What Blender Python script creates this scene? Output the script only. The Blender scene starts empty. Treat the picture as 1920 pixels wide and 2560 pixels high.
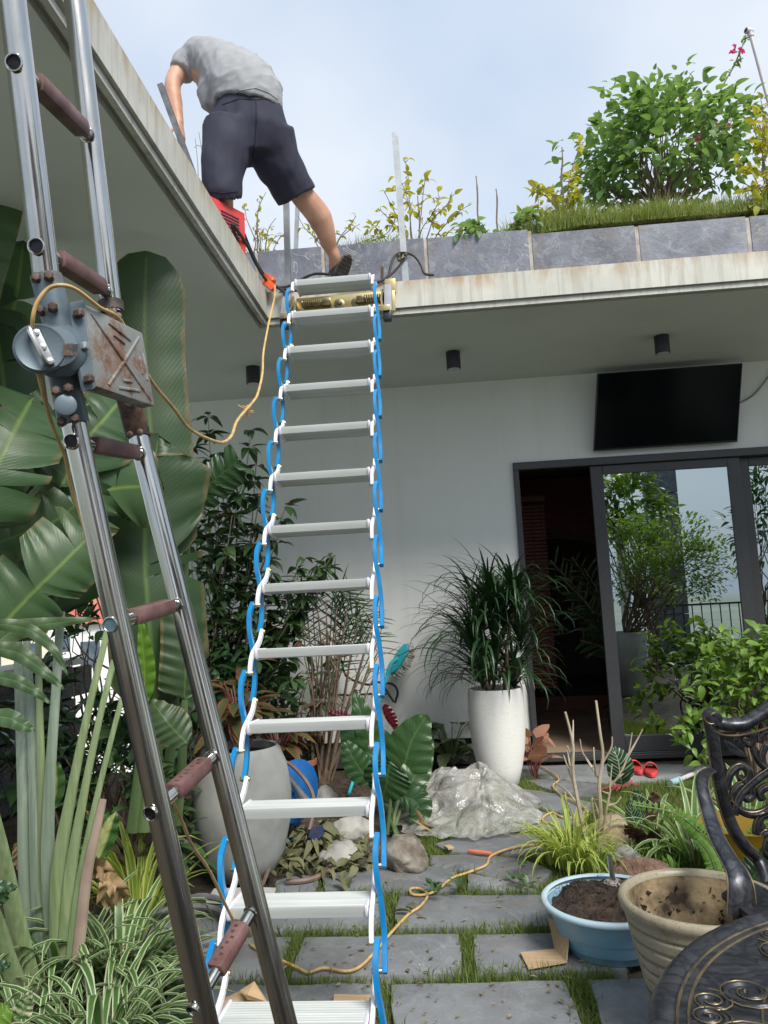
import bpy, bmesh, math, random
import numpy as np
from mathutils import Vector, Matrix, Quaternion

random.seed(7); rng = np.random.default_rng(7)
SC = bpy.context.scene
COL = SC.collection
R_ = math.radians
PI = math.pi

# ------------------------------------------------------------------ camera
F_PX, CX, CY, EYE = 1923.0, 960.0, 1280.0, 1.3
def _axes(p, r, y):
    p, r, y = R_(p), R_(r), R_(y)
    f = Vector((-math.sin(y)*math.cos(p), math.cos(y)*math.cos(p), math.sin(p)))
    rt = Vector((math.cos(y), math.sin(y), 0)); up = rt.cross(f)
    return math.cos(r)*rt - math.sin(r)*up, math.cos(r)*up + math.sin(r)*rt, f
RT, UP, FW = _axes(6.4, 2.95, 4.4)
EYEV = Vector((0, 0, EYE))
cam = bpy.data.cameras.new('camera'); camo = bpy.data.objects.new('camera', cam); COL.objects.link(camo)
cam.sensor_fit = 'VERTICAL'; cam.sensor_height = 36; cam.lens = F_PX/2560*36
cam.clip_start = 0.02; cam.clip_end = 3000
camo.matrix_world = Matrix(((RT.x, UP.x, -FW.x, 0), (RT.y, UP.y, -FW.y, 0), (RT.z, UP.z, -FW.z, EYE), (0, 0, 0, 1)))
SC.camera = camo

# ------------------------------------------------------------------ light
SUN_EL, SUN_AZ = R_(47), R_(146)       # azimuth clockwise from +Y
w = bpy.data.worlds.new('World'); SC.world = w; w.use_nodes = True
nt = w.node_tree; nt.nodes.clear()
o_ = nt.nodes.new('ShaderNodeOutputWorld'); bg = nt.nodes.new('ShaderNodeBackground')
sky = nt.nodes.new('ShaderNodeTexSky'); sky.sky_type = 'NISHITA'; sky.sun_disc = False
sky.sun_elevation = SUN_EL; sky.sun_rotation = SUN_AZ; sky.dust_density = 3.0; sky.air_density = 1.0; sky.ozone_density = 1.0
tc = nt.nodes.new('ShaderNodeTexCoord'); mp = nt.nodes.new('ShaderNodeMapping'); mp.inputs['Scale'].default_value = (1.0, 1.0, 1.6)
no = nt.nodes.new('ShaderNodeTexNoise'); no.inputs['Scale'].default_value = 1.7; no.inputs['Detail'].default_value = 4; no.inputs['Roughness'].default_value = .5
rp = nt.nodes.new('ShaderNodeValToRGB'); rp.color_ramp.elements[0].position = .36; rp.color_ramp.elements[1].position = .66
rp.color_ramp.elements[0].color = (0, 0, 0, 1); rp.color_ramp.elements[1].color = (1, 1, 1, 1)
mx = nt.nodes.new('ShaderNodeMixRGB'); cl2 = nt.nodes.new('ShaderNodeMixRGB'); cl2.inputs[1].default_value = (2.5, 3.1, 4.0, 1); cl2.inputs[2].default_value = (3.95, 4.25, 4.65, 1)
mx.inputs[0].default_value = .9
nt.links.new(tc.outputs['Generated'], mp.inputs[0]); nt.links.new(mp.outputs[0], no.inputs['Vector'])
nt.links.new(no.outputs[0], rp.inputs[0]); nt.links.new(rp.outputs[0], cl2.inputs[0]); nt.links.new(cl2.outputs[0], mx.inputs[2])
nt.links.new(sky.outputs[0], mx.inputs[1]); nt.links.new(mx.outputs[0], bg.inputs[0]); nt.links.new(bg.outputs[0], o_.inputs[0])
bg.inputs[1].default_value = 0.12
sl = bpy.data.lights.new('sun', 'SUN'); sl.energy = 2.6; sl.angle = R_(28); sl.color = (1, .96, .88)
so = bpy.data.objects.new('sun', sl); COL.objects.link(so)
sd = Vector((math.sin(SUN_AZ)*math.cos(SUN_EL), math.cos(SUN_AZ)*math.cos(SUN_EL), math.sin(SUN_EL)))
so.rotation_euler = sd.to_track_quat('Z', 'Y').to_euler(); so.location = (4, -4, 12)
vs = SC.view_settings; vs.view_transform = 'Standard'; vs.look = 'None'; vs.gamma = 1; vs.use_curve_mapping = False
vs.exposure = 0.9

# ------------------------------------------------------------------ measuring: a sight line of the survey photograph meets a plane of the site
def sight(u, v): return RT*((u-CX)/F_PX) - UP*((v-CY)/F_PX) + FW
def atY(u, v, Y): d = sight(u, v); return EYEV + d*(Y/d.y)
def atZ(u, v, Z=0.0): d = sight(u, v); return EYEV + d*((Z-EYE)/d.z)
def atX(u, v, X): d = sight(u, v); return EYEV + d*(X/d.x)
def atD(u, v, D): return EYEV + sight(u, v)*D

# ------------------------------------------------------------------ mesh helpers
class MB:
    def __init__(s): s.v = []; s.f = []
    def add(s, vs_, fs):
        n = len(s.v); s.v += [tuple(x) for x in vs_]; s.f += [tuple(i+n for i in f) for f in fs]; return s
    def box(s, c, size, rot=None):
        c = Vector(c); h = Vector(size)/2; P = []
        for z in (-1, 1):
            for y in (-1, 1):
                for x in (-1, 1):
                    p = Vector((x*h.x, y*h.y, z*h.z))
                    P.append(c + (rot @ p if rot else p))
        return s.add(P, [(0, 2, 3, 1), (4, 5, 7, 6), (0, 1, 5, 4), (2, 6, 7, 3), (0, 4, 6, 2), (1, 3, 7, 5)])
    def prism(s, poly, z0, z1):
        n = len(poly)
        return s.add([(p[0], p[1], z0) for p in poly]+[(p[0], p[1], z1) for p in poly],
                     [tuple(range(n-1, -1, -1)), tuple(range(n, 2*n))]+[(i, (i+1) % n, n+(i+1) % n, n+i) for i in range(n)])
    def extr(s, pts, d):            # planar outline in space, pushed along d
        n = len(pts); pts = [Vector(p) for p in pts]; d = Vector(d)
        return s.add(pts+[p+d for p in pts], [tuple(range(n-1, -1, -1)), tuple(range(n, 2*n))]+[(i, (i+1) % n, n+(i+1) % n, n+i) for i in range(n)])
    def tube(s, pts, rad, n=8, caps=True, flat=None, ref=None):
        pts = [Vector(p) for p in pts]; m = len(pts)
        if not hasattr(rad, '__len__'): rad = [rad]*m
        T = []
        for i in range(m):
            t = pts[min(i+1, m-1)]-pts[max(i-1, 0)]
            T.append(t.normalized() if t.length > 1e-9 else Vector((0, 0, 1)))
        if ref is not None: N = Vector(ref)
        else: N = Vector((0, 0, 1)) if abs(T[0].z) < .9 else Vector((1, 0, 0))
        V = []
        for i in range(m):
            N = N - T[i]*N.dot(T[i])
            if N.length < 1e-6: N = T[i].orthogonal()
            N.normalize(); B = T[i].cross(N)
            for k in range(n):
                a = 2*PI*(k+.5)/n
                V.append(pts[i] + (N*math.cos(a)*(flat or 1) + B*math.sin(a))*rad[i])
        Fs = [(i*n+k, i*n+(k+1) % n, (i+1)*n+(k+1) % n, (i+1)*n+k) for i in range(m-1) for k in range(n)]
        if caps: Fs += [tuple(range(n-1, -1, -1)), tuple((m-1)*n+k for k in range(n))]
        return s.add(V, Fs)
    def bar(s, pts, w_, h_, ref):   # rectangular section: w_ along ref, h_ across
        pts = [Vector(p) for p in pts]; m = len(pts); V = []; ref = Vector(ref)
        for i in range(m):
            t = (pts[min(i+1, m-1)]-pts[max(i-1, 0)]).normalized()
            a = (ref - t*ref.dot(t)).normalized(); b = t.cross(a)
            for sa, sb in ((-1, -1), (1, -1), (1, 1), (-1, 1)): V.append(pts[i]+a*sa*w_/2+b*sb*h_/2)
        Fs = [(i*4+k, i*4+(k+1) % 4, i*4+4+(k+1) % 4, i*4+4+k) for i in range(m-1) for k in range(4)]
        return s.add(V, Fs+[(3, 2, 1, 0), tuple((m-1)*4+k for k in range(4))])
    def lathe(s, prof, c=(0, 0, 0), n=32, axis=None, wob=0, cap=True):
        c = Vector(c); q = Vector((0, 0, 1)).rotation_difference(Vector(axis).normalized()) if axis is not None else None
        V = []
        for r, z in prof:
            for k in range(n):
                a = 2*PI*k/n; rr = r*(1+wob*math.sin(3*a+z*9))
                p = Vector((rr*math.cos(a), rr*math.sin(a), z))
                V.append(c + (q @ p if q else p))
        m = len(prof)
        Fs = [(i*n+k, i*n+(k+1) % n, (i+1)*n+(k+1) % n, (i+1)*n+k) for i in range(m-1) for k in range(n)]
        if cap and prof[0][0] > 1e-5: Fs.append(tuple(range(n-1, -1, -1)))
        if cap and prof[-1][0] > 1e-5: Fs.append(tuple((m-1)*n+k for k in range(n)))
        return s.add(V, Fs)
    def loft(s, rings, caps=True):
        n = len(rings[0]); m = len(rings)
        Fs = [(i*n+k, i*n+(k+1) % n, (i+1)*n+(k+1) % n, (i+1)*n+k) for i in range(m-1) for k in range(n)]
        if caps: Fs += [tuple(range(n-1, -1, -1)), tuple((m-1)*n+k for k in range(n))]
        return s.add([p for r in rings for p in r], Fs)
    def build(s, name, mat, parent=None, smooth=True, bevel=0, seg=2, ang=35):
        off = origin(parent)
        me = bpy.data.meshes.new(name)
        me.from_pydata([(a-off[0], b-off[1], c-off[2]) for a, b, c in s.v], [], s.f); me.validate()
        bm = bmesh.new(); bm.from_mesh(me); bmesh.ops.recalc_face_normals(bm, faces=bm.faces)
        if bevel:
            es = [e for e in bm.edges if len(e.link_faces) == 2 and e.calc_face_angle(0) > R_(ang)]
            bmesh.ops.bevel(bm, geom=es, offset=bevel, segments=seg, affect='EDGES', profile=.6)
        if smooth:
            for f in bm.faces: f.smooth = True
            for e in bm.edges:
                if len(e.link_faces) == 2 and e.calc_face_angle(0) > R_(ang): e.smooth = False
        bm.to_mesh(me); bm.free()
        return link(name, me, mat, parent)

def origin(o):
    v = Vector((0, 0, 0))
    while o is not None: v += o.location; o = o.parent
    return v
def link(name, me, mat, parent=None):
    o = bpy.data.objects.new(name, me)
    if mat is not None and not me.materials:
        for m in (mat if isinstance(mat, (list, tuple)) else [mat]): me.materials.append(m)
    if parent is not None: o.parent = parent
    COL.objects.link(o); return o
def tag(o, label=None, cat=None, group=None, kind=None):
    if label: o['label'] = label
    if cat: o['category'] = cat
    if group: o['group'] = group
    if kind: o['kind'] = kind
    return o
def thing(name, loc, label, cat, group=None):
    o = bpy.data.objects.new(name, None); COL.objects.link(o); o.location = loc; o.empty_display_size = .05
    return tag(o, label, cat, group)
def copy_tree(o, parent=None):
    c = o.copy(); COL.objects.link(c)
    if parent is not None: c.parent = parent
    for ch in list(o.children): copy_tree(ch, c)
    return c
def smooth_path(pts, k=6):
    P = [Vector(p) for p in pts]; out = []
    for i in range(len(P)-1):
        a, b, c, d = P[max(i-1, 0)], P[i], P[i+1], P[min(i+2, len(P)-1)]
        for j in range(k):
            t = j/k
            out.append(.5*((2*b)+(c-a)*t+(2*a-5*b+4*c-d)*t*t+(3*b-a-3*c+d)*t**3))
    return out+[P[-1]]
def npmesh(name, V, faces_idx, loop_len, uv=None, smooth=True):
    V = np.asarray(V, dtype=np.float32).reshape(-1, 3); L = np.asarray(faces_idx, dtype=np.int32).ravel()
    me = bpy.data.meshes.new(name); me.vertices.add(len(V)); me.vertices.foreach_set('co', V.ravel())
    nf = len(L)//loop_len
    me.loops.add(len(L)); me.loops.foreach_set('vertex_index', L)
    me.polygons.add(nf); me.polygons.foreach_set('loop_start', np.arange(0, len(L), loop_len, dtype=np.int32))
    me.polygons.foreach_set('loop_total', np.full(nf, loop_len, dtype=np.int32))
    if uv is not None:
        ul = me.uv_layers.new(name='UVMap'); ul.data.foreach_set('uv', np.asarray(uv, dtype=np.float32)[L].ravel())
    me.update(calc_edges=True)
    if smooth: me.polygons.foreach_set('use_smooth', np.ones(nf, dtype=bool))
    return me
def grid_faces(r, c):
    i = np.arange(r-1)[:, None]*c+np.arange(c-1)[None]
    return np.stack([i, i+1, i+c+1, i+c], -1).reshape(-1, 4)
def remesh(mb, name, mat, parent, voxel=.012, it=6, disp=None):
    tmp = mb.build(name, mat, None, smooth=False)
    m = tmp.modifiers.new('r', 'REMESH'); m.mode = 'VOXEL'; m.voxel_size = voxel
    s = tmp.modifiers.new('s', 'SMOOTH'); s.factor = .5; s.iterations = it
    dg = bpy.context.evaluated_depsgraph_get(); dg.update()
    me = bpy.data.meshes.new_from_object(tmp.evaluated_get(dg))
    bpy.data.objects.remove(tmp)
    n = len(me.vertices); co = np.empty(n*3, np.float32); me.vertices.foreach_get('co', co); co = co.reshape(-1, 3)
    if disp is not None:
        nr = np.empty(n*3, np.float32); me.vertices.foreach_get('normal', nr); nr = nr.reshape(-1, 3)
        co = co + nr*disp(co)[:, None]
    co = co - np.array(origin(parent), np.float32)
    me.vertices.foreach_set('co', co.ravel()); me.polygons.foreach_set('use_smooth', np.ones(len(me.polygons), dtype=bool)); me.update()
    me.name = name
    if not me.materials: me.materials.append(mat)
    return link(name, me, None, parent)
# ------------------------------------------------------------------ materials
def _new(name):
    m = bpy.data.materials.new(name); m.use_nodes = True; n = m.node_tree
    return m, n, n.nodes['Principled BSDF'], n.nodes['Material Output']
def N(n, t, **kw):
    x = n.nodes.new(t)
    for k, v in kw.items():
        if k in x.inputs: x.inputs[k].default_value = v
        else: setattr(x, k, v)
    return x
def rgba(c): return (c[0], c[1], c[2], 1)
def noise(n, scale, detail=5, rough=.55, stretch=None, coord='Object', dist=0):
    t = N(n, 'ShaderNodeTexCoord'); x = N(n, 'ShaderNodeTexNoise'); x.inputs['Scale'].default_value = scale
    x.inputs['Detail'].default_value = detail; x.inputs['Roughness'].default_value = rough; x.inputs['Distortion'].default_value = dist
    if stretch:
        mp_ = N(n, 'ShaderNodeMapping'); mp_.inputs['Scale'].default_value = stretch
        n.links.new(t.outputs[coord], mp_.inputs[0]); n.links.new(mp_.outputs[0], x.inputs['Vector'])
    else: n.links.new(t.outputs[coord], x.inputs['Vector'])
    return x.outputs[0]
def ramp(n, src, stops):
    r = N(n, 'ShaderNodeValToRGB'); e = r.color_ramp.elements
    while len(e) < len(stops): e.new(.5)
    for k, (p, c) in enumerate(stops):
        e[k].position = p; e[k].color = rgba(c) if hasattr(c, '__len__') else (c, c, c, 1)
    n.links.new(src, r.inputs[0]); return r.outputs[0]
def mix(n, fac, a, b, mode='MIX'):
    x = N(n, 'ShaderNodeMixRGB', blend_type=mode)
    for k, s in ((0, fac), (1, a), (2, b)):
        if hasattr(s, 'node'): n.links.new(s, x.inputs[k])
        elif k == 0: x.inputs[0].default_value = s
        else: x.inputs[k].default_value = rgba(s)
    return x.outputs[0]
def bump(n, p, h, strength=.3, dist=.01):
    b = N(n, 'ShaderNodeBump'); b.inputs['Strength'].default_value = strength; b.inputs['Distance'].default_value = dist
    n.links.new(h, b.inputs['Height']); n.links.new(b.outputs[0], p.inputs['Normal'])
def M(name, c1, c2=None, scale=6, rough=.5, metal=0, bp=0, bs=60, bd=.01, detail=6, stretch=None, rvar=0, spec=.5, lo=.35, hi=.65, coat=0):
    m, n, p, o = _new(name); p.inputs['Roughness'].default_value = rough; p.inputs['Metallic'].default_value = metal
    p.inputs['Specular IOR Level'].default_value = spec; p.inputs['Coat Weight'].default_value = coat
    if c2 is None: p.inputs['Base Color'].default_value = rgba(c1)
    else:
        f = noise(n, scale, detail, stretch=stretch); n.links.new(ramp(n, f, [(lo, c1), (hi, c2)]), p.inputs['Base Color'])
        if rvar: n.links.new(ramp(n, f, [(.3, rough-rvar), (.7, rough+rvar)]), p.inputs['Roughness'])
    if bp: bump(n, p, noise(n, bs, 6), bp, bd)
    return m
def leafmat(name, c1, c2, rough=.4, trans=.3, mode=None, c3=None, k=14.0, spec=.5, tcol=None, vb=.25, brown=0):
    """c1..c2: colour from leaf to leaf. mode: edge (c3 at the margins), mid (c3 down the middle), veins (c3 along side veins), blotch"""
    m, n, p, o = _new(name); p.inputs['Roughness'].default_value = rough; p.inputs['Specular IOR Level'].default_value = spec
    oi = N(n, 'ShaderNodeObjectInfo'); f2 = noise(n, 5, 3)
    ad = N(n, 'ShaderNodeMath', operation='ADD'); n.links.new(oi.outputs['Random'], ad.inputs[0]); n.links.new(f2, ad.inputs[1])
    fr = N(n, 'ShaderNodeMath', operation='MULTIPLY'); n.links.new(ad.outputs[0], fr.inputs[0]); fr.inputs[1].default_value = .55
    col = mix(n, fr.outputs[0], c1, c2)
    uv = N(n, 'ShaderNodeUVMap'); sx = N(n, 'ShaderNodeSeparateXYZ'); n.links.new(uv.outputs[0], sx.inputs[0])
    a = N(n, 'ShaderNodeMath', operation='SUBTRACT'); n.links.new(sx.outputs[0], a.inputs[0]); a.inputs[1].default_value = .5
    ab = N(n, 'ShaderNodeMath', operation='ABSOLUTE'); n.links.new(a.outputs[0], ab.inputs[0])
    # pinnate side veins: fract(v*k - |u|*c)
    v1 = N(n, 'ShaderNodeMath', operation='MULTIPLY'); n.links.new(sx.outputs[1], v1.inputs[0]); v1.inputs[1].default_value = k
    v2 = N(n, 'ShaderNodeMath', operation='MULTIPLY'); n.links.new(ab.outputs[0], v2.inputs[0]); v2.inputs[1].default_value = k*.28
    v3 = N(n, 'ShaderNodeMath', operation='SUBTRACT'); n.links.new(v1.outputs[0], v3.inputs[0]); n.links.new(v2.outputs[0], v3.inputs[1])
    v4 = N(n, 'ShaderNodeMath', operation='FRACT'); n.links.new(v3.outputs[0], v4.inputs[0])
    vein = ramp(n, v4.outputs[0], [(0, 1), (.16, 0), (.84, 0), (1, 1)])
    midrib = ramp(n, ab.outputs[0], [(.0, 1), (.035, 0)])
    if mode == 'edge': col = mix(n, ramp(n, ab.outputs[0], [(.27, 0), (.36, 1)]), col, c3)
    elif mode == 'mid': col = mix(n, ramp(n, ab.outputs[0], [(.12, 1), (.24, 0)]), col, c3)
    elif mode == 'midrib': col = mix(n, midrib, col, c3)
    elif mode == 'veins':
        x = N(n, 'ShaderNodeMath', operation='MAXIMUM'); n.links.new(vein, x.inputs[0]); n.links.new(midrib, x.inputs[1])
        col = mix(n, x.outputs[0], col, c3)
    elif mode == 'blotch': col = mix(n, ramp(n, noise(n, 60, 4), [(.46, 0), (.58, 1)]), col, c3)
    if brown:      # dry margins and spots, as on old leaves
        e_ = ramp(n, ab.outputs[0], [(.40, 0), (.5, .5)]); s_ = N(n, 'ShaderNodeMath', operation='ADD'); n.links.new(e_, s_.inputs[0]); n.links.new(noise(n, 9, 6, .65), s_.inputs[1])
        col = mix(n, ramp(n, s_.outputs[0], [(.74, 0), (.86, brown)]), col, (.20, .13, .06))
        col = mix(n, ramp(n, noise(n, 3.5, 4), [(.4, 0), (.7, .45)]), col, (c1[0]*1.6+.02, c1[1]*1.15+.012, c1[2]*1.2))
    n.links.new(col, p.inputs['Base Color'])
    hh = N(n, 'ShaderNodeMath', operation='ADD'); n.links.new(vein, hh.inputs[0]); n.links.new(midrib, hh.inputs[1])
    bump(n, p, hh.outputs[0], vb, .004)
    tr = N(n, 'ShaderNodeBsdfTranslucent'); tm = mix(n, .5, col, tcol or (c2[0]*1.6, c2[1]*1.5, c2[2]*.6)); n.links.new(tm, tr.inputs[0])
    ms = N(n, 'ShaderNodeMixShader'); ms.inputs[0].default_value = trans
    n.links.new(p.outputs[0], ms.inputs[1]); n.links.new(tr.outputs[0], ms.inputs[2]); n.links.new(ms.outputs[0], o.inputs[0])
    return m

def slate_mat(name, c1, c2, vein=.5, rough=.5, coordscale=1.0):
    m, n, p, o = _new(name)
    oi = N(n, 'ShaderNodeObjectInfo')
    t = N(n, 'ShaderNodeTexCoord'); va = N(n, 'ShaderNodeVectorMath', operation='ADD')
    sc_ = N(n, 'ShaderNodeVectorMath', operation='SCALE'); n.links.new(oi.outputs['Random'], sc_.inputs[3]); sc_.inputs[0].default_value = (31, 17, 9)
    n.links.new(t.outputs['Object'], va.inputs[0]); n.links.new(sc_.outputs[0], va.inputs[1])
    def nz(s, d=6, di=0, r=.6):
        x = N(n, 'ShaderNodeTexNoise'); x.inputs['Scale'].default_value = s; x.inputs['Detail'].default_value = d; x.inputs['Distortion'].default_value = di
        x.inputs['Roughness'].default_value = r
        n.links.new(va.outputs[0], x.inputs['Vector']); return x.outputs[0]
    base = ramp(n, nz(3.2, 8, .4), [(.3, c1), (.72, c2)])
    br = N(n, 'ShaderNodeMath', operation='MULTIPLY_ADD'); n.links.new(oi.outputs['Random'], br.inputs[0]); br.inputs[1].default_value = .35; br.inputs[2].default_value = .83
    hs = N(n, 'ShaderNodeHueSaturation'); n.links.new(base, hs.inputs['Color']); n.links.new(br.outputs[0], hs.inputs['Value'])
    col = hs.outputs[0]
    # pale scuffs and dusty bloom
    col = mix(n, ramp(n, nz(9, 8, 1.2, .72), [(.5, 0), (.72, .6)]), col, (.33, .34, .35))
    col = mix(n, ramp(n, nz(70, 2), [(.73, 0), (.77, .8)]), col, (.55, .55, .53))
    # hairline veins
    x = nz(2.4, 3, 2.2); s1 = N(n, 'ShaderNodeMath', operation='SUBTRACT'); n.links.new(x, s1.inputs[0]); s1.inputs[1].default_value = .5
    s2 = N(n, 'ShaderNodeMath', operation='ABSOLUTE'); n.links.new(s1.outputs[0], s2.inputs[0])
    vm = N(n, 'ShaderNodeMath', operation='MULTIPLY'); n.links.new(ramp(n, s2.outputs[0], [(0, vein), (.008, 0)]), vm.inputs[0])
    n.links.new(ramp(n, nz(1.3, 2), [(.48, 0), (.6, 1)]), vm.inputs[1])
    col = mix(n, vm.outputs[0], col, (.46, .46, .45))
    # earth stain
    col = mix(n, ramp(n, nz(5, 5, .5), [(.52, 0), (.74, .5)]), col, (.17, .14, .105))
    n.links.new(col, p.inputs['Base Color'])
    n.links.new(ramp(n, nz(14, 6), [(.3, rough-.12), (.7, rough+.15)]), p.inputs['Roughness'])
    bump(n, p, nz(22, 10, .3, .7), .5, .006)
    return m

m_slate = slate_mat('slate_paving', (.14, .148, .163), (.25, .262, .28))
m_slate2 = slate_mat('slate_cladding', (.065, .072, .098), (.185, .20, .245), .9, .42)
def fascia_mat():
    m, n, p, o = _new('weathered_fascia_paint'); p.inputs['Roughness'].default_value = .6
    t = N(n, 'ShaderNodeTexCoord'); sx = N(n, 'ShaderNodeSeparateXYZ'); n.links.new(t.outputs['Object'], sx.inputs[0])
    base = ramp(n, noise(n, 2.2, 6), [(.3, (.40, .40, .36)), (.7, (.56, .555, .505))])
    st = noise(n, 3.0, 8, .65, (9, 9, .35)); drip = ramp(n, st, [(.5, 0), (.68, .65)])
    col = mix(n, drip, base, (.30, .27, .22))
    top = N(n, 'ShaderNodeMapRange'); n.links.new(sx.outputs[2], top.inputs[0]); top.inputs[1].default_value = 3.09; top.inputs[2].default_value = 3.2
    rs = N(n, 'ShaderNodeMath', operation='MULTIPLY'); n.links.new(top.outputs[0], rs.inputs[0]); n.links.new(ramp(n, noise(n, 5, 7, .65, (3, 3, .8)), [(.41, 0), (.64, .9)]), rs.inputs[1])
    col = mix(n, rs.outputs[0], col, (.34, .22, .10))
    col = mix(n, ramp(n, noise(n, 11, 8, .7, (2, 2, .5)), [(.62, 0), (.74, .7)]), col, (.17, .14, .11))
    n.links.new(col, p.inputs['Base Color']); bump(n, p, noise(n, 90, 5), .15, .003); return m
m_fascia = fascia_mat()
m_wall = M('white_wall_paint', (.78, .80, .79), (.86, .87, .855), .9, .75, detail=9, bp=.06, bs=180, bd=.002)
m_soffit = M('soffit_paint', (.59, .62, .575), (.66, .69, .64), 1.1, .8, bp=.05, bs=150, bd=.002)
m_conc = M('roof_concrete', (.22, .21, .19), (.36, .34, .30), 4, .85, bp=.3, bs=40)
m_dark = M('dark_recess', (.03, .033, .04), (.05, .05, .055), 5, .7)
m_frame = M('charcoal_aluminium', (.042, .044, .05), (.05, .052, .058), 30, .42, bp=.05, bs=400, bd=.001)
m_black = M('black_paint', (.012, .013, .02), (.018, .019, .026), 20, .4)
m_lens = M('frosted_lens', (.55, .56, .57), None, rough=.5)
m_soil = M('potting_soil', (.018, .012, .008), (.075, .05, .034), 22, .95, bp=1.0, bs=45, bd=.03)
m_earth = M('garden_earth', (.045, .035, .024), (.10, .08, .055), 9, .95, bp=.8, bs=30, bd=.03)
def screen_mat():
    m, n, p, o = _new('dark_screen'); p.inputs['Base Color'].default_value = (.003, .004, .007, 1); p.inputs['Roughness'].default_value = .1; p.inputs['Specular IOR Level'].default_value = .10; return m
m_screen = screen_mat()
def glass_mat():
    m, n, p, o = _new('tinted_glass'); n.nodes.remove(p)
    t = N(n, 'ShaderNodeBsdfTransparent'); t.inputs[0].default_value = (.30, .34, .33, 1)
    g = N(n, 'ShaderNodeBsdfGlossy'); g.inputs['Roughness'].default_value = .004; g.inputs[0].default_value = (.62, .70, .70, 1)
    lw = N(n, 'ShaderNodeFresnel'); lw.inputs[0].default_value = 1.6
    mr = N(n, 'ShaderNodeMapRange'); n.links.new(lw.outputs[0], mr.inputs[0]); mr.inputs[1].default_value = 0.05; mr.inputs[2].default_value = 1; mr.inputs[3].default_value = .66; mr.inputs[4].default_value = 1
    ms = N(n, 'ShaderNodeMixShader'); n.links.new(mr.outputs[0], ms.inputs[0]); n.links.new(t.outputs[0], ms.inputs[1]); n.links.new(g.outputs[0], ms.inputs[2]); n.links.new(ms.outputs[0], o.inputs[0])
    return m
m_glass = glass_mat()
def steel_mat(name, c=(.54, .53, .50), dirt=.45, rough=.13):
    m, n, p, o = _new(name); p.inputs['Metallic'].default_value = 1
    f = noise(n, 14, 7, .65, (1, 1, .25))
    n.links.new(mix(n, ramp(n, f, [(.45, 0), (.75, dirt)]), c, (.17, .15, .12)), p.inputs['Base Color'])
    n.links.new(ramp(n, noise(n, 40, 6, .6, (1, 1, .1)), [(.3, rough-.05), (.7, rough+.12)]), p.inputs['Roughness']); return m
m_steel = steel_mat('stainless_tube')
m_galv = M('galvanised_steel', (.30, .32, .34), (.42, .44, .45), 12, .42, metal=.6, bp=.05, bs=100)
m_dsteel = M('dark_square_tube', (.12, .125, .13), (.22, .22, .22), 18, .45, metal=.7)
def rust_mat(name, paint, amount, rough=.45):
    m, n, p, o = _new(name)
    f = noise(n, 13, 10, .72); k = ramp(n, f, [(amount-.06, 1), (amount+.05, 0)])
    fine = ramp(n, noise(n, 70, 6, .7), [(.35, (.10, .055, .035)), (.65, (.23, .15, .11))])
    pa = ramp(n, noise(n, 8, 4), [(.3, [c*.85 for c in paint]), (.7, [min(1, c*1.12) for c in paint])])
    n.links.new(mix(n, k, pa, fine), p.inputs['Base Color'])
    n.links.new(ramp(n, k, [(0, rough), (1, .8)]), p.inputs['Roughness']); n.links.new(ramp(n, k, [(0, .35), (1, 0)]), p.inputs['Metallic'])
    bump(n, p, k, .25, .002); return m
m_hinge = rust_mat('grey_blue_hinge_paint', (.12, .16, .19), .37)
m_cover = rust_mat('rusty_grey_cover', (.27, .28, .27), .50)
m_dhinge = rust_mat('rust_dark_hinge', (.06, .055, .055), .50)
m_bolt = M('rusty_bolt', (.07, .045, .038), (.13, .09, .075), 60, .6, metal=.4)
m_rung = M('worn_red_brown_plastic', (.105, .048, .046), (.185, .105, .10), 24, .55, bp=.15, bs=120, bd=.002)
m_blue = M('blue_ladder_paint', (.004, .17, .43), (.008, .22, .50), 9, .28, coat=.3)
m_white = M('white_ladder_paint', (.74, .75, .84), (.80, .81, .87), 7, .3)
m_alu = M('pale_aluminium_tread', (.47, .50, .49), (.60, .625, .615), 9, .42, metal=.25, stretch=(.2, 4, 4), bp=.05, bs=200, bd=.001)
m_endcap = M('milky_end_cap', (.62, .60, .68), (.70, .69, .74), 20, .35)
m_brass = M('yellow_zinc_plate', (.55, .42, .14), (.42, .36, .22), 8, .3, metal=.85)
m_spring = M('spring_steel', (.16, .14, .10), (.30, .25, .14), 30, .35, metal=.9)
m_grey = M('grey_cast_metal', (.23, .24, .26), (.30, .31, .33), 10, .5, metal=.2)
m_cable = M('black_rubber', (.014, .014, .016), (.03, .03, .032), 30, .55)
m_orange = M('orange_plastic', (.80, .12, .03), (.85, .16, .04), 15, .4)
m_cord = M('dirty_yellow_cord', (.62, .42, .16), (.42, .27, .11), 26, .55, bp=.2, bs=90, bd=.002)
m_red = M('red_sheet_metal', (.52, .04, .04), (.58, .06, .055), 12, .42)
m_pvc = M('grey_plastic_pipe', (.46, .44, .46), (.53, .51, .52), 14, .5)
m_skin = M('skin', (.40, .20, .13), (.56, .32, .225), 7, .55, bp=.25, bs=140, bd=.002, detail=9)
m_shirt = M('grey_cotton', (.25, .258, .275), (.31, .318, .33), 5, .9, bp=.25, bs=300, bd=.002)
m_shorts = M('dark_navy_cloth', (.017, .018, .036), (.027, .029, .052), 6, .85, bp=.2, bs=300, bd=.002)
m_rubber = M('worn_dark_sole', (.035, .03, .028), (.11, .085, .07), 30, .8, bp=.7, bs=70, bd=.006)
m_hair = M('black_hair', (.012, .011, .01), None, rough=.6)
m_potw = M('white_terrazzo_pot', (.66, .66, .64), (.76, .76, .73), 90, .6, bp=.12, bs=90, bd=.003, lo=.3, hi=.5)
m_potg = M('grey_concrete_pot', (.27, .28, .27), (.40, .41, .39), 5, .7, bp=.15, bs=70, bd=.003)
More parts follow.
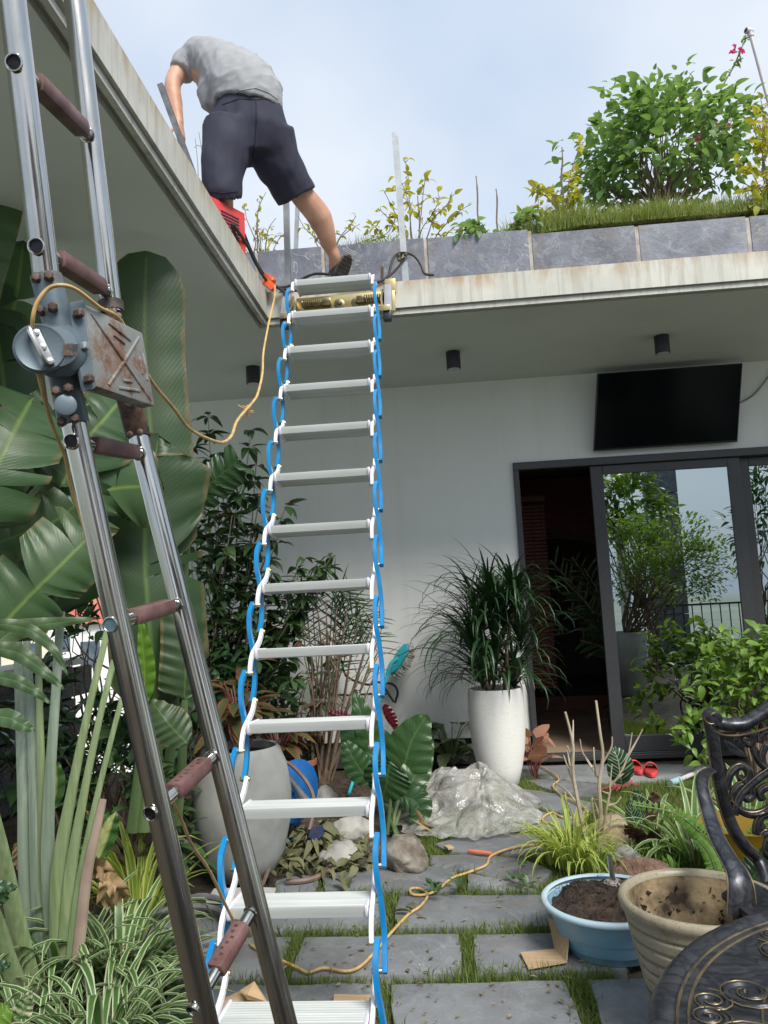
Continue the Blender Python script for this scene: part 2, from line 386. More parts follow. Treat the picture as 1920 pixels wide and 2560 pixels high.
m_terra = M('terracotta', (.33, .13, .075), (.42, .19, .11), 9, .8, bp=.2, bs=60)
m_basin = M('pale_blue_plastic', (.17, .37, .50), (.27, .42, .50), 7, .4, detail=9, bp=.08, bs=60)
m_basinrim = M('scuffed_basin_rim', (.42, .56, .64), (.50, .42, .33), 14, .55, lo=.55, hi=.75)
def glaze_mat():
    m, n, p, o = _new('speckled_beige_glaze'); p.inputs['Roughness'].default_value = .34
    a = ramp(n, noise(n, 6, 6), [(.3, (.26, .225, .15)), (.7, (.39, .35, .26))])
    a = mix(n, ramp(n, noise(n, 7, 8, .7, (3, 3, .5)), [(.55, 0), (.72, .75)]), a, (.23, .15, .085))
    a = mix(n, ramp(n, noise(n, 120, 3), [(.6, 0), (.68, .7)]), a, (.12, .08, .05))
    n.links.new(a, p.inputs['Base Color']); bump(n, p, noise(n, 40, 5), .15, .004); return m
m_glaze = glaze_mat()
m_glazein = M('muddy_pot_inside', (.34, .255, .15), (.045, .032, .022), 9, .7, lo=.46, hi=.62, bp=.4, bs=40)
def bronze_mat():
    m, n, p, o = _new('worn_dark_bronze'); p.inputs['Metallic'].default_value = .75
    w_ = ramp(n, noise(n, 16, 9, .75), [(.62, 0), (.76, .5)])
    sw = noise(n, 5, 3, .5, dist=3.5); a = ramp(n, sw, [(.2, (.028, .030, .038)), (.42, (.085, .088, .10)), (.5, (.04, .042, .05)), (.62, (.11, .112, .125)), (.8, (.045, .045, .05))])
    n.links.new(mix(n, w_, a, (.36, .28, .17)), p.inputs['Base Color'])
    n.links.new(ramp(n, noise(n, 25, 6), [(.3, .26), (.7, .5)]), p.inputs['Roughness']); bump(n, p, noise(n, 70, 6), .12, .003); return m
m_bronze = bronze_mat()
m_gold = M('rubbed_gold_edge', (.30, .23, .13), (.12, .10, .075), 22, .38, metal=.8)
m_rock = M('garden_rock', (.10, .08, .06), (.30, .275, .235), 7, .85, bp=.7, bs=14, bd=.03, detail=10)
m_rockt = M('tan_rock', (.33, .24, .15), (.46, .36, .25), 6, .85, bp=.5, bs=14, bd=.02)
m_rockr = M('reddish_lava_stone', (.20, .11, .075), (.34, .22, .17), 12, .95, bp=1, bs=40, bd=.03)
m_rockg = M('pale_grey_rock', (.25, .245, .23), (.42, .41, .38), 6, .85, bp=.5, bs=16, bd=.02)
m_stone = slate_mat('dark_walling_stone', (.035, .038, .043), (.10, .105, .115), .25, .7)
m_mortar = M('dark_mortar', (.03, .031, .033), (.05, .05, .05), 20, .9)
m_cope = M('white_coping', (.62, .62, .60), (.74, .74, .72), 8, .7)
m_card = M('corrugated_cardboard', (.42, .29, .17), (.50, .36, .22), 7, .85, stretch=(1, 9, 1))
m_cardw = M('torn_white_board', (.52, .52, .51), (.62, .61, .58), 9, .8)
m_hose = M('grey_garden_hose', (.13, .13, .14), (.22, .215, .22), 18, .5)
m_hoseb = M('brown_hose', (.15, .095, .075), (.22, .15, .125), 14, .5)
m_bluep = M('blue_plastic', (.01, .10, .33), (.015, .14, .42), 10, .35)
m_cyan = M('cyan_plastic', (.02, .42, .52), (.03, .48, .58), 10, .4)
m_chen = M('dirty_white_chenille', (.40, .39, .36), (.56, .55, .51), 60, .95, bp=.8, bs=120)
m_iron = M('black_wrought_iron', (.016, .016, .018), (.03, .028, .027), 20, .5, metal=.4)
m_slip = M('red_foam_rubber', (.62, .05, .05), (.68, .08, .075), 14, .55)
m_ribbon = M('faded_red_ribbon', (.30, .03, .05), (.36, .06, .075), 20, .6)
m_stick = M('orange_red_stick', (.48, .13, .07), (.56, .19, .11), 18, .7)
m_yel = M('mustard_yellow_plastic', (.30, .18, .01), (.36, .22, .015), 10, .4)
m_chrome = M('polished_steel', (.66, .65, .63), None, rough=.28, metal=1)
m_bark = M('pale_bark', (.34, .27, .185), (.54, .46, .35), 16, .85, stretch=(1, 1, .3), bp=.4, bs=50, bd=.006)
m_barkd = M('brown_bark', (.12, .085, .06), (.23, .17, .12), 14, .9, stretch=(1, 1, .3), bp=.4, bs=50, bd=.006)
m_twig = M('grey_brown_twig', (.13, .09, .065), (.22, .16, .12), 14, .85)
m_tile = M('brown_floor_tile', (.46, .33, .235), (.56, .42, .31), 2.5, .35, detail=9, bp=.05, bs=30)
m_redw = M('dark_red_timber', (.20, .062, .05), (.28, .095, .075), 7, .5, stretch=(1, 1, 9))
m_redb = M('maroon_blind_slat', (.12, .030, .027), (.16, .042, .038), 9, .45)
m_room = M('dim_room_wall', (.22, .13, .105), (.28, .17, .14), 3, .8)
def wrap_mat():
    m, n, p, o = _new('bubble_wrap_film'); p.inputs['Base Color'].default_value = (.58, .575, .55, 1); p.inputs['Roughness'].default_value = .14
    p.inputs['Specular IOR Level'].default_value = .8
    t = N(n, 'ShaderNodeTexCoord'); v = N(n, 'ShaderNodeTexVoronoi'); v.inputs['Scale'].default_value = 95; n.links.new(t.outputs['Object'], v.inputs['Vector'])
    bump(n, p, v.outputs[0], .5, .004)
    tr = N(n, 'ShaderNodeBsdfTransparent'); tr.inputs[0].default_value = (.85, .85, .84, 1)
    ms = N(n, 'ShaderNodeMixShader'); f = ramp(n, noise(n, 7, 8, .7, dist=1.5), [(.35, .20), (.65, .62)]); n.links.new(f, ms.inputs[0])
    n.links.new(tr.outputs[0], ms.inputs[1]); n.links.new(p.outputs[0], ms.inputs[2]); n.links.new(ms.outputs[0], o.inputs[0]); return m
m_wrap = wrap_mat()
# foliage
l_bush = leafmat('ficus_leaf', (.07, .16, .03), (.21, .34, .05), .35, .3, 'midrib', (.20, .34, .08))
l_roof = leafmat('roof_shrub_leaf', (.085, .19, .055), (.21, .34, .12), .45, .45, 'midrib', (.20, .36, .12), 7)
l_yel = leafmat('yellow_green_leaf', (.30, .33, .03), (.48, .46, .05), .5, .4, 'midrib', (.4, .42, .12), 6)
l_dark = leafmat('dark_glossy_leaf', (.014, .045, .016), (.035, .085, .026), .32, .15, 'midrib', (.06, .12, .05), 9)
l_tall = leafmat('tall_shrub_leaf', (.03, .074, .026), (.075, .14, .052), .38, .2, 'midrib', (.08, .15, .06), 9)
l_young = leafmat('reddish_young_leaf', (.16, .06, .04), (.22, .11, .05), .4, .25)
l_ban = leafmat('strelitzia_leaf', (.034, .082, .032), (.078, .15, .062), .38, .30, 'midrib', (.20, .30, .08), 46, tcol=(.09, .17, .035), vb=.12, brown=.5)
l_ban2 = leafmat('banana_leaf', (.021, .052, .021), (.046, .094, .036), .42, .26, 'midrib', (.11, .19, .05), 52, vb=.12, brown=.5)
l_lime = leafmat('lime_young_leaf', (.09, .20, .02), (.15, .28, .03), .4, .35, 'midrib', (.22, .34, .06), 20)
l_stem = M('pale_green_stem', (.13, .20, .08), (.29, .345, .19), 1, .42, stretch=(70, 70, 1.2), bp=.25, bs=20, lo=.25, hi=.75)
l_stemb = M('bluish_green_stem', (.14, .20, .135), (.31, .37, .30), 1, .45, stretch=(70, 70, 1.2), bp=.25, bs=20, lo=.25, hi=.75)
l_stemd = M('dry_stem', (.26, .19, .15), (.36, .28, .22), 8, .7)
l_spid = leafmat('green_white_edged_strap', (.05, .13, .035), (.10, .20, .05), .4, .25, 'edge', (.52, .57, .36), 3)
l_spid2 = leafmat('yellow_green_strap', (.20, .34, .05), (.34, .46, .07), .45, .3, 'edge', (.66, .66, .22), 3)
l_spid3 = leafmat('cream_edged_strap', (.09, .22, .05), (.16, .30, .07), .4, .3, 'edge', (.60, .63, .38), 3)
l_drac = leafmat('dracaena_strap', (.010, .034, .014), (.028, .068, .024), .38, .12, 'midrib', (.05, .11, .04), 3)
l_big = leafmat('broad_glossy_leaf', (.018, .052, .018), (.042, .10, .03), .32, .22, 'midrib', (.08, .15, .05), 12)
l_agl = leafmat('aglaonema_leaf', (.06, .10, .035), (.13, .12, .045), .4, .2, 'edge', (.22, .085, .05), 8)
l_aglp = leafmat('pink_mottled_leaf', (.50, .14, .15), (.56, .26, .22), .42, .25, 'blotch', (.22, .26, .11), 8)
l_dief = leafmat('mottled_cream_leaf', (.06, .14, .05), (.10, .19, .07), .42, .25, 'blotch', (.42, .45, .27), 8)
l_dief2 = leafmat('yellow_centred_leaf', (.05, .13, .03), (.07, .16, .04), .42, .28, 'mid', (.55, .60, .25), 8)
l_cal = leafmat('pinstriped_leaf', (.014, .05, .022), (.022, .065, .03), .32, .15, 'veins', (.38, .46, .30), 11)
l_calr = leafmat('dark_plum_leaf', (.05, .025, .02), (.08, .04, .03), .35, .15)
l_fern = leafmat('fern_leaflet', (.14, .32, .05), (.24, .44, .08), .5, .4)
l_dry = leafmat('withered_leaf', (.085, .095, .045), (.20, .20, .10), .75, .12)
l_dryb = leafmat('brown_dead_leaf', (.26, .17, .085), (.42, .30, .16), .8, .2)
l_anth = leafmat('crimson_spathe', (.07, .004, .010), (.10, .006, .014), .3, .2)
l_pink = leafmat('magenta_bract', (.62, .03, .22), (.74, .08, .32), .6, .4)
m_grass = leafmat('grass_blade', (.06, .115, .022), (.20, .265, .06), .6, .35)
m_grassr = leafmat('roof_grass_blade', (.14, .21, .04), (.32, .37, .10), .6, .4)
# ------------------------------------------------------------------ plant helpers
def shape_fn(kind, t):
    if kind == 'ovate': return (math.sin(PI*min(1, t**.75))**.8)*(1-.12*t)
    if kind == 'lance': return math.sin(PI*t**.85)**.9
    if kind == 'round': return math.sin(PI*t**.62)**.6
    if kind == 'strap': return min(1, t*6+.5)*(1-t**3)**.8+.02
    if kind == 'obov': return math.sin(PI*t**1.3)**.8
    return math.sin(PI*t)
def leafmesh(name, mat, w=.4, fold=.18, curl=.18, kind='ovate', n=5, twist=0, wav=0):
    """unit leaf along +Y, folded along the midrib, drooping to -Z"""
    V = []; UVs = []
    for i in range(n+1):
        t = i/n; hw = w/2*max(shape_fn(kind, t), .015); y = t*(1-.25*abs(curl)*t); z = -curl*t*t
        for s in (-1, 0, 1):
            zz = z + abs(s)*fold*hw*2*(.6 if s else 0) + wav*math.sin(t*11+s*2)*abs(s)*hw
            V.append((s*hw*math.cos(fold)+twist*t*t*.2, y, zz)); UVs.append((.5+s*.5, t))
    me = npmesh(name, V, grid_faces(n+1, 3), 4, UVs); me.materials.append(mat); return me
def strapmesh(name, mat, w=.05, droop=.6, rise=.8, n=7, kind='strap', fold=.25):
    """unit-length blade that rises along +Y/+Z and arches over"""
    V = []; UVs = []; p = np.zeros(3); th = rise
    for i in range(n+1):
        t = i/n; hw = w/2*max(shape_fn(kind, t), .02)
        for s in (-1, 0, 1): V.append((s*hw, p[1]-abs(s)*fold*hw*math.sin(th), p[2]+abs(s)*fold*hw*math.cos(th))); UVs.append((.5+s*.5, t))
        p = p + np.array((0, math.cos(th), math.sin(th)))/n; th -= droop*(.35+1.6*t)/n*2
    me = npmesh(name, V, grid_faces(n+1, 3), 4, UVs); me.materials.append(mat); return me
def frame_mat(p, d, up, sx, sy, sz=None):
    y = Vector(d).normalized(); x = y.cross(Vector(up))
    if x.length < 1e-5: x = y.orthogonal()
    x.normalize(); z = x.cross(y)
    sz = sz or sy
    return Matrix(((x.x*sx, y.x*sy, z.x*sz, p[0]), (x.y*sx, y.y*sy, z.y*sz, p[1]), (x.z*sx, y.z*sy, z.z*sz, p[2]), (0, 0, 0, 1)))
class Leaves:
    def __init__(s, root, meshes, name='leaf'): s.root = root; s.me = meshes; s.name = name; s.L = []
    def add(s, p, d, up, L, W=None, k=None):
        s.L.append((frame_mat(p, d, up, W or L, L), s.me[random.randrange(len(s.me)) if k is None else k]))
    def done(s, limit=300, rest='foliage'):
        off = origin(s.root)
        s.L.sort(key=lambda q: (q[0].translation-EYEV).length)
        for mtx, me in s.L[:limit]:
            o = bpy.data.objects.new(s.name, me); o.parent = s.root; COL.objects.link(o)
            mm = mtx.copy(); mm.translation = mtx.translation-off; o.matrix_local = mm
        R = s.L[limit:]
        if R:
            cache = {}; Vs = []; Fs = []; Us = []; n0 = 0
            for mtx, me in R:
                if me.name not in cache:
                    c = np.empty(len(me.vertices)*3, np.float32); me.vertices.foreach_get('co', c)
                    li = np.empty(len(me.loops), np.int32); me.loops.foreach_get('vertex_index', li)
                    u = np.empty(len(me.loops)*2, np.float32); me.uv_layers[0].data.foreach_get('uv', u)
                    uvv = np.zeros((len(me.vertices), 2), np.float32); uvv[li] = u.reshape(-1, 2)
                    cache[me.name] = (c.reshape(-1, 3), li, uvv)
                c, li, uvv = cache[me.name]; A = np.array(mtx)
                Vs.append(c @ A[:3, :3].T + A[:3, 3] - np.array(off)); Fs.append(li+n0); Us.append(uvv); n0 += len(c)
            me = npmesh(rest, np.concatenate(Vs), np.concatenate(Fs), 4, np.concatenate(Us))
            for m_ in {id(q[1].materials[0]): q[1].materials[0] for q in R}.values(): me.materials.append(m_)
            o = link(rest, me, None, s.root); o['kind'] = 'stuff'
def rnd(a, b): return random.uniform(a, b)
def rdir(): 
    z = rnd(-1, 1); a = rnd(0, 2*PI); r = math.sqrt(1-z*z); return Vector((r*math.cos(a), r*math.sin(a), z))
def branch_path(a, b, sag=.0, wob=.02, k=6):
    a, b = Vector(a), Vector(b); L = (b-a).length; P = []
    for i in range(k+1):
        t = i/k; p = a.lerp(b, t)
        if 0 < i < k: p += Vector((rnd(-1, 1), rnd(-1, 1), rnd(-1, 1)))*wob*L
        p.z -= sag*L*math.sin(PI*t)*(1); P.append(p)
    return smooth_path(P, 2)
def variants(name, mat, cnt, **kw):
    out = []
    for i in range(cnt):
        k = dict(kw); k['curl'] = kw.get('curl', .2)*rnd(.3, 1.8); k['fold'] = kw.get('fold', .2)*rnd(.6, 1.4); k['w'] = kw.get('w', .4)*rnd(.85, 1.15)
        out.append(leafmesh(name, mat, **k))
    return out
def straps(name, mat, cnt, w=.05, droop=(.3, 1.2), rise=(.6, 1.4), **kw):
    return [strapmesh(name, mat, w*rnd(.85, 1.15), rnd(*droop), rnd(*rise), **kw) for _ in range(cnt)]
def strap_clump(root, base, meshes, n, L, spread=.03, tilt=(0, .3), Wk=1.0, name='leaf', az=None, limit=300):
    lv = Leaves(root, meshes, name)
    for i in range(n):
        a = rnd(*az) if az else rnd(0, 2*PI); r = spread*math.sqrt(random.random())
        p = Vector(base)+Vector((math.cos(a)*r, math.sin(a)*r, rnd(0, .01)))
        d = Vector((math.cos(a), math.sin(a), rnd(*tilt))); l = rnd(*L)
        lv.add(p, d, (0, 0, 1), l, l*Wk)
    lv.done(limit)
def crown_shrub(root, c, rad, n, meshes, L, seed_pts=14, trunk_from=None, mat=m_twig, tw=.012, droop=.15, hollow=.35, lift=.25, limit=300, clus=.34):
    """twigs from the trunk to lumps of an uneven crown, leaves whorled along the twigs"""
    c = Vector(c); rad = Vector(rad); lv = Leaves(root, meshes); mb = MB(); tips = []
    for i in range(seed_pts):
        d = rdir()
        if d.z < -.55: d.z *= -.4
        d.normalize(); k = rnd(.55, 1.0)
        tips.append(c+Vector((d.x*rad.x, d.y*rad.y, d.z*rad.z))*k)
    base = Vector(trunk_from) if trunk_from is not None else c-Vector((0, 0, rad.z))
    fork = base.lerp(c, .45)
    for t in tips:
        pth = branch_path(base if random.random() < .5 else fork, t, 0, .05)
        mb.tube(pth, [tw*(1-.75*j/(len(pth)-1)) for j in range(len(pth))], 5)
    mb.build('branch', mat, root)
    for i in range(n):
        t = random.choice(tips); o = rdir()*((random.random()**.5)*clus)
        p = t+Vector((o.x*rad.x, o.y*rad.y, o.z*rad.z)); out = (p-c); out.z += lift*rad.z
        d = out.normalized()+rdir()*.75; d.z -= droop
        up = Vector((0, 0, 1))+rdir()*.45
        lv.add(p, d, up, rnd(*L))
    lv.done(limit)
def big_leaf(name, mid, hwL, hwR, mat, parent, up=None, fold=.12, n=26, cols=5, tears=0, wav=.01, prof='ban', tearside=0):
    """a blade along a midrib; hwL/hwR half widths; tears cut it into side strips that droop"""
    P = smooth_path(mid, max(2, n//max(1, len(mid)-1))); m = len(P); rows = []
    T = [(P[min(i+1, m-1)]-P[max(i-1, 0)]).normalized() for i in range(m)]
    def f(t):
        if prof == 'ban': return min(1, (t/.07))**.6*min(1, ((1-t)/.16))**.55 if 0 < t < 1 else .02
        if prof == 'pt': return max(.015, min(1, t/.25)**.5*(1-max(0, (t-.2)/.8)**1.6))
        if prof == 'ov': return max(.02, math.sin(PI*t**.7)**.75)
        return max(.02, math.sin(PI*t)**.7)
    off = Vector(origin(parent)); V = []; Fc = []; UV = []
    cutsL = sorted(random.sample(range(2, m-2), min(tears, m-4))) if tears else []
    cutsR = sorted(random.sample(range(2, m-2), min(tears, m-4))) if tears else []
    for side, hw, cuts in ((-1, hwL, cutsL), (1, hwR, cutsR)):
        segs = []; s0 = 0
        for c_ in (cuts if tearside in (0, side) else [])+[m-1]: segs.append((s0, c_)); s0 = c_
        for a, b in segs:
            base = len(V); dr = rnd(.0, .35) if cuts else 0; sk = rnd(-.1, .25) if cuts else 0
            for i in range(a, b+1):
                t = i/(m-1); e = f(t)*hw
                u0 = Vector(up) if up is not None else (EYEV-P[i])
                sd = T[i].cross(u0).normalized()*side; nn = sd.cross(T[i])*side
                if nn.dot(u0) < 0: nn = -nn
                # strips narrow towards their tips
                loc = 0 if b == a else (i-a)/(b-a)
                for j in range(cols):
                    q = j/(cols-1); shrink = (.5-loc)*(.35*q*q)*((P[b]-P[a]).length if cuts and tearside in (0, side) else 0)
                    p = P[i]+sd*e*q+nn*(fold*e*q-(dr+.22)*e*q*q+wav*math.sin(i*1.9+side)*q)+T[i]*(e*q*(.28+sk*q)+shrink)
                    V.append(p-off); UV.append((.5+side*.5*q, t))
            nr = b-a+1
            for g in grid_faces(nr, cols): Fc.append([int(x)+base for x in g])
    me = npmesh(name, [tuple(v) for v in V], Fc, 4, UV); me.materials.append(mat)
    return link(name, me, None, parent)
# ------------------------------------------------------------------ setting: ground, slate path, grass
YW, YE, XE, ZS, ZR = 6.11, 4.47, -0.99, 3.0, 3.2     # house wall, rear eave, side eave, soffit, roof
def ground_z(x, y): return -.03
g = MB().prism([(-3.1, -6), (7, -6), (7, YW+.3), (-3.1, YW+.3)], -.4, -.03).build('ground', m_earth, None, smooth=False); g['kind'] = 'structure'
city = MB().prism([(-900, -900), (900, -900), (900, 1500), (-900, 1500)], -16, -14).build('city_ground', M('far_ground', (.17, .21, .17), (.27, .29, .25), .02, .9), None, smooth=False); city['kind'] = 'structure'
path = bpy.data.objects.new('path', None); COL.objects.link(path); path['kind'] = 'structure'
PAV = [
 [(978,2458),(1411,2449),(1500,2700),(990,2705)], [(1469,2449),(1700,2443),(1840,2660),(1560,2690)],
 [(762,2341),(1147,2333),(1153,2434),(727,2443)], [(1183,2338),(1500,2331),(1570,2424),(1192,2436)],
 [(470,2347),(729,2341),(692,2443),(420,2450)], [(430,2462),(935,2457),(926,2640),(330,2650)],
 [(999,2241),(1352,2238),(1390,2316),(988,2321)], [(640,2250),(957,2243),(948,2319),(590,2330)], [(400,2262),(612,2253),(560,2332),(330,2340)],
 [(811,2190),(880,2175),(966,2168),(1045,2163),(1111,2168),(1142,2175),(1142,2230),(812,2225)],
 [(690,2200),(750,2185),(795,2188),(786,2228),(676,2238)],
 [(1168,2183),(1238,2196),(1340,2224),(1346,2231),(1168,2223)],
 [(1075,2139),(1180,2136),(1278,2144),(1335,2158),(1382,2178),(1342,2219),(1277,2205),(1183,2181),(1078,2165)],
 [(1085,2108),(1170,2088),(1271,2080),(1390,2090),(1386,2128),(1280,2133),(1130,2128)],
 [(1190,2042),(1318,2026),(1440,2043),(1436,2082),(1267,2064),(1190,2070)],
 [(1250,1984),(1301,1970),(1400,1986),(1487,2006),(1480,2023),(1446,2040),(1308,2009)],
 [(1318,1950),(1360,1946),(1494,1959),(1505,1990),(1445,1988),(1360,1968)],
 [(1346,1913),(1560,1909),(1790,1911),(1650,1952),(1560,1963),(1346,1942)],
 [(1250,1916),(1338,1914),(1338,1938),(1262,1944)]]
pav_xy = []
for poly in PAV:
    P = [atZ(u, v, 0) for u, v in poly]; c = sum(P, Vector())/len(P)
    Q = []
    for i in range(len(P)):                      # chipped, not ruler-straight edges
        a, b = P[i], P[(i+1) % len(P)]; k = max(2, int((b-a).length/.11))
        for j in range(k):
            p = a.lerp(b, j/k)
            if j: n_ = (b-a).cross(Vector((0, 0, 1))).normalized(); p += n_*(rnd(-.006, .006)-max(0, rnd(-.03, .014)))
            Q.append((p.x, p.y))
    pav_xy.append(np.array([(p.x, p.y) for p in P]))
    mb = MB(); tz = rnd(-.004, .004); sx_, sy_ = rnd(-.004, .004), rnd(-.004, .004); n = len(Q)
    top = [(x, y, tz+sx_*(x-c.x)+sy_*(y-c.y)) for x, y in Q]; bot = [(x, y, -.06) for x, y in Q]
    mb.add(top+bot, [tuple(range(n))]+[(i, n+i, n+(i+1) % n, (i+1) % n) for i in range(n)])
    mb.build('paver', m_slate, path, bevel=.005, seg=2, ang=50)

def inside(poly, X, Y):
    r = np.zeros(X.shape, bool); n = len(poly)
    for i in range(n):
        x1, y1 = poly[i]; x2, y2 = poly[(i+1) % n]
        with np.errstate(divide='ignore', invalid='ignore'):
            r ^= ((y1 > Y) != (y2 > Y)) & (X < (x2-x1)*(Y-y1)/(y2-y1)+x1)
    return r
def grass(name, X, Y, Z, h, w_, mat, lean=.5, kind='stuff', parent=None):
    n = len(X); a = rng.uniform(0, 2*PI, n); b = rng.uniform(0, 2*PI, n); L = rng.uniform(.1, lean, n)*h
    cx_, cy_ = np.cos(a)*w_/2, np.sin(a)*w_/2; dx, dy = np.cos(b)*L, np.sin(b)*L; hz = np.sqrt(np.maximum(h*h-L*L, .0001))
    V = np.stack([np.stack([X-cx_, Y-cy_, Z], -1), np.stack([X+cx_, Y+cy_, Z], -1),
                  np.stack([X+cx_*.7+dx*.35, Y+cy_*.7+dy*.35, Z+hz*.6], -1), np.stack([X-cx_*.7+dx*.35, Y-cy_*.7+dy*.35, Z+hz*.6], -1),
                  np.stack([X+dx, Y+dy, Z+hz], -1)], 1).reshape(-1, 3)
    i = np.arange(n)[:, None]*5
    Fq = np.concatenate([i+np.array([[0, 1, 2]]), i+np.array([[0, 2, 3]]), i+np.array([[3, 2, 4]])], 1).reshape(-1, 3)
    UV = np.tile(np.array([(0, 0), (1, 0), (1, .6), (0, .6), (.5, 1)]), (n, 1))
    me = npmesh(name, V-np.array(origin(parent)), Fq, 3, UV); me.materials.append(mat); o = link(name, me, None, parent); o['kind'] = kind; return o
# joints and lawn
lawn = [[tuple(atZ(u, v, 0).xy) for u, v in q] for q in (
  [(560,2250),(1400,2225),(1700,2700),(300,2700)], [(690,2215),(1160,2140),(1400,2225),(640,2260)],
  [(1090,2150),(1040,2105),(1180,1985),(1200,1925),(1335,1945),(1500,1950),(1660,1945),(1920,1925),(1990,2150),(1400,2240)])]
CX_, CY_ = [], []
n = 330000
X = rng.uniform(-1.6, 3.2, n); Y = rng.uniform(1.9, 5.9, n); ok = np.zeros(n, bool)
for q in lawn: ok |= inside(q, X, Y)
for q in pav_xy: ok &= ~inside(q, X, Y)
from mathutils import noise as mnoise
dens = np.array([mnoise.noise((x*2.3, y*2.3, 3.1)) for x, y in zip(X, Y)]); ok &= rng.uniform(-.75, .35, n) < dens+.32
thin = inside([tuple(atZ(u, v, 0).xy) for u, v in ((1660,2010),(1500,2060),(1700,2180),(1990,2150),(1920,1985))], X, Y); ok &= ~(thin & (rng.uniform(0, 1, n) < .55))
X, Y = X[ok], Y[ok]; dens = dens[ok]
grass('grass', X, Y, np.full(len(X), -.03), (.03+.04*rng.random(len(X))**2)*(1+.5*np.clip(dens*2, -.5, 1)), .0045, m_grass, .85)
# stray blades leaning over the paver edges
bx, by = [], []
for q in pav_xy[:12]:
    for i in range(len(q)):
        a, b = q[i], q[(i+1) % len(q)]; k = int(np.linalg.norm(b-a)*42); t = rng.random(k)
        p = a+(b-a)*t[:, None]; nr = np.array([b[1]-a[1], a[0]-b[0]]); nr /= np.linalg.norm(nr)+1e-9
        p = p+nr*rng.normal(0, .012, k)[:, None]; keep = np.array([mnoise.noise((x*3, y*3, 9)) for x, y in p]) > -.15 if k else np.array([], bool)
        bx += list(p[keep, 0]); by += list(p[keep, 1])
bx, by = np.array(bx), np.array(by); m_ = by > 2.0
grass('grass', bx[m_], by[m_], np.full(m_.sum(), -.02), .05+.035*rng.random(m_.sum()), .0045, m_grass, .8)

# ------------------------------------------------------------------ house
def wall_mat():
    m, n, p, o = _new('lived_in_white_wall'); p.inputs['Roughness'].default_value = .75
    a = ramp(n, noise(n, .9, 8, .6), [(.3, (.77, .79, .775)), (.7, (.86, .87, .855))])
    a = mix(n, ramp(n, noise(n, 1.6, 8, .7, (5, 5, .25)), [(.52, 0), (.75, .22)]), a, (.55, .56, .52))
    a = mix(n, ramp(n, noise(n, 6, 8, .75), [(.66, 0), (.74, .25)]), a, (.52, .52, .48))
    t = N(n, 'ShaderNodeTexCoord'); sx = N(n, 'ShaderNodeSeparateXYZ'); n.links.new(t.outputs['Object'], sx.inputs[0])
    mr = N(n, 'ShaderNodeMapRange'); n.links.new(sx.outputs[2], mr.inputs[0]); mr.inputs[1].default_value = .55; mr.inputs[2].default_value = .2
    sp_ = N(n, 'ShaderNodeMath', operation='MULTIPLY'); n.links.new(mr.outputs[0], sp_.inputs[0]); n.links.new(ramp(n, noise(n, 14, 7, .7), [(.45, 0), (.65, .6)]), sp_.inputs[1])
    n.links.new(mix(n, sp_.outputs[0], a, (.36, .33, .27)), p.inputs['Base Color']); bump(n, p, noise(n, 160, 4), .08, .002); return m
m_wall = wall_mat()
house = thing('house', (0, YW, 0), 'white single-storey house with slate-edged planted flat roof and charcoal sliding doors', 'house')
DX0, DX1, DT = .573, 3.6, 2.315
b = MB(); b.box((-1.0135+.0, YW+.1, (ZS+.2)/2), (3.173, .2, ZS-.2)); b.build('wall', m_wall, house, smooth=False)
b = MB(); b.box(((DX0+3.7)/2, YW+.1, (DT+ZS)/2), (3.7-DX0, .2, ZS-DT)); b.box((5.4, YW+.1, 1.5), (3.4, .2, 3.0)); b.build('wall', m_wall, house, smooth=False)
b = MB(); b.box((-1.02, YW+.13, .09), (3.17, .12, .2)); b.build('plinth', m_dark, house, smooth=False)
b = MB(); b.box((-2.5, YW+2, 1.5), (.2, 3.8, 3)); b.build('wall', m_wall, house, smooth=False)
# roof: an L of concrete, its soffit, its painted fascia with a drip groove
L_ = [(-6.5, -.5), (XE-.012, -.5), (XE-.012, YE+.012), (7, YE+.012), (7, 10), (-6.5, 10)]
MB().prism(L_, ZS+.03, ZR-.004).build('roof_slab', m_conc, house, smooth=False)
L2 = [(-6.5, -.45), (XE-.075, -.45), (XE-.075, YE+.075), (7, YE+.075), (7, 10), (-6.5, 10)]
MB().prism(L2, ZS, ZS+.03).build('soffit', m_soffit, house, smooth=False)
b = MB(); b.box((XE-.006, (YE-.5)/2, (ZS+.035+ZR)/2), (.012, YE+.5-.012, ZR-ZS-.035)); b.box((XE-.030, (YE-.5)/2, ZS+.0175), (.024, YE+.5, .037))
b.build('fascia', m_fascia, house, smooth=False)
b = MB(); b.box(((XE-.012+7)/2, YE+.006, (ZS+.035+ZR)/2), (7-XE+.012, .012, ZR-ZS-.035)); b.box(((XE+7)/2, YE+.030, ZS+.0175), (7-XE+.04, .024, .037))
b.build('fascia', m_fascia, house, smooth=False)
# slate cladding of the roof planter, panel by panel with pale grout strips
YP, ZP = 5.02, 3.70
cuts = [atY(u, 600, YP).x for u in (560, 640, 806, 1063, 1325, 1594, 1875)]; cuts = [-6.0, -4.6, -3.2, -2.2]+cuts+[3.3, 4.4, 5.6]
for i in range(len(cuts)-1):
    x0, x1 = cuts[i]+.012, cuts[i+1]-.012; ztop = ZP+(.02 if i < 8 else -.01)-.012*i/3+.03
    MB().box(((x0+x1)/2, YP+.012+rnd(-.003, .003), (ZR+ztop)/2), (x1-x0, .024, ztop-ZR)).build('slate_panel', m_slate2, house, bevel=.003, seg=1)
    MB().box((cuts[i+1], YP+.016, (ZR+ztop)/2-.004), (.026, .02, ztop-ZR-.012)).build('grout_strip', M('grout', (.28, .24, .19), (.45, .42, .38), 14, .9) if i == 0 else bpy.data.materials['grout'], house, smooth=False)
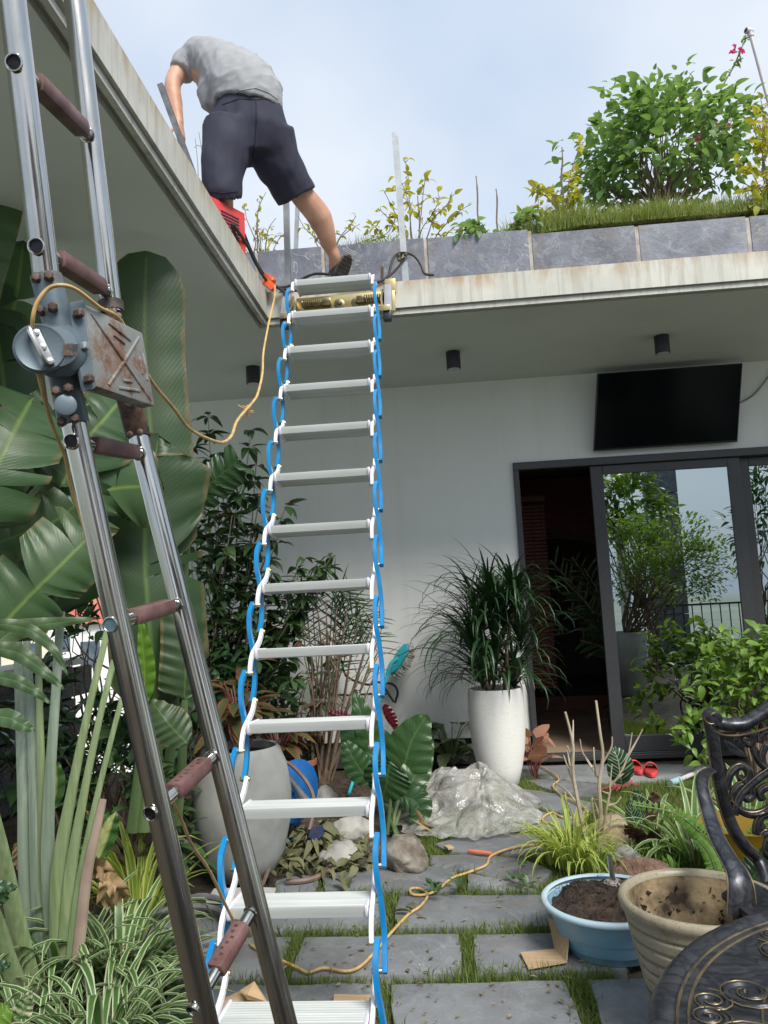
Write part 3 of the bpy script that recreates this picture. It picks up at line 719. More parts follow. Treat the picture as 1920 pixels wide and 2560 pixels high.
# sliding door: outer frame, opened left bay, two glazed leaves
fr = MB(); FD = .13
fr.box(((DX0+DX1)/2, YW+.035, DT-.03), (DX1-DX0, FD, .06)); fr.box((DX0+.022, YW+.035, DT/2-.03), (.044, FD, DT-.06)); fr.box((DX1-.022, YW+.035, DT/2-.03), (.044, FD, DT-.06))
fr.box(((DX0+DX1)/2, YW+.055, .018), (DX1-DX0-.088, FD, .036))
for k in range(3): fr.box(((DX0+DX1)/2, YW+.0+.045*k, .043), (DX1-DX0-.09, .008, .014))
door = fr.build('door_frame', m_frame, house, bevel=.003, seg=1)
xm0, xm1 = atY(1475, 1165, YW).x, atY(1505, 1165, YW).x; xn0, xn1 = atY(1834, 1152, YW).x, atY(1866, 1150, YW).x
for x0, x1, yy in ((xm0, xn0+.05, YW+.03), (xn1-.055, DX1-.05, YW+.085)):
    s_ = MB(); zt, zb = DT-.062, .05
    s_.box((x0+.048, yy, (zt+zb)/2), (.096, .04, zt-zb)); s_.box((x1-.048, yy, (zt+zb)/2), (.096, .04, zt-zb))
    s_.box(((x0+x1)/2, yy, zt-.035), (x1-x0-.192, .04, .07)); s_.box(((x0+x1)/2, yy, zb+.06), (x1-x0-.192, .04, .12))
    sash = s_.build('door_leaf', m_frame, house, bevel=.003, seg=1)
    gl = MB().box(((x0+x1)/2, yy-.004, (zt-.07+zb+.12)/2), (x1-x0-.19, .008, zt-zb-.188)).build('pane', m_glass, sash, smooth=False)
# the room behind
b = MB(); b.box((2.9, 12.1, 1.4), (8.4, .2, 3)); b.box((-1.2, 9.2, 1.4), (.2, 5.8, 3)); b.box((7.0, 9.2, 1.4), (.2, 5.8, 3)); b.build('room_wall', m_room, house, smooth=False)
MB().box((2.9, 9.2, 2.75), (8.2, 5.8, .1)).build('room_ceiling', m_room, house, smooth=False)
MB().box((2.9, 9.2, -.03), (8.2, 5.8, .08)).build('room_floor', m_conc, house, smooth=False)
tx = [-.2, .56, 1.34, 2.12, 2.9, 3.68]
for i in range(5):
    for j in range(4):
        MB().box(((tx[i]+tx[i+1])/2, YW+.55+.78*j, .018), (.776, .776, .02)).build('floor_tile', m_tile, house, bevel=.002, seg=1)
# timber partition with an arched opening
YB = 9.6; b = MB(); ar = [(2.6, .01), (2.6, 2.68), (.2, 2.68), (.2, .01), (.62, .01), (.62, 1.7)]
for k in range(9): a = PI*k/8; ar.append((1.28-.66*math.cos(a), 1.7+.22*math.sin(a)))
ar.append((1.94, .01)); b.extr([(x, YB, z) for x, z in ar], (0, .12, 0)); b.build('timber_partition', m_redw, house, smooth=False)
b = MB()
for k in range(12):
    a0 = PI*k/12; a1 = PI*(k+1)/12
    q = [(1.28-(.66+d)*math.cos(a), YB-.03, 1.7+(.22+d)*math.sin(a)) for d, a in ((.0, a0), (.09, a0), (.09, a1), (.0, a1))]; b.extr(q, (0, .03, 0))
b.build('arch_trim', M('brown_trim', (.12, .06, .045), (.15, .08, .06), 8, .5), house)
MB().box((1.5, 8.6, .1), (3.2, .3, .14)).build('room_step', m_redw, house, smooth=False)
# blind hanging inside, slat by slat
bl = thing('slatted_blind', (.95, 7.3, 1.0), 'maroon slatted blind hanging inside the open door', 'blind')
bx0, bx1 = atY(1318, 1600, 7.3).x-.02, atY(1385, 1600, 7.3).x
for k in range(50):
    z = .42+.034*k
    MB().box(((bx0+bx1)/2, 7.3, z), (bx1-bx0, .006, .026), Matrix.Rotation(R_(24), 3, 'X')).build('slat', m_redb, bl, smooth=False)
b = MB()
for q in (.2, .55, .85): b.tube([(bx0+(bx1-bx0)*q, 7.29, .4), (bx0+(bx1-bx0)*q, 7.29, 2.15)], .005, 5)
b.box(((bx0+bx1)/2, 7.3, 2.16), (bx1-bx0+.02, .05, .05)); b.build('blind_cord', m_redb, bl)
# screen on the wall, tipped forward
q = [atY(1490.7, 932.6, YW-.17), atY(1857, 909.5, YW-.17), atY(1839.6, 1106.8, YW-.06), atY(1485.5, 1126.5, YW-.06)]
w_ = ((q[1]-q[0]).length+(q[2]-q[3]).length)/2; c_ = sum(q, Vector())/4; upv = ((q[0]+q[1])/2-(q[2]+q[3])/2); h_ = upv.length; upv.normalize()
rt_ = Vector((1, 0, 0)); nrm = rt_.cross(upv); rot = Matrix((rt_, -nrm*-1, upv)).transposed()
rot = Matrix((rt_, upv.cross(rt_), upv)).transposed()
tv = thing('television', c_, 'wide black flat television tipped forward above the sliding door', 'television')
MB().box(c_, (w_, .035, h_), rot).build('casing', m_black, tv, bevel=.004)
MB().box(c_+rot @ Vector((0, -.0195, .004)), (w_-.016, .003, h_-.024), rot).build('screen', m_screen, tv, smooth=False)
MB().box((c_.x, YW-.05, c_.z), (.3, .096, .2)).build('wall_bracket', m_black, tv, smooth=False)
cb = MB().tube(smooth_path([atY(1838, 1012, YW-.02), atY(1880, 990, YW-.02), atY(1915, 950, YW-.02), atY(1960, 890, YW-.02)]), .008, 6).build('cable', m_grey)
tag(cb, 'pale grey cable curving up the wall beside the television', 'cable')
# downlights under the eave
for (u, v, lab) in ((632, 918, 'black cylinder downlight left of the folding ladder, behind the cord'), (1132, 880, 'black cylinder downlight right of the folding ladder'), (1653, 840, 'black cylinder downlight above the television')):
    p = atZ(u, v, ZS); t = thing('downlight', p, lab, 'downlight', 'cylinder downlights under the eave')
    MB().lathe([(.048, -.125), (.05, -.12), (.05, 0)], p, 24).build('housing', m_black, t)
    MB().lathe([(.041, -.1275), (.041, -.1235)], p, 24).build('lens', m_lens, t)
# switch plate
q0, q1 = atY(1215, 1440, YW), atY(1256, 1468, YW); c_ = (q0+q1)/2; c_.y = YW-.008
t = thing('switch_plate', c_, 'dark wall switch plate with three ring buttons above the tall white pot', 'switch')
MB().box(c_, (q1.x-q0.x, .016, abs(q0.z-q1.z)), None).build('plate', M('dark_grey_plate', (.07, .085, .085), (.09, .10, .10), 30, .35), t, bevel=.003)
for k in (-1, 0, 1):
    b = MB(); cc = c_+Vector((k*.032, -.0095, .0)); b.tube([cc+Vector((math.cos(a)*.011, 0, math.sin(a)*.011)) for a in np.linspace(0, 2*PI, 17)], .0015, 5); b.build('button_ring', m_grey, t)

# low boundary wall of dark stone
XW, ZW = -3.0, .955
bw = thing('stone_wall', (XW, 3, 0), 'low dark stone garden wall with white coping along the left edge', 'wall')
MB().box((XW-.12, 2.2, .44), (.2, 7.6, .9)).build('core', m_mortar, bw, smooth=False)
MB().box((XW-.1, 2.2, ZW-.025), (.34, 7.7, .05)).build('coping', m_cope, bw, bevel=.006)
vars_ = []
for k in range(6):
    mb = MB().box((0, 0, 0), (.05, 1, 1)); bm_ = None
    o = mb.build('stone_block', m_stone, None, bevel=.03, seg=1); me = o.data; bpy.data.objects.remove(o); vars_.append(me)
z = 0; row = 0; cnt = 0
while z < .88:
    hh = [.15, .2, .12, .18, .24][row % 5]; hh = min(hh, .90-z); y = -1.2+rnd(0, .2)
    while y < 5.95:
        ll = rnd(.2, .55); o = bpy.data.objects.new('stone_block', random.choice(vars_)); o.parent = bw; COL.objects.link(o); cnt += 1
        o.location = (.005+rnd(-.008, .012), y+ll/2-3, z+hh/2); o.scale = (1, ll-.012, hh-.012); y += ll
    z += hh; row += 1
# ------------------------------------------------------------------ folding attic ladder (blue and white)
NS = 13; LW = .442
def step_pos(k):                      # k = 0 at the eave
    t = k/12.0
    return Vector((-.552+.036*t, 4.29-1.935*t, 3.148-3.032*t))
lad = thing('folding_ladder', (-.54, 2.3, 0), 'blue and white folding attic ladder hanging from the roof eave', 'ladder')
tdir = (step_pos(12)-step_pos(0)).normalized(); sp = (step_pos(1)-step_pos(0)).length
ndir = Vector((1, 0, 0)).cross(tdir); ndir = ndir if ndir.z > 0 else -ndir
# one tread: ribbed top, rounded nose towards the climber
prof = [(1.44*y_, z_-.052*1.44*y_) for y_, z_ in [(-.052, .0), (-.052, -.012), (-.047, -.032), (-.035, -.036), (.042, -.036), (.05, -.03), (.052, -.006)]]
for k in range(9): x = 1.44*(.046-.0105*k); prof += [(x, .002-.052*x), (x-.004, -.0005-.052*x), (x-.010, -.0005-.052*x)]
mb = MB(); mb.extr([(-(LW-.02)/2, y, z) for y, z in prof], (LW-.02, 0, 0))
tr_o = mb.build('tread', m_alu, None, ang=25); tread_me = tr_o.data; bpy.data.objects.remove(tr_o)
capp = [(-.055, .004), (-.056, -.014), (-.05, -.036), (-.036, -.041), (.044, -.041), (.055, -.034), (.057, .004)]
mb = MB(); mb.extr([(-.006, y*1.44, z-.052*1.44*y) for y, z in capp], (.012, 0, 0)); o = mb.build('end_cap', m_endcap, None, bevel=.003, seg=1); cap_me = o.data; bpy.data.objects.remove(o)
def put(me, name, loc, parent, rot=None, scale=None):
    o = bpy.data.objects.new(name, me); o.parent = parent; COL.objects.link(o); o.location = Vector(loc)-origin(parent)
    if rot is not None: o.rotation_euler = rot
    if scale is not None: o.scale = scale
    return o
A_, B_ = .45*sp, .38*sp; an, bn = .056, .050
def local(S, x, dt, dn): return S+Vector((x, 0, 0))+tdir*dt+ndir*dn
boltm = MB().lathe([(.0001, .019), (.007, .018), (.009, .014), (.009, -.014), (.007, -.018), (.0001, -.019)], (0, 0, 0), 10, (1, 0, 0)); o = boltm.build('bolt', m_brass, None); bolt_me = o.data; bpy.data.objects.remove(o)
for k in range(NS):
    S = step_pos(k)
    put(tread_me, 'tread', S, lad)
    for s in (-1, 1):
        put(cap_me, 'end_cap', S+Vector((s*(LW/2-.006), 0, 0)), lad)
        # white S-shaped arm through the tread end
        xa = s*(LW/2+.009); pts = []
        top = local(S, xa, -B_, -bn) if k > 0 else local(S, xa, -.03, 0)
        bot = local(S, xa, A_, an)
        ctl = [top, local(S, xa, -B_*.5, -bn*.62), local(S, xa, -.01, .004), local(S, xa, A_*.4, an*.95), local(S, xa, A_*.75, an*1.12), bot] if k > 0 else [top, local(S, xa, .02, .02), local(S, xa, A_*.5, an*1.05), bot]
        b = MB().bar(smooth_path(ctl, 5), .014, .024, (1, 0, 0)); b.build('white_arm', m_white, lad, bevel=.0025, seg=1)
        if k < NS-1:
            xb = s*(LW/2+.028); S1 = step_pos(k+1)
            a0 = local(S, xb, A_-.012, an); 
            if k < NS-2: S2 = step_pos(k+2); e0 = local(S2, xb-s*.0, -B_+.012, -bn)
            else: e0 = local(S1, xb, .35*sp, -.03)
            mid = local(S1, xb, 0, 0)
            ctl = [a0, a0.lerp(mid, .33)+ndir*.030-Vector((.006, 0, 0)), a0.lerp(mid, .7)+ndir*.026-Vector((.004, 0, 0)), mid+ndir*.002+Vector((.004, 0, 0)), mid.lerp(e0, .5)-ndir*.026+Vector((.010, 0, 0)), e0+Vector((.010, 0, 0))]
            b = MB().bar(smooth_path(ctl, 5), .0165, .024, (1, 0, 0)); b.build('blue_arm', m_blue, lad, bevel=.001, seg=1, ang=25)
            put(bolt_me, 'bolt', local(S, s*(LW/2+.015), A_-.005, an), lad)
            if k < NS-2: put(bolt_me, 'bolt', local(S2, s*(LW/2+.015), -B_+.005, -bn), lad)
# top anchorage on the fascia
plate = MB().box((-.51, YE-.012, 3.075), (.60, .014, .125)).build('anchor_plate', m_brass, lad, bevel=.002)
MB().box((-.235, YE-.010, 3.17), (.065, .012, .09)).build('anchor_tab', m_brass, lad, bevel=.002)
for x in (-.545, -.44):
    MB().lathe([(.015, 0), (.015, .008), (.011, .012), (.011, .02), (.0001, .022)], (x, YE-.018, 3.085), 8, (0, -1, 0)).build('bolt', m_spring, lad)
    MB().lathe([(.0001, .003), (.03, .002), (.034, 0)], (x-.004, YE-.0185, 3.08), 14, (0, -1, 0)).build('weld_scorch', m_spring, lad)
for s, x0, x1 in ((-1, -.775, -.64), (1, -.395, -.25)):
    pts = []; turns = 11
    for i in range(turns*10+1): a = i/10*2*PI; pts.append((x0+(x1-x0)*i/(turns*10), YE-.04+.022*math.cos(a), 3.09+.022*math.sin(a)))
    MB().tube(pts, .0045, 5).build('spring', m_spring, lad)
    xe = x1 if s < 0 else x0
    MB().box((xe+(-s)*.02, YE-.04, 3.088), (.05, .035, .045)).build('spring_eye', m_spring, lad, bevel=.008)
# side cheeks: grey hinge box, brass arm, pins
for s in (-1, 1):
    x = -.552+s*(LW/2+.085); 
    cheek = [(x-.022, YE-.02, 3.16), (x-.022, YE-.02, 3.05), (x-.022, YE-.17, 2.93), (x-.022, YE-.21, 2.945), (x-.022, YE-.18, 2.99), (x-.022, YE-.07, 3.16)]
    MB().extr(cheek, (.044, 0, 0)).build('hinge_box', m_grey, lad, bevel=.006)
    MB().bar([(x-s*.035, YE-.03, 3.13), (x-s*.04, YE-.13, 3.03), (x-s*.03, YE-.2, 2.955)], .012, .035, (1, 0, 0)).build('brass_arm', m_brass, lad, bevel=.003)
    MB().box((x-s*.015, YE-.205, 2.955), (.055, .045, .035)).build('brass_clevis', m_brass, lad, bevel=.004)
    MB().box((x-s*.005, YE-.19, 2.915), (.05, .05, .06)).build('rubber_stop', m_black, lad, bevel=.012)
    for dy, dz in ((-.2, 2.975), (-.205, 2.95)): put(bolt_me, 'bolt', (x-s*.05, YE+dy, dz), lad)
    MB().tube([(x-s*.04, YE-.2, 2.955), (-.552+s*(LW/2+.01), YE-.2, 2.99)], .008, 8).build('pivot_pin', m_brass, lad)

# ------------------------------------------------------------------ tubular steel folding ladder, close by
st = thing('steel_ladder', (-.45, 1.05, 0), 'foreground stainless tube folding ladder with red-brown rung sleeves and rusty locking hinge', 'ladder')
RR = .019
up1 = [atD(31, 0, 1.10), atD(101, 579, 1.13), atD(122, 740, 1.145)]; up1 = [up1[0]+(up1[0]-up1[2])*.85]+up1
lo1 = [atD(160, 960, 1.16), atD(191, 1096, 1.20), atD(262, 1386, 1.24), atD(309, 1617, 1.235), atD(351, 1809, 1.225), atD(417, 2117, 1.21), atD(449, 2270, 1.205), atD(512, 2540, 1.19)]
up2 = [atD(187, 0, 1.38), atD(254, 579, 1.395), atD(280, 780, 1.40)]; up2 = [up2[0]+(up2[0]-up2[2])*.8]+up2
lo2 = [atD(325, 1010, 1.42), atD(355, 1127, 1.45), atD(442, 1463, 1.47), atD(523, 1809, 1.44), atD(604, 2117, 1.38), atD(653, 2305, 1.34), atD(712, 2546, 1.30)]
def straight(P):                      # best straight line, so the tubes are true
    A = np.array([tuple(p) for p in P]); c = A.mean(0); _, _, vt = np.linalg.svd(A-c); d = vt[0]
    if d[2] > 0: d = -d
    t = (A-c) @ d; return Vector(c+d*t.min()), Vector(c+d*t.max()), Vector(d)
U1a, U1b, d1 = straight(up1); L1a, L1b, e1 = straight(lo1); U2a, U2b, d2 = straight(up2); L2a, L2b, e2 = straight(lo2)
L1b = L1b+e1*((L1b.z-.01)/-e1.z); L2b = L2b+e2*((L2b.z-.01)/-e2.z)
for a, b in ((U1a, U1b), (L1a, L1b), (U2a, U2b), (L2a, L2b)):
    MB().tube([a.lerp(b, i/8) for i in range(9)], RR, 28).build('rail', m_steel, st)
for b in (L1b, L2b): MB().lathe([(.024, 0), (.025, .02), (.022, .05)], b-Vector((0, 0, .01)), 20).build('rubber_foot', m_black, st)
def on(a, b, u, v):                   # point of the tube axis whose sight line passes u, v
    best = None
    for i in range(401):
        p = a.lerp(b, i/400); q = p-EYEV; z = q.dot(FW); uu = CX+F_PX*q.dot(RT)/z; vv = CY-F_PX*q.dot(UP)/z
        e = (uu-u)**2+(vv-v)**2
        if best is None or e < best[0]: best = (e, p)
    return best[1]
RUNG = [((42,175),(222,350),U1a,U1b,U2a,U2b,0),((99,627),(275,735),U1a,U1b,U2a,U2b,0),((187,1111),(359,1133),L1a,L1b,L2a,L2b,0),
        ((287,1557),(452,1508),L1a,L1b,L2a,L2b,1),((388,2017),(541,1880),L1a,L1b,L2a,L2b,0),((495,2496),(632,2262),L1a,L1b,L2a,L2b,0)]
m_teal = M('teal_plug', (.13, .25, .29), (.17, .30, .33), 30, .5)
for (p1, p2, a1, b1, a2, b2, plug) in RUNG:
    q1, q2 = on(a1, b1, *p1), on(a2, b2, *p2); d = (q2-q1).normalized(); L = (q2-q1).length
    out = (EYEV-q1); ax = -(d)
    MB().tube([q1-d*.0212, q1+d*.05, q2+d*.016], .0106, 20, caps=False).build('rung_tube', m_steel, st)
    a, b = q1+d*.045, q2-d*.045; upv = Vector((0, 0, 1)); upv = (upv-d*upv.dot(d)).normalized(); sv = d.cross(upv)
    sec = [(-.0125, -.012), (.0125, -.012), (.0158, 0), (.014, .014), (-.014, .014), (-.0158, 0)]
    MB().loft([[c+sv*x+upv*y for x, y in sec] for c in (a, a.lerp(b, .5), b)]).build('rung_sleeve', m_rung, st, bevel=.004, seg=2, ang=20)
    if p1[1] > 1700:
        mb = MB()
        for i in range(7): c = a.lerp(b, (i+1)/8)+upv*.0142; mb.box(c+sv*rnd(-.004, .004), (.004, .007, .001), Matrix((d, sv, upv)).transposed())
        mb.build('moulded_mark', m_bolt, st, smooth=False)
    # rolled collar and end disc where the rung pierces the near rail
    fv = -d; 
    mb = MB(); e = q1-d*.0212; n_ = 22
    rr = fv.orthogonal().normalized(); r2 = fv.cross(rr)
    mb.tube([e+fv*.001+(rr*math.cos(t)+r2*math.sin(t))*.0115 for t in np.linspace(0, 2*PI, n_)], .0017, 6, caps=False); mb.build('collar', m_steel, st)
    MB().lathe([(.0001, 0), (.0104, 0)], e+fv*(.0006 if plug else -.0006), 20, fv).build('socket', m_teal if plug else m_black, st)  # flat black disc paints the dark inside of the tube; teal is a plug
    mb = MB(); e = q2-d*.019
    mb.tube([e+(rr*math.cos(t)+r2*math.sin(t))*.0118 for t in np.linspace(0, 2*PI, n_)], .002, 6, caps=False); mb.build('collar', m_steel, st)
# locking hinge on the near rails: channel plates, round housing, handle
hv = (EYEV-atD(110, 870, 1.14)).normalized()       # the side the housing faces
axh = (hv - e1*hv.dot(e1)).normalized()
def channel(a, b, d, w0, w1, name, mat, par, rad=.0215):
    sv = d.cross(axh).normalized(); rings = []
    for i in range(7):
        c = a.lerp(b, i/6); k = w0+(w1-w0)*i/6; ring = []
        for t in np.linspace(-2.0, 2.0, 13): ring.append(c+axh*(rad*math.cos(t))*1.0+sv*(rad*k*math.sin(t)))
        rings.append(ring)
    mb = MB(); n = 13
    mb.add([p for r in rings for p in r], [(i*n+j, i*n+j+1, (i+1)*n+j+1, (i+1)*n+j) for i in range(6) for j in range(n-1)])
    return mb.build(name, mat, par)
hc = atD(128, 868, 1.135); 
hg = channel(on(U1a, U1b, 112, 690), atD(150, 830, 1.145), (atD(150, 830, 1.145)-on(U1a, U1b, 112, 690)).normalized(), 1.05, 1.0, 'hinge_plate', m_hinge, st)
hg2 = channel(atD(150, 900, 1.15), on(L1a, L1b, 186, 1062), (on(L1a, L1b, 186, 1062)-atD(150, 900, 1.15)).normalized(), 1.0, 1.1, 'hinge_plate', m_hinge, st)
dk = atD(128, 868, 1.118)
q = MB().lathe([(.041, -.022), (.041, -.01), (.0395, -.007), (.034, -.004), (.031, .001), (.029, .003), (.0001, .004)], dk-axh*.002+Vector((.008, 0, .0)), 40, axh); q.build('hinge_backing', m_hinge, st)
drum_c = atD(101, 872, 1.112); drum = MB().lathe([(.036, -.006), (.0365, .002), (.033, .006), (.030, .0045), (.0001, .0055)], drum_c, 40, axh).build('hinge_drum', m_hinge, st)
sv = Vector((1, 0, 0)); sv = (sv-axh*sv.dot(axh)).normalized(); tv_ = axh.cross(sv)
if tv_.z < 0: tv_ = -tv_
hd = (sv*.42-tv_).normalized()
a, b = drum_c+axh*.009-hd*.022, drum_c+axh*.009+hd*.022
hp = MB().bar([a-hd*.004+sv*.004, b+hd*.004+sv*.004], .012, .004, hd.cross(axh)).build('lock_lever', m_galv, drum, bevel=.0015)
MB().tube(smooth_path([a-sv*.002, a+axh*.012-sv*.003, b+axh*.012-sv*.003, b-sv*.002], 5), .0042, 10).build('lever_loop', m_chrome, drum)
for c in (a, b, a.lerp(b, .5)): MB().lathe([(.0055, 0), (.005, .003), (.0001, .0045)], c+sv*.004+axh*.001, 10, axh).build('rivet', m_galv, drum)
MB().bar([atD(158, 868, 1.112), atD(186, 864, 1.116)], .006, .008, axh).build('lock_pin', m_dhinge, st, bevel=.001)
MB().extr([atD(160, 862, 1.10), atD(196, 860, 1.105), atD(192, 890, 1.105), atD(158, 888, 1.10)], -axh*.002).build('lock_flap', m_dhinge, st)
for (u, v, dd) in ((90,694,1.118),(122,690,1.118),(100,774,1.118),(132,768,1.118),(140,977,1.128),(171,971,1.128),(154,1053,1.14),(186,1046,1.14)):
    MB().lathe([(.0075, -.01), (.0075, .003), (.005, .0055), (.0001, .006)], atD(u, v, dd), 6, axh).build('hinge_bolt', m_bolt, st)
MB().lathe([(.016, -.004), (.0155, .0), (.012, .0015), (.0001, .001)], atD(164, 1012, 1.128), 20, axh).build('pressed_boss', m_hinge, st)
# sheet cover of the hinge on the far rails
C4 = [atD(209, 757, 1.15), atD(357, 832, 1.31), atD(388, 1016, 1.31), atD(241, 966, 1.15)]
nrm = (C4[1]-C4[0]).cross(C4[3]-C4[0]).normalized()
if nrm.dot(EYEV-C4[0]) < 0: nrm = -nrm
cov = MB().extr(C4, -nrm*.026).build('hinge_cover', m_cover, st, bevel=.004)
def bil(s, t): return C4[0].lerp(C4[1], s).lerp(C4[3].lerp(C4[2], s), t)
mb = MB()
for a, b in (((.09, .09), (.93, .93)), ((.2, .93), (.9, .1)), ((.36, .1), (.72, .2)), ((.42, .23), (.6, .28)), ((.36, .92), (.74, .86)), ((.46, .8), (.62, .77)), ((.93, .3), (.93, .66)), ((.85, .38), (.85, .6))):
    mb.tube([bil(*a)-nrm*.001, bil((a[0]+b[0])/2, (a[1]+b[1])/2), bil(*b)-nrm*.001], .0032, 8)
mb.build('pressed_rib', m_cover, cov)
fl = [atD(176, 756, 1.14), atD(207, 749, 1.15), atD(212, 760, 1.152), atD(242, 964, 1.152), atD(232, 973, 1.15), atD(209, 976, 1.14), atD(190, 865, 1.135), atD(178, 800, 1.138)]
MB().extr(fl, -nrm*.004).build('hinge_flange', m_hinge, st)
for (u, v) in ((199,783),(211,866),(224,947)): MB().lathe([(.0075, -.006), (.0075, .003), (.005, .0055), (.0001, .006)], atD(u, v, 1.139), 6, nrm).build('hinge_bolt', m_bolt if v != 866 else m_galv, st)
sv0 = axh; axh = (hv - e2*hv.dot(e2)).normalized()
channel(on(U2a, U2b, 275, 755), on(U2a, U2b, 285, 815), d2, 1.05, 1.05, 'hinge_plate', m_dhinge, st)
channel(atD(318, 985, 1.405), on(L2a, L2b, 352, 1092), e2, 1.0, 1.08, 'hinge_plate', m_dhinge, st)
MB().tube([U2b, L2a], .017, 12).build('hinge_link', m_dhinge, st)
for (u, v) in ((322,1010),(345,1004),(325,1086),(350,1080),(284,780),(296,790)): MB().lathe([(.006, -.006), (.006, .003), (.0001, .005)], atD(u, v, 1.385 if v > 900 else 1.372), 6, axh).build('hinge_bolt', m_bolt, st)
axh = sv0

# ------------------------------------------------------------------ yellow flex: roof socket -> steel ladder -> over the path
W3 = [(687,714,4.42),(686,745,4.40),(677,784,4.3),(667,832,4.1),(658,885,3.9),(656,933,3.65),(645,982,3.35),(633,1004,3.2),(594,1050,2.85),(579,1089,2.6),(555,1106,2.4),(513,1094,2.15),(471,1069,1.9),(436,1023,1.65),(383,959,1.42),(350,900,1.36),(301,800,1.30),(250,769,1.18),(196,727,1.13),(157,713,1.10),(120,722,1.095),(90,763,1.09),(81,820,1.10),(88,900,1.17),(120,1030,1.21),(150,1110,1.245),(166,1154,1.26),(177,1216,1.275),(204,1297,1.29),(255,1500,1.30),(330,1780,1.29),(400,1950,1.28),(436,2013,1.32),(459,2063,1.42),(482,2116,1.55),(528,2185,1.85),(575,2285,2.25)]
cp = [atD(*q) for q in W3]+[atZ(u, v, .012) for u, v in ((610,2343),(634,2367),(704,2401),(745,2420),(771,2431),(810,2420),(865,2428),(902,2415),(942,2374),(975,2335),(1020,2287),(1051,2265),(1069,2238),(1051,2222),(1027,2222),(1030,2235),(1060,2237),(1093,2225),(1129,2196),(1165,2183),(1190,2174),(1216,2162),(1230,2138),(1291,2117),(1365,2110),(1395,2097),(1402,2067),(1362,2057),(1358,2043),(1382,2031),(1406,2043),(1463,2043),(1465,2023),(1440,2006),(1406,1989),(1382,1965),(1396,1945),(1348,1913))]
cs_ = smooth_path(cp, 5); cord = MB().tube(cs_, [.0030+.0026*min(1, max(0, ((p-EYEV).dot(FW)-1.2)/1.6)) for p in cs_], 8).build('power_cord', m_cord); tag(cord, 'dirty yellow power cord looping from the roof over the steel ladder and along the path', 'cord')
kn = atD(618, 1024, 3.12); mb = MB()
for i in range(9): d = rdir(); mb.tube([kn-d*.01, kn+d*.018, kn+d*.035+rdir()*.01], .0025, 4)
mb.tube([kn+Vector((-.012, 0, -.012)), kn+Vector((.012, 0, .014))], .011, 8)
t_ = mb.build('cord_tie', m_cord, cord)
# ------------------------------------------------------------------ things on the roof
def post(name, uv_top, uv_bot, Y, sec, mat, label, cat='post', tilt=None, group=None):
    a, b = atY(uv_bot[0], uv_bot[1], Y), atY(uv_top[0], uv_top[1], Y if tilt is None else tilt)
    if a.z > ZR: k = (a.z-ZR)/(b.z-a.z); a = a-(b-a)*k
    t = thing(name, (a.x, a.y, ZR), label, cat, group)
    d = (b-a).normalized(); x = Vector((1, 0, 0)); x = (x-d*x.dot(d)).normalized(); y = d.cross(x); s = sec/2; w_ = .0025
    mb = MB(); out = [(-s, -s), (s, -s), (s, s), (-s, s)]; inn = [(p*(1-w_/s), q*(1-w_/s)) for p, q in out]
    V = [p+x*i+y*j for p, L in ((a, out), (b, out), (b, inn), (b-d*.08, inn)) for i, j in L]
    F_ = [(i+k, i+(k+1) % 4, i+4+(k+1) % 4, i+4+k) for i in (0, 4, 8) for k in range(4)]+[(12, 13, 14, 15), (3, 2, 1, 0)]
    mb.add(V, F_).build('tube', mat, t, smooth=False)
    pl = MB().box((a.x, a.y, ZR+.004), (sec*2.6, sec*2.6, .008)).build('base_plate', mat, t, smooth=False)
    return t, a, b
t1, pa, pb = post('steel_post', (987, 335), (1014, 692), 4.56, .038, m_galv, 'tall galvanised square post with a welded clamp, standing clear right of the ladder', 'post')
wj = atY(1008, 642, 4.53); mb = MB()
for i in range(6): mb.lathe([(.0001, -.012), (.012, -.006), (.014, 0), (.01, .008), (.0001, .012)], wj+Vector((rnd(-.03, .02), rnd(-.01, .01), rnd(-.025, .03))), 8, rdir())
mb.build('weld_clamp', m_spring, t1)
post('steel_post', (715, 480), (721, 726), 4.50, .034, m_galv, 'galvanised square post standing behind the corner socket, under the crouching leg', 'post')
post('steel_post', (744, 512), (738, 660), 5.3, .028, m_galv, 'thin pale post in the roof planting behind the bent man', 'post')
post('square_tube', (401, 212), (452, 350), 3.75, .030, m_dsteel, 'dark open-ended square tube slanting beside the hand of the man', 'tube', tilt=3.72)
post('steel_stub', (955, 668), (955, 700), 4.7, .018, m_bolt, 'short rusty stub of bar just right of the top tread', 'stub')
# black cables
def cable(pts, r, label, k=6, mat=m_cable):
    o = MB().tube(smooth_path(pts, k), r, 7).build('black_cable', mat); return tag(o, label, 'cable')
ee = ZR+.012
cable([atZ(600, 640, ee)+Vector((0,0,.05)), atX(580,560,XE-.03), atX(617,612,XE+.002), atX(640,660,XE+.008), atY(668,703,4.42), atY(700,722,4.4), atY(715,735,4.37)], .009, 'thick black welding cable running down over the side fascia into the corner')
cable([atX(610,585,XE-.02), atX(632,637,XE-.01), atY(655,680,4.44), atY(690,716,4.42), atY(730,712,4.46), atY(770,690,4.6), atY(800,684,4.62), atY(850,690,4.62)], .009, 'black cable arching from the corner past the slipper to the top tread')
cable([atY(700,722,4.42), atY(740,727,4.4), atY(800,726,4.42), atY(860,716,4.44), atY(940,706,4.45), atY(970,692,4.47), atY(995,668,4.52), atY(1010,645,4.53)], .008, 'black cable lying behind the top tread and up to the clamp')
cable([atY(945,706,4.47), atY(970,690,4.48), atY(978,660,4.5), atY(990,638,4.52), atY(1010,632,4.52), atY(1035,640,4.52), atY(1052,662,4.5), atY(1062,684,4.48), atY(1085,688,4.475)], .008, 'black cable hooped over the clamped post onto the right fascia')
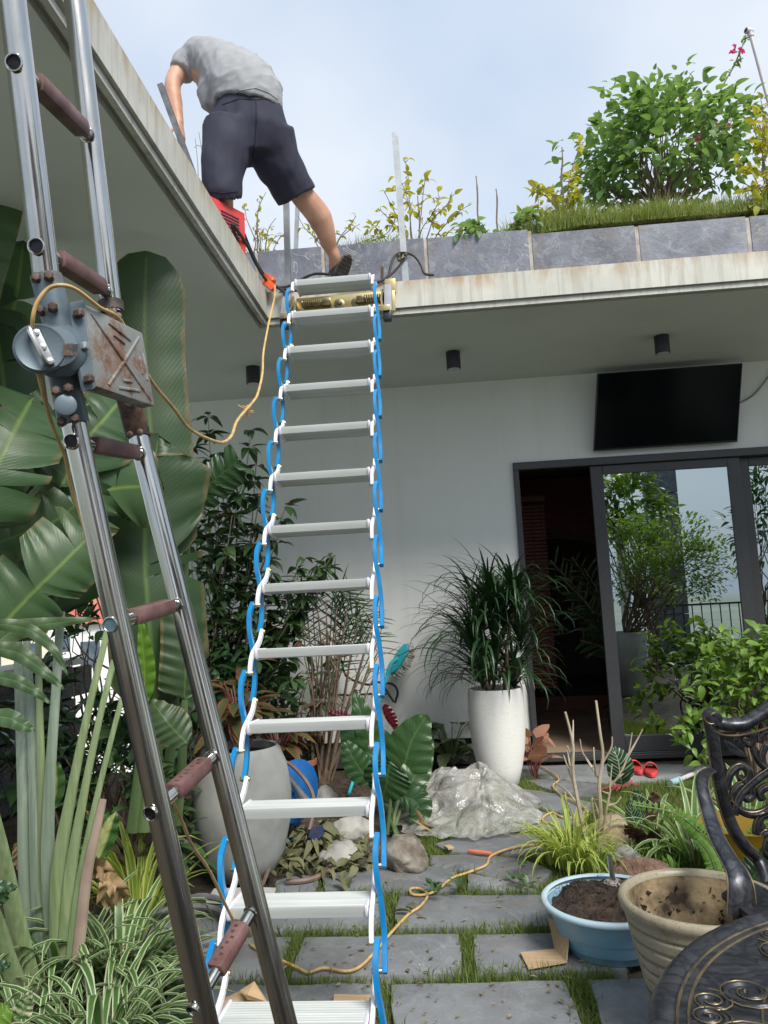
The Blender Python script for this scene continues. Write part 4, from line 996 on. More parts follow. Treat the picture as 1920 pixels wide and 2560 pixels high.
# orange extension socket in the corner
sk = thing('extension_socket', atY(676, 705, 4.44), 'orange cable socket lodged in the corner of the eave', 'socket')
a, b = atY(664, 688, 4.46), atY(692, 713, 4.41)
d = (b-a).normalized(); MB().lathe([(.0001, 0), (.016, .004), (.021, .03), (.022, .06), (.025, .065), (.025, .085), (.018, .1), (.0001, .102)], a-d*.01, 20, d).build('plug', m_orange, sk)
a2, b2 = atY(658, 700, 4.43), atY(686, 722, 4.40)
MB().bar([a2, a2.lerp(b2, .5), b2], .03, .045, (0, 1, 0)).build('socket_body', m_orange, sk, bevel=.01)
# red welding set
wp = [atZ(530, 491, 3.45), atZ(612, 533, 3.45)]
wd = (wp[1]-wp[0]); wl = wd.length; wd.normalize(); wn = Vector((0, 0, 1)).cross(wd)
wn = wn if wn.x < 0 else -wn
c0 = wp[0].lerp(wp[1], .5)+wn*.09; c0.z = ZR
ws = thing('welding_set', c0, 'red louvred welding set on the roof edge at the feet of the man', 'welder')
def wq(s, n_, z): return wp[0]+wd*(s*wl)+wn*n_+Vector((0, 0, z-.25))
# (footprint along wd, depth along wn, z measured above the roof)
def wbox(s0, s1, n0, n1, z0, z1, name, mat, par, bev=.004):
    V = [wq(s, n_, z) for z in (z0, z1) for s, n_ in ((s0, n0), (s1, n0), (s1, n1), (s0, n1))]
    return MB().add(V, [(3, 2, 1, 0), (4, 5, 6, 7)]+[(i, (i+1) % 4, 4+(i+1) % 4, 4+i) for i in range(4)]).build(name, mat, par, bevel=bev)
body = wbox(-.7, 1, 0, .16, .012, .25, 'case', m_red, ws, .006)
for i in range(8): wbox(.25, .8, -.003, .001, .065+.018*i, .073+.018*i, 'louvre', m_black, body, 0)
wbox(.86, 1.03, .02, .14, .205, .24, 'corner_guard', m_black, ws, .006)
for s_ in (-.5, .8): wbox(s_, s_+.12, .02, .14, 0, .013, 'foot', m_black, ws, 0)
MB().tube(smooth_path([wq(-.55, .08, .25), wq(-.4, .08, .30), wq(.1, .08, .305), wq(.25, .08, .25)], 5), .009, 8).build('handle', m_black, ws)
# plastic pipe with tee at the far right
a, b = atY(1925, 268, 5.6), atY(1874, 78, 5.6); base = a-(b-a)*1.35
pp = thing('plastic_pipe', base, 'grey plastic pipe with an open tee fitting, leaning at the top right', 'pipe')
MB().tube([base, b], .014, 14).build('pipe', m_pvc, pp)
tx_ = Vector((1, .35, -.05)).normalized()
MB().tube([b-tx_*.034, b+tx_*.02], .022, 18).build('tee_fitting', m_pvc, pp); MB().lathe([(.0001, 0), (.016, 0)], b-tx_*.0345, 16, -tx_).build('bore_shade_disc', m_black, pp)  # flat black disc on the closed end paints the shade of an open bore
MB().lathe([(.02, 0), (.02, .03)], b-(b-a).normalized()*.045, 16, (b-a)).build('tee_collar', m_pvc, pp)

# planting: soil bank, grass, shrub, bougainvillea
def bank(x): return ZP-.02+.16*max(0, min(1, (x-.35)/.7))*(1 if x < 2.6 else 1)
rs = MB(); xs = np.linspace(-6, 5.5, 47); ys = [YP+.03, YP+.2, 5.6, 6.6, 8.5]
V = [(x, y, bank(x)*(0 if j == 0 else 1)+(ZP-.03)*(1 if j == 0 else 0)+(.0 if j < 2 else .02)) for j, y in enumerate(ys) for x in xs]
rs.add(V, [tuple(int(q) for q in g_) for g_ in grid_faces(5, 47)]).build('roof_soil', m_earth, None)['kind'] = 'structure'
n = 36000; X = rng.uniform(-1.6, 3.4, n); Y = YP+.03+rng.random(n)**1.5*.9
den = np.array([mnoise.noise((x*1.7, y*2, 5)) for x, y in zip(X, Y)]); ok = rng.uniform(-.7, .4, n) < den+.25*(X > .1)+.5*(X > .55)-.3*(X < -.6)*(X > -1.3)+.25*(X > -.5)*(X < .1)-.2
X, Y, den = X[ok], Y[ok], den[ok]; Z = np.array([bank(x)*(1 if y > YP+.12 else .5)+(0 if y > YP+.12 else (ZP-.03)*.5) for x, y in zip(X, Y)])
h = (.05+.13*rng.random(len(X)))*(1+.5*np.clip(den*2, -.5, 1))*np.where(X > .5, 1.15, .85)
grass('roof_grass', X, Y, Z-.02, h, .005, m_grassr, .75)
# rough dry stalks
for k, (u, v, u2, v2, lab) in enumerate(((1190,440,1196,545,'left of a pair of dry canes in the roof planting'),(1240,472,1241,550,'right of a pair of dry canes in the roof planting'),(1405,368,1398,520,'tall dry cane left of the roof shrub'),(1044,490,1050,590,'reddish cane inside the left yellow-leaved bush'))):
    a, b = atY(u2, v2, 5.35), atY(u, v, 5.35); a.z = min(a.z, 3.75)
    tag(MB().tube(branch_path(a, b, 0, .012), [.008]*2+[.007]*9+[.004]*2 if True else .006, 6).build('dry_cane', m_twig), lab+'', 'cane', 'dry canes in the roof planting')
# leafy shrub
s_base = Vector((atY(1640, 500, 5.6).x, 5.6, bank(1.6)-.03))
sh = thing('roof_shrub', s_base, 'broad leafy green shrub growing on the right of the planted roof', 'shrub')
V_ = variants('roof_leaf', l_roof, 5, w=.62, fold=.25, curl=.35, kind='round', n=5)
cc = atY(1650, 365, 5.6)
crown_shrub(sh, cc-Vector((0, 0, .09)), (.66, .5, .46), 1600, V_, (.045, .105), 64, s_base, m_twig, .009, .1, clus=.40)
lv = Leaves(sh, V_)
for i in range(330):
    a = rnd(0, 2*PI); r = math.sqrt(random.random()); lv.add(cc+Vector((.56*r*math.cos(a), .4*r*math.sin(a)-.1, rnd(-.38, .05))), rdir(), Vector((0, 0, 1))+rdir()*.5, rnd(.06, .11))
lv.done(0)
lv = Leaves(sh, V_); mb = MB()
for tip, n_ in (((1685, 195), 16), ((1840, 215), 16), ((1470, 300), 12), ((1905, 365), 14), ((1605, 240), 10), ((1540, 275), 10), ((1780, 240), 12), ((1450, 440), 12)):
    p = atY(tip[0], tip[1], 5.55); q = cc.lerp(p, .25); pth = branch_path(q, p, 0, .04); mb.tube(pth, .006, 5)
    for i in range(n_):
        t = rnd(.35, 1); c = q.lerp(p, t); d = (p-q).normalized()*.6+rdir(); lv.add(c, d, (0, 0, 1) if random.random() < .7 else rdir(), rnd(.08, .125))
mb.build('branch', m_twig, sh); lv.done(120)
# yellow-leaved thin bushes
VY = variants('yellow_leaf', l_yel, 4, w=.55, fold=.3, curl=.4, kind='ovate', n=4)
def thin_bush(label, base_uv, Y, tips, per, L, group='yellow-leaved bushes on the roof', mat=m_twig, bz=None, meshes=None, tw=.006):
    b = atY(base_uv[0], base_uv[1], Y); b.z = bank(b.x)-.02 if bz is None else bz
    t = thing('yellow_bush', b, label, 'bush', group); lv = Leaves(t, meshes or VY); mb = MB()
    for (u, v) in tips:
        p = atY(u, v, Y+rnd(-.12, .12)); m = b.lerp(p, .5)+Vector((rnd(-.05, .05), rnd(-.05, .05), rnd(0, .06)))
        pth = smooth_path([b, b.lerp(m, .6)+rdir()*.02, m, p.lerp(m, .4)+rdir()*.025, p], 4)
        mb.tube(pth, [tw*(1-.7*i/(len(pth)-1)) for i in range(len(pth))], 5)
        for i in range(per):
            k = rnd(.45, 1); c = pth[int(k*(len(pth)-1))]; e = c+rdir()*rnd(.01, .05)
            mb.tube([c, e], .002, 4, caps=False); d = rdir()*.8+(p-b).normalized()*.5; d.z -= .25; lv.add(e, d, Vector((0, 0, 1))+rdir()*.5, rnd(*L))
    mb.build('branch', mat, t); lv.done(300); return t
thin_bush('thin yellow-leaved bush beside the tall square post', (1035, 590), 5.3, [(1012,398),(1070,425),(960,478),(945,520),(1100,490),(1180,510),(1150,560),(1130,480),(930,560),(990,440)], 15, (.045, .085))
thin_bush('sparse yellow-leaved twigs behind the welding set', (640, 640), 5.3, [(612,520),(650,500),(690,545),(640,560),(600,600),(690,590),(720,580),(665,480)], 8, (.03, .055))
thin_bush('yellow-leaved twigs behind the man, left of the knee', (500, 620), 5.5, [(497,330),(488,345),(520,420)], 5, (.03, .05), bz=3.3)
thin_bush('bare-stemmed yellow-leaved bush between the calf and the tall post', (830, 640), 5.3, [(770,560),(800,545),(900,560),(890,540),(950,590),(985,560),(745,540)], 7, (.035, .06))
thin_bush('yellow-leaved bush at the left foot of the roof shrub', (1400, 560), 5.2, [(1320,455),(1345,510),(1390,480),(1440,430),(1450,470),(1370,530),(1300,520),(1420,500),(1470,340),(1340,470)], 13, (.05, .09))
thin_bush('yellow-leaved bush at the right edge above the slate panels', (1930, 560), 5.15, [(1850,400),(1870,270),(1900,240),(1905,320),(1870,420),(1840,450),(1890,520),(1900,545),(1880,300),(1910,290),(1850,480)], 14, (.05, .09))
# low broad-leaved creeper at the planter edge
VG = variants('creeper_leaf', l_roof, 3, w=.6, fold=.2, curl=.3, n=4)
thin_bush('low green creeper on the planter edge, middle of the roof', (1230, 580), 5.12, [(1160,560),(1200,545),(1180,590),(1330,525),(1290,560),(1260,585),(1340,540),(1150,575)], 14, (.06, .1), 'creepers on the planter edge', meshes=VG)
# flowering branch reaching the pipe
a = atY(1800, 230, 5.7); t = thing('flowering_branch', a, 'long thin branch with magenta flowers reaching up to the plastic pipe', 'branch')
pth = smooth_path([atY(1740, 380, 5.7), a, atY(1835, 165, 5.7), atY(1858, 110, 5.7), atY(1868, 92, 5.7)], 6); MB().tube(pth, [.006]*(len(pth)-8)+[.004]*8, 5).build('stem', m_twig, t)
lv = Leaves(t, variants('small_leaf', l_roof, 2, w=.5, n=3, curl=.3)); fl = Leaves(t, variants('bract', l_pink, 2, w=.8, n=3, fold=.4, curl=.2), 'flower')
for i in range(46): c = pth[int(rnd(.4, .999)*len(pth))]; lv.add(c+rdir()*.015, rdir(), (0, 0, 1), rnd(.03, .055))
for (u, v) in ((1829,126),(1840,119),(1857,122),(1816,315),(1819,328),(1743,344),(1701,255),(1795,312)):
    c = atY(u, v, 5.55)
    for i in range(4): fl.add(c, rdir(), rdir(), rnd(.035, .05))
lv.done(); fl.done()
# ------------------------------------------------------------------ the man bent over on the roof
man = thing('person', atZ(700, 690, ZR), 'man bent over on the roof edge in grey t-shirt, dark knee-length shorts and slippers', 'person')
def J(u, v, d): return atD(u, v, d)
def ell(c, t, ref, a, b, n=16):       # ellipse ring across direction t; a along ref
    t = Vector(t).normalized(); r = Vector(ref); r = (r-t*r.dot(t)).normalized(); s = t.cross(r)
    return [Vector(c)+r*a*math.cos(2*PI*k/n)+s*b*math.sin(2*PI*k/n) for k in range(n)]
def limb(mb, pts, rads, ref=(1, 0, 0), k=4, n=16):   # rads: (a, b)
    P = smooth_path(pts, k); m = len(P); R = []
    for i in range(m):
        f = i/k; j = min(int(f), len(rads)-2); t = f-j
        a = rads[j][0]*(1-t)+rads[j+1][0]*t; b = rads[j][1]*(1-t)+rads[j+1][1]*t
        d = P[min(i+1, m-1)]-P[max(i-1, 0)]; R.append(ell(P[i], d, ref, a, b, n))
    mb.loft(R)
HIP = J(618, 300, 4.34); WAIST = J(622, 235, 4.36); CHEST = J(572, 178, 4.50); SHO = J(505, 158, 4.60); NECK = J(505, 165, 4.70)
RHIP = J(665, 345, 4.36); RKNEE = J(742, 470, 4.52); RANK = J(826, 622, 4.72)
LHIP = J(575, 345, 4.28); LKNEE = J(556, 465, 4.20); LANK = J(570, 600, 4.26); LANK.z = max(LANK.z, ZR+.08)
LSH = J(466, 160, 4.56); LELB = J(433, 205, 4.50); LWRI = J(447, 312, 4.40)
RSH = J(560, 160, 4.78); RELB = J(575, 215, 5.0); RWRI = J(562, 280, 4.95)
mb = MB()
limb(mb, [HIP, WAIST, CHEST, SHO], [(.16, .11), (.155, .11), (.17, .115), (.14, .09)])
limb(mb, [SHO, NECK, J(520, 180, 4.88)], [(.10, .08), (.058, .058), (.056, .056)])
hc_ = J(528, 190, 5.0); limb(mb, [hc_+Vector((.06, -.02, .07)), hc_+Vector((.05, 0, .05)), hc_, hc_-Vector((.05, 0, .06)), hc_-Vector((.07, 0, .085))], [(.03, .03), (.07, .075), (.085, .095), (.07, .08), (.03, .035)])
limb(mb, [RHIP, RKNEE, J(800, 545, 4.63), RANK], [(.10, .10), (.07, .07), (.074, .076), (.04, .042)])
RTOE = J(838, 690, 4.86); RHEEL = J(845, 634, 4.74)
limb(mb, [RANK, J(836, 640, 4.74), J(838, 668, 4.80), RTOE], [(.036, .038), (.037, .042), (.042, .032), (.04, .018)])
limb(mb, [LHIP, LKNEE, LANK], [(.10, .10), (.062, .062), (.038, .04)])
limb(mb, [LANK, LANK+Vector((-.03, .06, -.04)), LANK+Vector((-.05, .18, -.055))], [(.038, .04), (.04, .035), (.04, .018)])
limb(mb, [LSH, LELB, J(437, 258, 4.46), LWRI], [(.062, .062), (.047, .05), (.044, .047), (.028, .031)])
limb(mb, [RSH, RELB, RWRI], [(.06, .06), (.045, .045), (.028, .03)])
# hand: palm and five fingers closing on the tube
def hand(mb, wrist, d, palm_n, side):
    d = Vector(d).normalized(); pn = Vector(palm_n); pn = (pn-d*pn.dot(d)).normalized(); s = d.cross(pn)*side
    limb(mb, [wrist-d*.015, wrist+d*.03, wrist+d*.085], [(.026, .026), (.038, .02), (.036, .016)], ref=s)
    for i, (o, l) in enumerate(((-.03, .062), (-.010, .076), (.011, .072), (.030, .056))):
        b = wrist+d*.08+s*o; mb.tube([b-d*.02, b+d*l*.45+pn*.006, b+d*l*.75+pn*.022, b+d*l*.85+pn*.042], [.0095, .009, .0085, .007], 8)
    b = wrist+d*.03-s*.03; mb.tube([b, b-s*.028+d*.025+pn*.012, b-s*.03+d*.055+pn*.025], [.012, .0105, .008], 8)
hand(mb, LWRI, J(457, 362, 4.38)-LWRI, J(430, 300, 4.42)-LWRI, 1)
hand(mb, RWRI, Vector((-.3, .2, -1)), Vector((-1, 0, 0)), -1)
# face, away from us: brow, nose, chin, ears
fd = Vector((-.35, .55, -.65)).normalized(); mb.tube([hc_+fd*.07, hc_+fd*.115, hc_+fd*.085-Vector((0, 0, .03))], [.014, .012, .014], 8)
for s in (-1, 1): mb.lathe([(.004, -.012), (.022, 0), (.004, .012)], hc_+Vector((s*.08, 0, .0)), 10, (1, 0, 0))
remesh(mb, 'body', m_skin, man, .0075, 5)
# hair
mb = MB(); limb(mb, [hc_+Vector((.075, -.03, .085)), hc_+Vector((.055, -.012, .055)), hc_+Vector((.012, -.008, .012)), hc_+Vector((-.02, -.01, -.03))], [(.03, .03), (.078, .08), (.09, .1), (.06, .07)])
remesh(mb, 'hair', m_hair, man, .01, 2)
# shorts
def wr(scale, amp, seed):
    def f(co):
        return np.array([amp*(mnoise.noise((c[0]*scale+seed, c[1]*scale, c[2]*scale*.6))+.5*mnoise.noise((c[0]*scale*2.3, c[1]*scale*2.3+seed, c[2]*scale*1.2))) for c in co], np.float32)
    return f
mb = MB()
limb(mb, [J(630, 222, 4.37), J(626, 262, 4.35), J(620, 330, 4.33), J(622, 395, 4.33)], [(.155, .125), (.185, .145), (.232, .155), (.155, .125)])
limb(mb, [J(575, 330, 4.29), J(560, 395, 4.23), J(556, 440, 4.20), J(556, 482, 4.19), J(556, 488, 4.19)], [(.15, .15), (.125, .14), (.112, .13), (.108, .12), (.108, .12)])
limb(mb, [J(672, 330, 4.36), J(690, 395, 4.41), J(715, 440, 4.47), J(734, 478, 4.515), J(741, 492, 4.53)], [(.15, .15), (.14, .14), (.128, .13), (.124, .122), (.122, .12)], ref=(1, 0, .3))
sho = remesh(mb, 'shorts', m_shorts, man, .011, 5, wr(9, .010, 3))
mb = MB(); limb(mb, [J(628, 238, 4.365), J(627, 250, 4.355)], [(.172, .138), (.178, .142)]); mb.build('waistband', m_shorts, man)
# shirt: hem, back, shoulders, sleeves
mb = MB()
limb(mb, [J(618, 268, 4.33), J(620, 232, 4.34), J(596, 195, 4.42), J(560, 172, 4.52), J(512, 160, 4.62), J(485, 160, 4.70)], [(.20, .155), (.20, .158), (.202, .155), (.195, .145), (.165, .125), (.08, .07)], ref=(.85, 0, -.55))
limb(mb, [J(505, 155, 4.60), J(470, 158, 4.56), J(450, 182, 4.53)], [(.10, .10), (.082, .085), (.078, .078)])
limb(mb, [J(540, 150, 4.75), J(565, 160, 4.80), J(560, 180, 4.85)], [(.10, .10), (.08, .08), (.08, .08)])
# the loose hem hanging at the front left
limb(mb, [J(560, 190, 4.48), J(545, 235, 4.42), J(540, 275, 4.40)], [(.14, .12), (.125, .10), (.085, .055)], ref=(.8, 0, -.6))
def folds(co):
    o = np.empty(len(co), np.float32)
    for i, c in enumerate(co):
        q = Vector((c[0]*5+c[2]*4, c[1]*3, c[2]*7-c[0]*6)); a = 1-abs(mnoise.noise(q)); b_ = 1-abs(mnoise.noise(q*2.1+Vector((4, 0, 2)))); o[i] = .010*(a**4)+.004*(b_**4)-.008
    return o
shi = remesh(mb, 'shirt', m_shirt, man, .011, 5, folds)
# seams stitched along the surface of the shorts and the shirt hem
from mathutils.bvhtree import BVHTree
dg = bpy.context.evaluated_depsgraph_get(); dg.update()
def seam(ob, px, r, name, mat, k=10):
    bv = BVHTree.FromPolygons([v.co+origin(man) for v in ob.data.vertices], [tuple(p.vertices) for p in ob.data.polygons]); P = []
    for (a, b) in zip(px[:-1], px[1:]):
        for j in range(k):
            t = j/k; d = sight(a[0]*(1-t)+b[0]*t, a[1]*(1-t)+b[1]*t); h = bv.ray_cast(EYEV, d.normalized())
            if h[0] is not None: P.append(h[0]+h[1]*.0005)
    if len(P) > 3: MB().tube(P, r, 5).build(name, mat, ob)
m_seam = M('dark_seam', (.010, .010, .022), None, rough=.9)
seam(sho, [(634,228),(640,252),(641,300),(637,360),(630,404)], .0035, 'seam', m_seam)
seam(sho, [(556,262),(598,247),(640,250),(672,246),(694,252)], .003, 'seam', m_seam)
seam(sho, [(512,476),(555,482),(600,478)], .003, 'seam', m_seam)
seam(shi, [(530,278),(560,246),(600,226),(640,220),(672,232),(696,250)], .003, 'seam', m_shirt)
seam(shi, [(462,140),(472,160),(475,182)], .003, 'seam', m_shirt)
# slippers: sole towards us on the raised right foot
def slipper(heel, toe, up, wdt, par):
    heel, toe = Vector(heel), Vector(toe); d = (toe-heel).normalized(); up = Vector(up); up = (up-d*up.dot(d)).normalized(); s = d.cross(up); L = (toe-heel).length
    P = []
    for k in range(20):
        a = 2*PI*k/20; y = -math.cos(a)*.5+.5; x = math.sin(a)*.5*(.82+.22*y); P.append(heel+d*(L*y)+s*(wdt*x))
    so_ = MB().extr([p-up*.02 for p in P], up*.024).build('slipper', m_rubber, par, bevel=.004)
    mb = MB()
    for q in (.45, .55, .65, .75): 
        c = heel+d*L*q; mb.bar([c+s*wdt*.46, c+s*wdt*.36+up*.045, c+up*.062, c-s*wdt*.36+up*.045, c-s*wdt*.46], L*.12, .006, d)
    mb.build('strap', m_rubber, so_)
    mb = MB()
    for q in range(1, 9): c = heel+d*L*q/9-up*.0215; mb.box(c, (.006, wdt*.7, .004), Matrix((d, s, up)).transposed())
    mb.build('tread_rib', m_black, so_, smooth=False)
view = (EYEV-RANK).normalized()
slipper(J(872, 634, 4.76), J(834, 712, 4.82), -(view*.75+Vector((.62, 0, -.1))), .112, man)
slipper(LANK+Vector((.0, -.06, -.065)), LANK+Vector((-.06, .2, -.065)), (0, 0, 1), .1, man)
# ------------------------------------------------------------------ pots, furniture and clutter on the ground
def pot(name, c, prof, mat, label, cat='pot', soil=None, soilmat=None, n=40, par=None):
    t = thing(name, c, label, cat) if par is None else par
    MB().lathe(prof, c, n).build('vessel', mat, t, ang=50)
    if soil:
        r, z = soil; V = [Vector(c)+Vector((0, 0, z+.012))]; F_ = []
        for i in range(1, 6):
            for k in range(28): a = 2*PI*k/28; V.append(Vector(c)+Vector((r*i/5*math.cos(a), r*i/5*math.sin(a), z+(rnd(-.012, .014) if i < 5 else 0))))
        for k in range(28): F_.append((0, 1+k, 1+(k+1) % 28))
        for i in range(4):
            for k in range(28): F_.append((1+i*28+k, 1+(i+1)*28+k, 1+(i+1)*28+(k+1) % 28, 1+i*28+(k+1) % 28))
        MB().add(V, F_).build('soil', soilmat or m_soil, t)
    return t
# tall white pot and its dracaena
WP = Vector((.285, 5.46, 0))
tall = pot('tall_pot', WP, [(.11, 0), (.122, .01), (.152, .12), (.178, .25), (.192, .40), (.195, .51), (.191, .62), (.187, .645), (.178, .649), (.172, .641), (.17, .58), (.16, .56), (.0001, .56)], m_potw, 'tall white terrazzo pot against the white wall by the door', soil=(.15, .575))
dr = thing('dracaena', WP+Vector((0, 0, .6)), 'dark spiky dracaena filling the tall white pot', 'plant')
SD = straps('dracaena_leaf', l_drac, 8, .05, (.35, 1.5), (.5, 1.45), n=8)
lv = Leaves(dr, SD); mb = MB()
for (hu, hv_, cnt_) in ((1200,1560,70),(1225,1520,70),(1260,1540,75),(1285,1500,70),(1180,1610,60),(1300,1600,60),(1240,1640,70),(1205,1690,60),(1285,1690,60)):
    h_ = atY(hu, hv_, 5.42+rnd(-.1, .12)); s_ = WP+Vector((rnd(-.08, .08), rnd(-.08, .08), .58))
    pth = branch_path(s_, h_, 0, .02); mb.tube(pth, .012, 6)
    for i in range(cnt_):
        a = rnd(0, 2*PI); l = rnd(.32, .66)*(1-.12*math.cos(a)); lv.add(h_+Vector((0, 0, rnd(-.09, .04))), Vector((math.cos(a), math.sin(a), rnd(-.55, .25))), (0, 0, 1), l, l*rnd(.62, .9))
for i in range(46):
    a = rnd(0, 2*PI); l = rnd(.34, .56); c = WP+Vector((math.cos(a)*.11, math.sin(a)*.11, rnd(.63, .78))); lv.add(c, Vector((math.cos(a), math.sin(a), rnd(-.9, -.1))), (0, 0, 1), l, l*rnd(.7, .95))
mb.build('cane', m_twig, dr)
lv.done(300)
# egg-shaped grey pot behind the steel ladder, aglaonema in it
EG = Vector((-1.06, 3.82, 0))
egg = pot('egg_pot', EG, [(.11, 0), (.14, .01), (.2, .12), (.236, .28), (.24, .40), (.222, .52), (.19, .60), (.178, .615), (.168, .61), (.165, .57), (.0001, .56)], m_potg, 'large egg-shaped grey concrete pot behind the steel ladder', soil=(.165, .575))
def rosette(root, base, meshes, n, L, hmax, spread=.1, up=.3, Wk=1, stems=None, az=None, limit=300, st_r=.004):
    lv = Leaves(root, meshes); mb = MB(); base = Vector(base)
    for i in range(n):
        a = rnd(*az) if az else rnd(0, 2*PI); h = hmax*rnd(.25, 1); r = spread*rnd(.2, 1)
        p = base+Vector((math.cos(a)*r, math.sin(a)*r, h)); d = Vector((math.cos(a), math.sin(a), rnd(-.35, .9)*up*2)); l = rnd(*L)
        if stems: mb.tube(smooth_path([base+Vector((math.cos(a), math.sin(a), 0))*.01, base.lerp(p, .55)+Vector((0, 0, h*.12)), p], 3), st_r, 5, caps=False)
        lv.add(p, d, Vector((0, 0, 1))+rdir()*.2, l, l*Wk)
    if stems: mb.build('stem', stems, root)
    lv.done(limit)
VA = variants('aglaonema_leaf', l_agl, 4, w=.36, fold=.2, curl=.35, kind='lance', n=6)
m_pinkstem = M('pink_stalk', (.15, .035, .035), (.21, .07, .055), 9, .5)
ag = thing('red_edged_plant', EG+Vector((0, 0, .57)), 'red-edged green aglaonema growing in the egg-shaped grey pot', 'plant')
rosette(ag, EG+Vector((0, 0, .56)), VA, 54, (.13, .23), .38, .12, .45, 1, m_pinkstem)
ag2p = atZ(700, 1995, 0)
ag2 = thing('red_edged_plant', ag2p, 'red-edged aglaonema behind the tenth white tread, beside the terracotta pot', 'plant')
rosette(ag2, ag2p+Vector((0, 0, .25)), VA, 34, (.15, .24), .32, .16, .4, 1, m_pinkstem)
# terracotta pot with small fern-like herb
TP = atZ(748, 1985, 0)
tp = pot('terracotta_pot', TP, [(.075, 0), (.08, .005), (.115, .19), (.13, .195), (.133, .235), (.122, .235), (.11, .2), (.0001, .2)], m_terra, 'terracotta flower pot behind the hose reel', soil=(.112, .205))
hb = thing('small_herb', TP+Vector((0, 0, .2)), 'small-leaved green herb in the terracotta pot', 'plant')
rosette(hb, TP+Vector((0, 0, .2)), variants('herb_leaf', l_tall, 3, w=.8, kind='round', n=3, curl=.2), 120, (.025, .04), .26, .13, .5, 1, m_twig, st_r=.0015)
wp2 = pot('pale_pot', atZ(700, 1905, 0)+Vector((.35, 0, 0)), [(.1, 0), (.15, .3), (.16, .42), (.15, .42), (.14, .36), (.0001, .36)], m_potw, 'pale pot half hidden behind the folding ladder', soil=(.14, .37))
# hose reel
HR = atZ(715, 2090, 0); hr = thing('hose_reel', HR, 'blue hose reel wound with grey-brown hose beside the egg-shaped pot', 'hose reel')
ax_ = Vector((.8, -.6, 0)).normalized(); hc2 = HR+Vector((-.02, .08, .24))
for s in (-1, 1):
    MB().lathe([(.03, 0), (.17, 0), (.175, .012), (.165, .018), (.03, .012)], hc2+ax_*s*.09, 28, ax_*s).build('side_disc', m_bluep, hr, ang=40)
MB().lathe([(.06, -.09), (.06, .09)], hc2, 20, ax_).build('drum', m_bluep, hr)
r1 = ax_.orthogonal().normalized(); r2 = ax_.cross(r1); pts = []
for i in range(6*20+1):
    a = i/20*2*PI; q = i/120; rr = .115+.012*math.sin(a*.37); pts.append(hc2+ax_*(-.07+.14*q)+r1*rr*math.cos(a)+r2*rr*math.sin(a))
MB().tube(pts, .0125, 7).build('wound_hose', m_hoseb, hr)
for s in (-1, 1): MB().bar([hc2+ax_*s*.11, HR+ax_*s*.11+Vector((-.12, -.1, .01)), HR+ax_*s*.11+Vector((.14, .12, .01))], .02, .03, ax_).build('stand', m_bluep, hr, bevel=.004)
gun = MB(); g0 = atY(705, 1925, hc2.y-.1); g1 = atY(745, 1975, hc2.y-.13); g2 = atY(762, 2005, hc2.y-.14)
gun.tube(smooth_path([g0, g1, g2], 5), [.018, .018, .017, .017, .017, .018, .02, .024, .028, .032, .033], 12); gun.lathe([(.034, 0), (.036, .03), (.03, .032)], g2, 16, (g2-g1))
tag(gun.build('spray_gun', m_hose), 'grey hose spray gun resting on the blue reel', 'spray gun')
tag(MB().tube(smooth_path([atY(680, 1912, 4.4), atY(720, 1908, 4.35), atY(770, 1960, 4.3), atY(785, 2020, 4.25), atZ(760, 2120, .02)], 6), .011, 7).build('hose', m_hoseb), 'brown hose arching over the blue reel', 'hose')
tag(MB().tube(smooth_path([atZ(655, 2215, .012), atZ(672, 2170, .06), atY(690, 2100, 3.95), atY(702, 2045, 4.1)], 6), .010, 7).build('hose', m_hoseb), 'brown hose running up along the right side of the egg-shaped pot', 'hose')
tag(MB().tube(smooth_path([atZ(715, 2205, .012), atZ(770, 2200, .012), atZ(815, 2180, .014), atZ(838, 2150, .02), atZ(842, 2110, .03)], 6), .013, 7).build('hose', m_hoseb), 'brown hose lying in front of the withered leaf heap', 'hose')
pts = []
HC = atZ(455, 2345, 0)
for i in range(80): a = i/80*2*PI*3.3; r = .20+.035*math.sin(a*.31)+.01*math.cos(a*2.7); pts.append(HC+Vector((r*math.cos(a)*1.05+.02*math.sin(a*.7), r*math.sin(a)*.95, .015+.022*(i//24)+.006*math.sin(a*1.3))))
pts += [HC+Vector((-.15, .25, .06)), HC+Vector((-.26, .3, .2)), HC+Vector((-.18, .36, .3)), HC+Vector((-.05, .5, .12))]
tag(MB().tube(smooth_path(pts, 3), .0125, 7).build('hose', m_hose), 'grey garden hose coiled on the slabs behind the steel ladder', 'hose')
# rocks
def rock(name, c, r, mat, label, seed, flat=.75, sub=4, amp=.26):
    bm = bmesh.new(); bmesh.ops.create_icosphere(bm, subdivisions=sub, radius=1)
    for v in bm.verts:
        p = v.co; d = 1+amp*mnoise.noise(p*1.1+Vector((seed, 0, 0)))+amp*.45*mnoise.noise(p*2.7+Vector((0, seed, 0)))+amp*.22*mnoise.noise(p*6)-amp*.3*max(0, 1-abs(mnoise.noise(p*1.9+Vector((0, 0, seed))))*9)+amp*.07*mnoise.noise(p*15)
        v.co = Vector((p.x*r[0], p.y*r[1], p.z*r[2]))*d
    me = bpy.data.meshes.new(name); bm.to_mesh(me); bm.free(); me.polygons.foreach_set('use_smooth', [True]*len(me.polygons))
    o = link(name, me, mat); o.location = c; o.rotation_euler = (0, 0, seed); return tag(o, label, 'rock')
rock('rock', atZ(1010, 2150, .045)+Vector((0, .05, 0)), (.145, .11, .105), m_rock, 'rounded brown-grey boulder at the foot of the broad-leaved plant', 2.2)
rock('rock', atZ(955, 2160, .02)+Vector((0, .08, 0)), (.06, .06, .055), m_rock, 'small brown stone touching the left of the rounded boulder', 5.1)
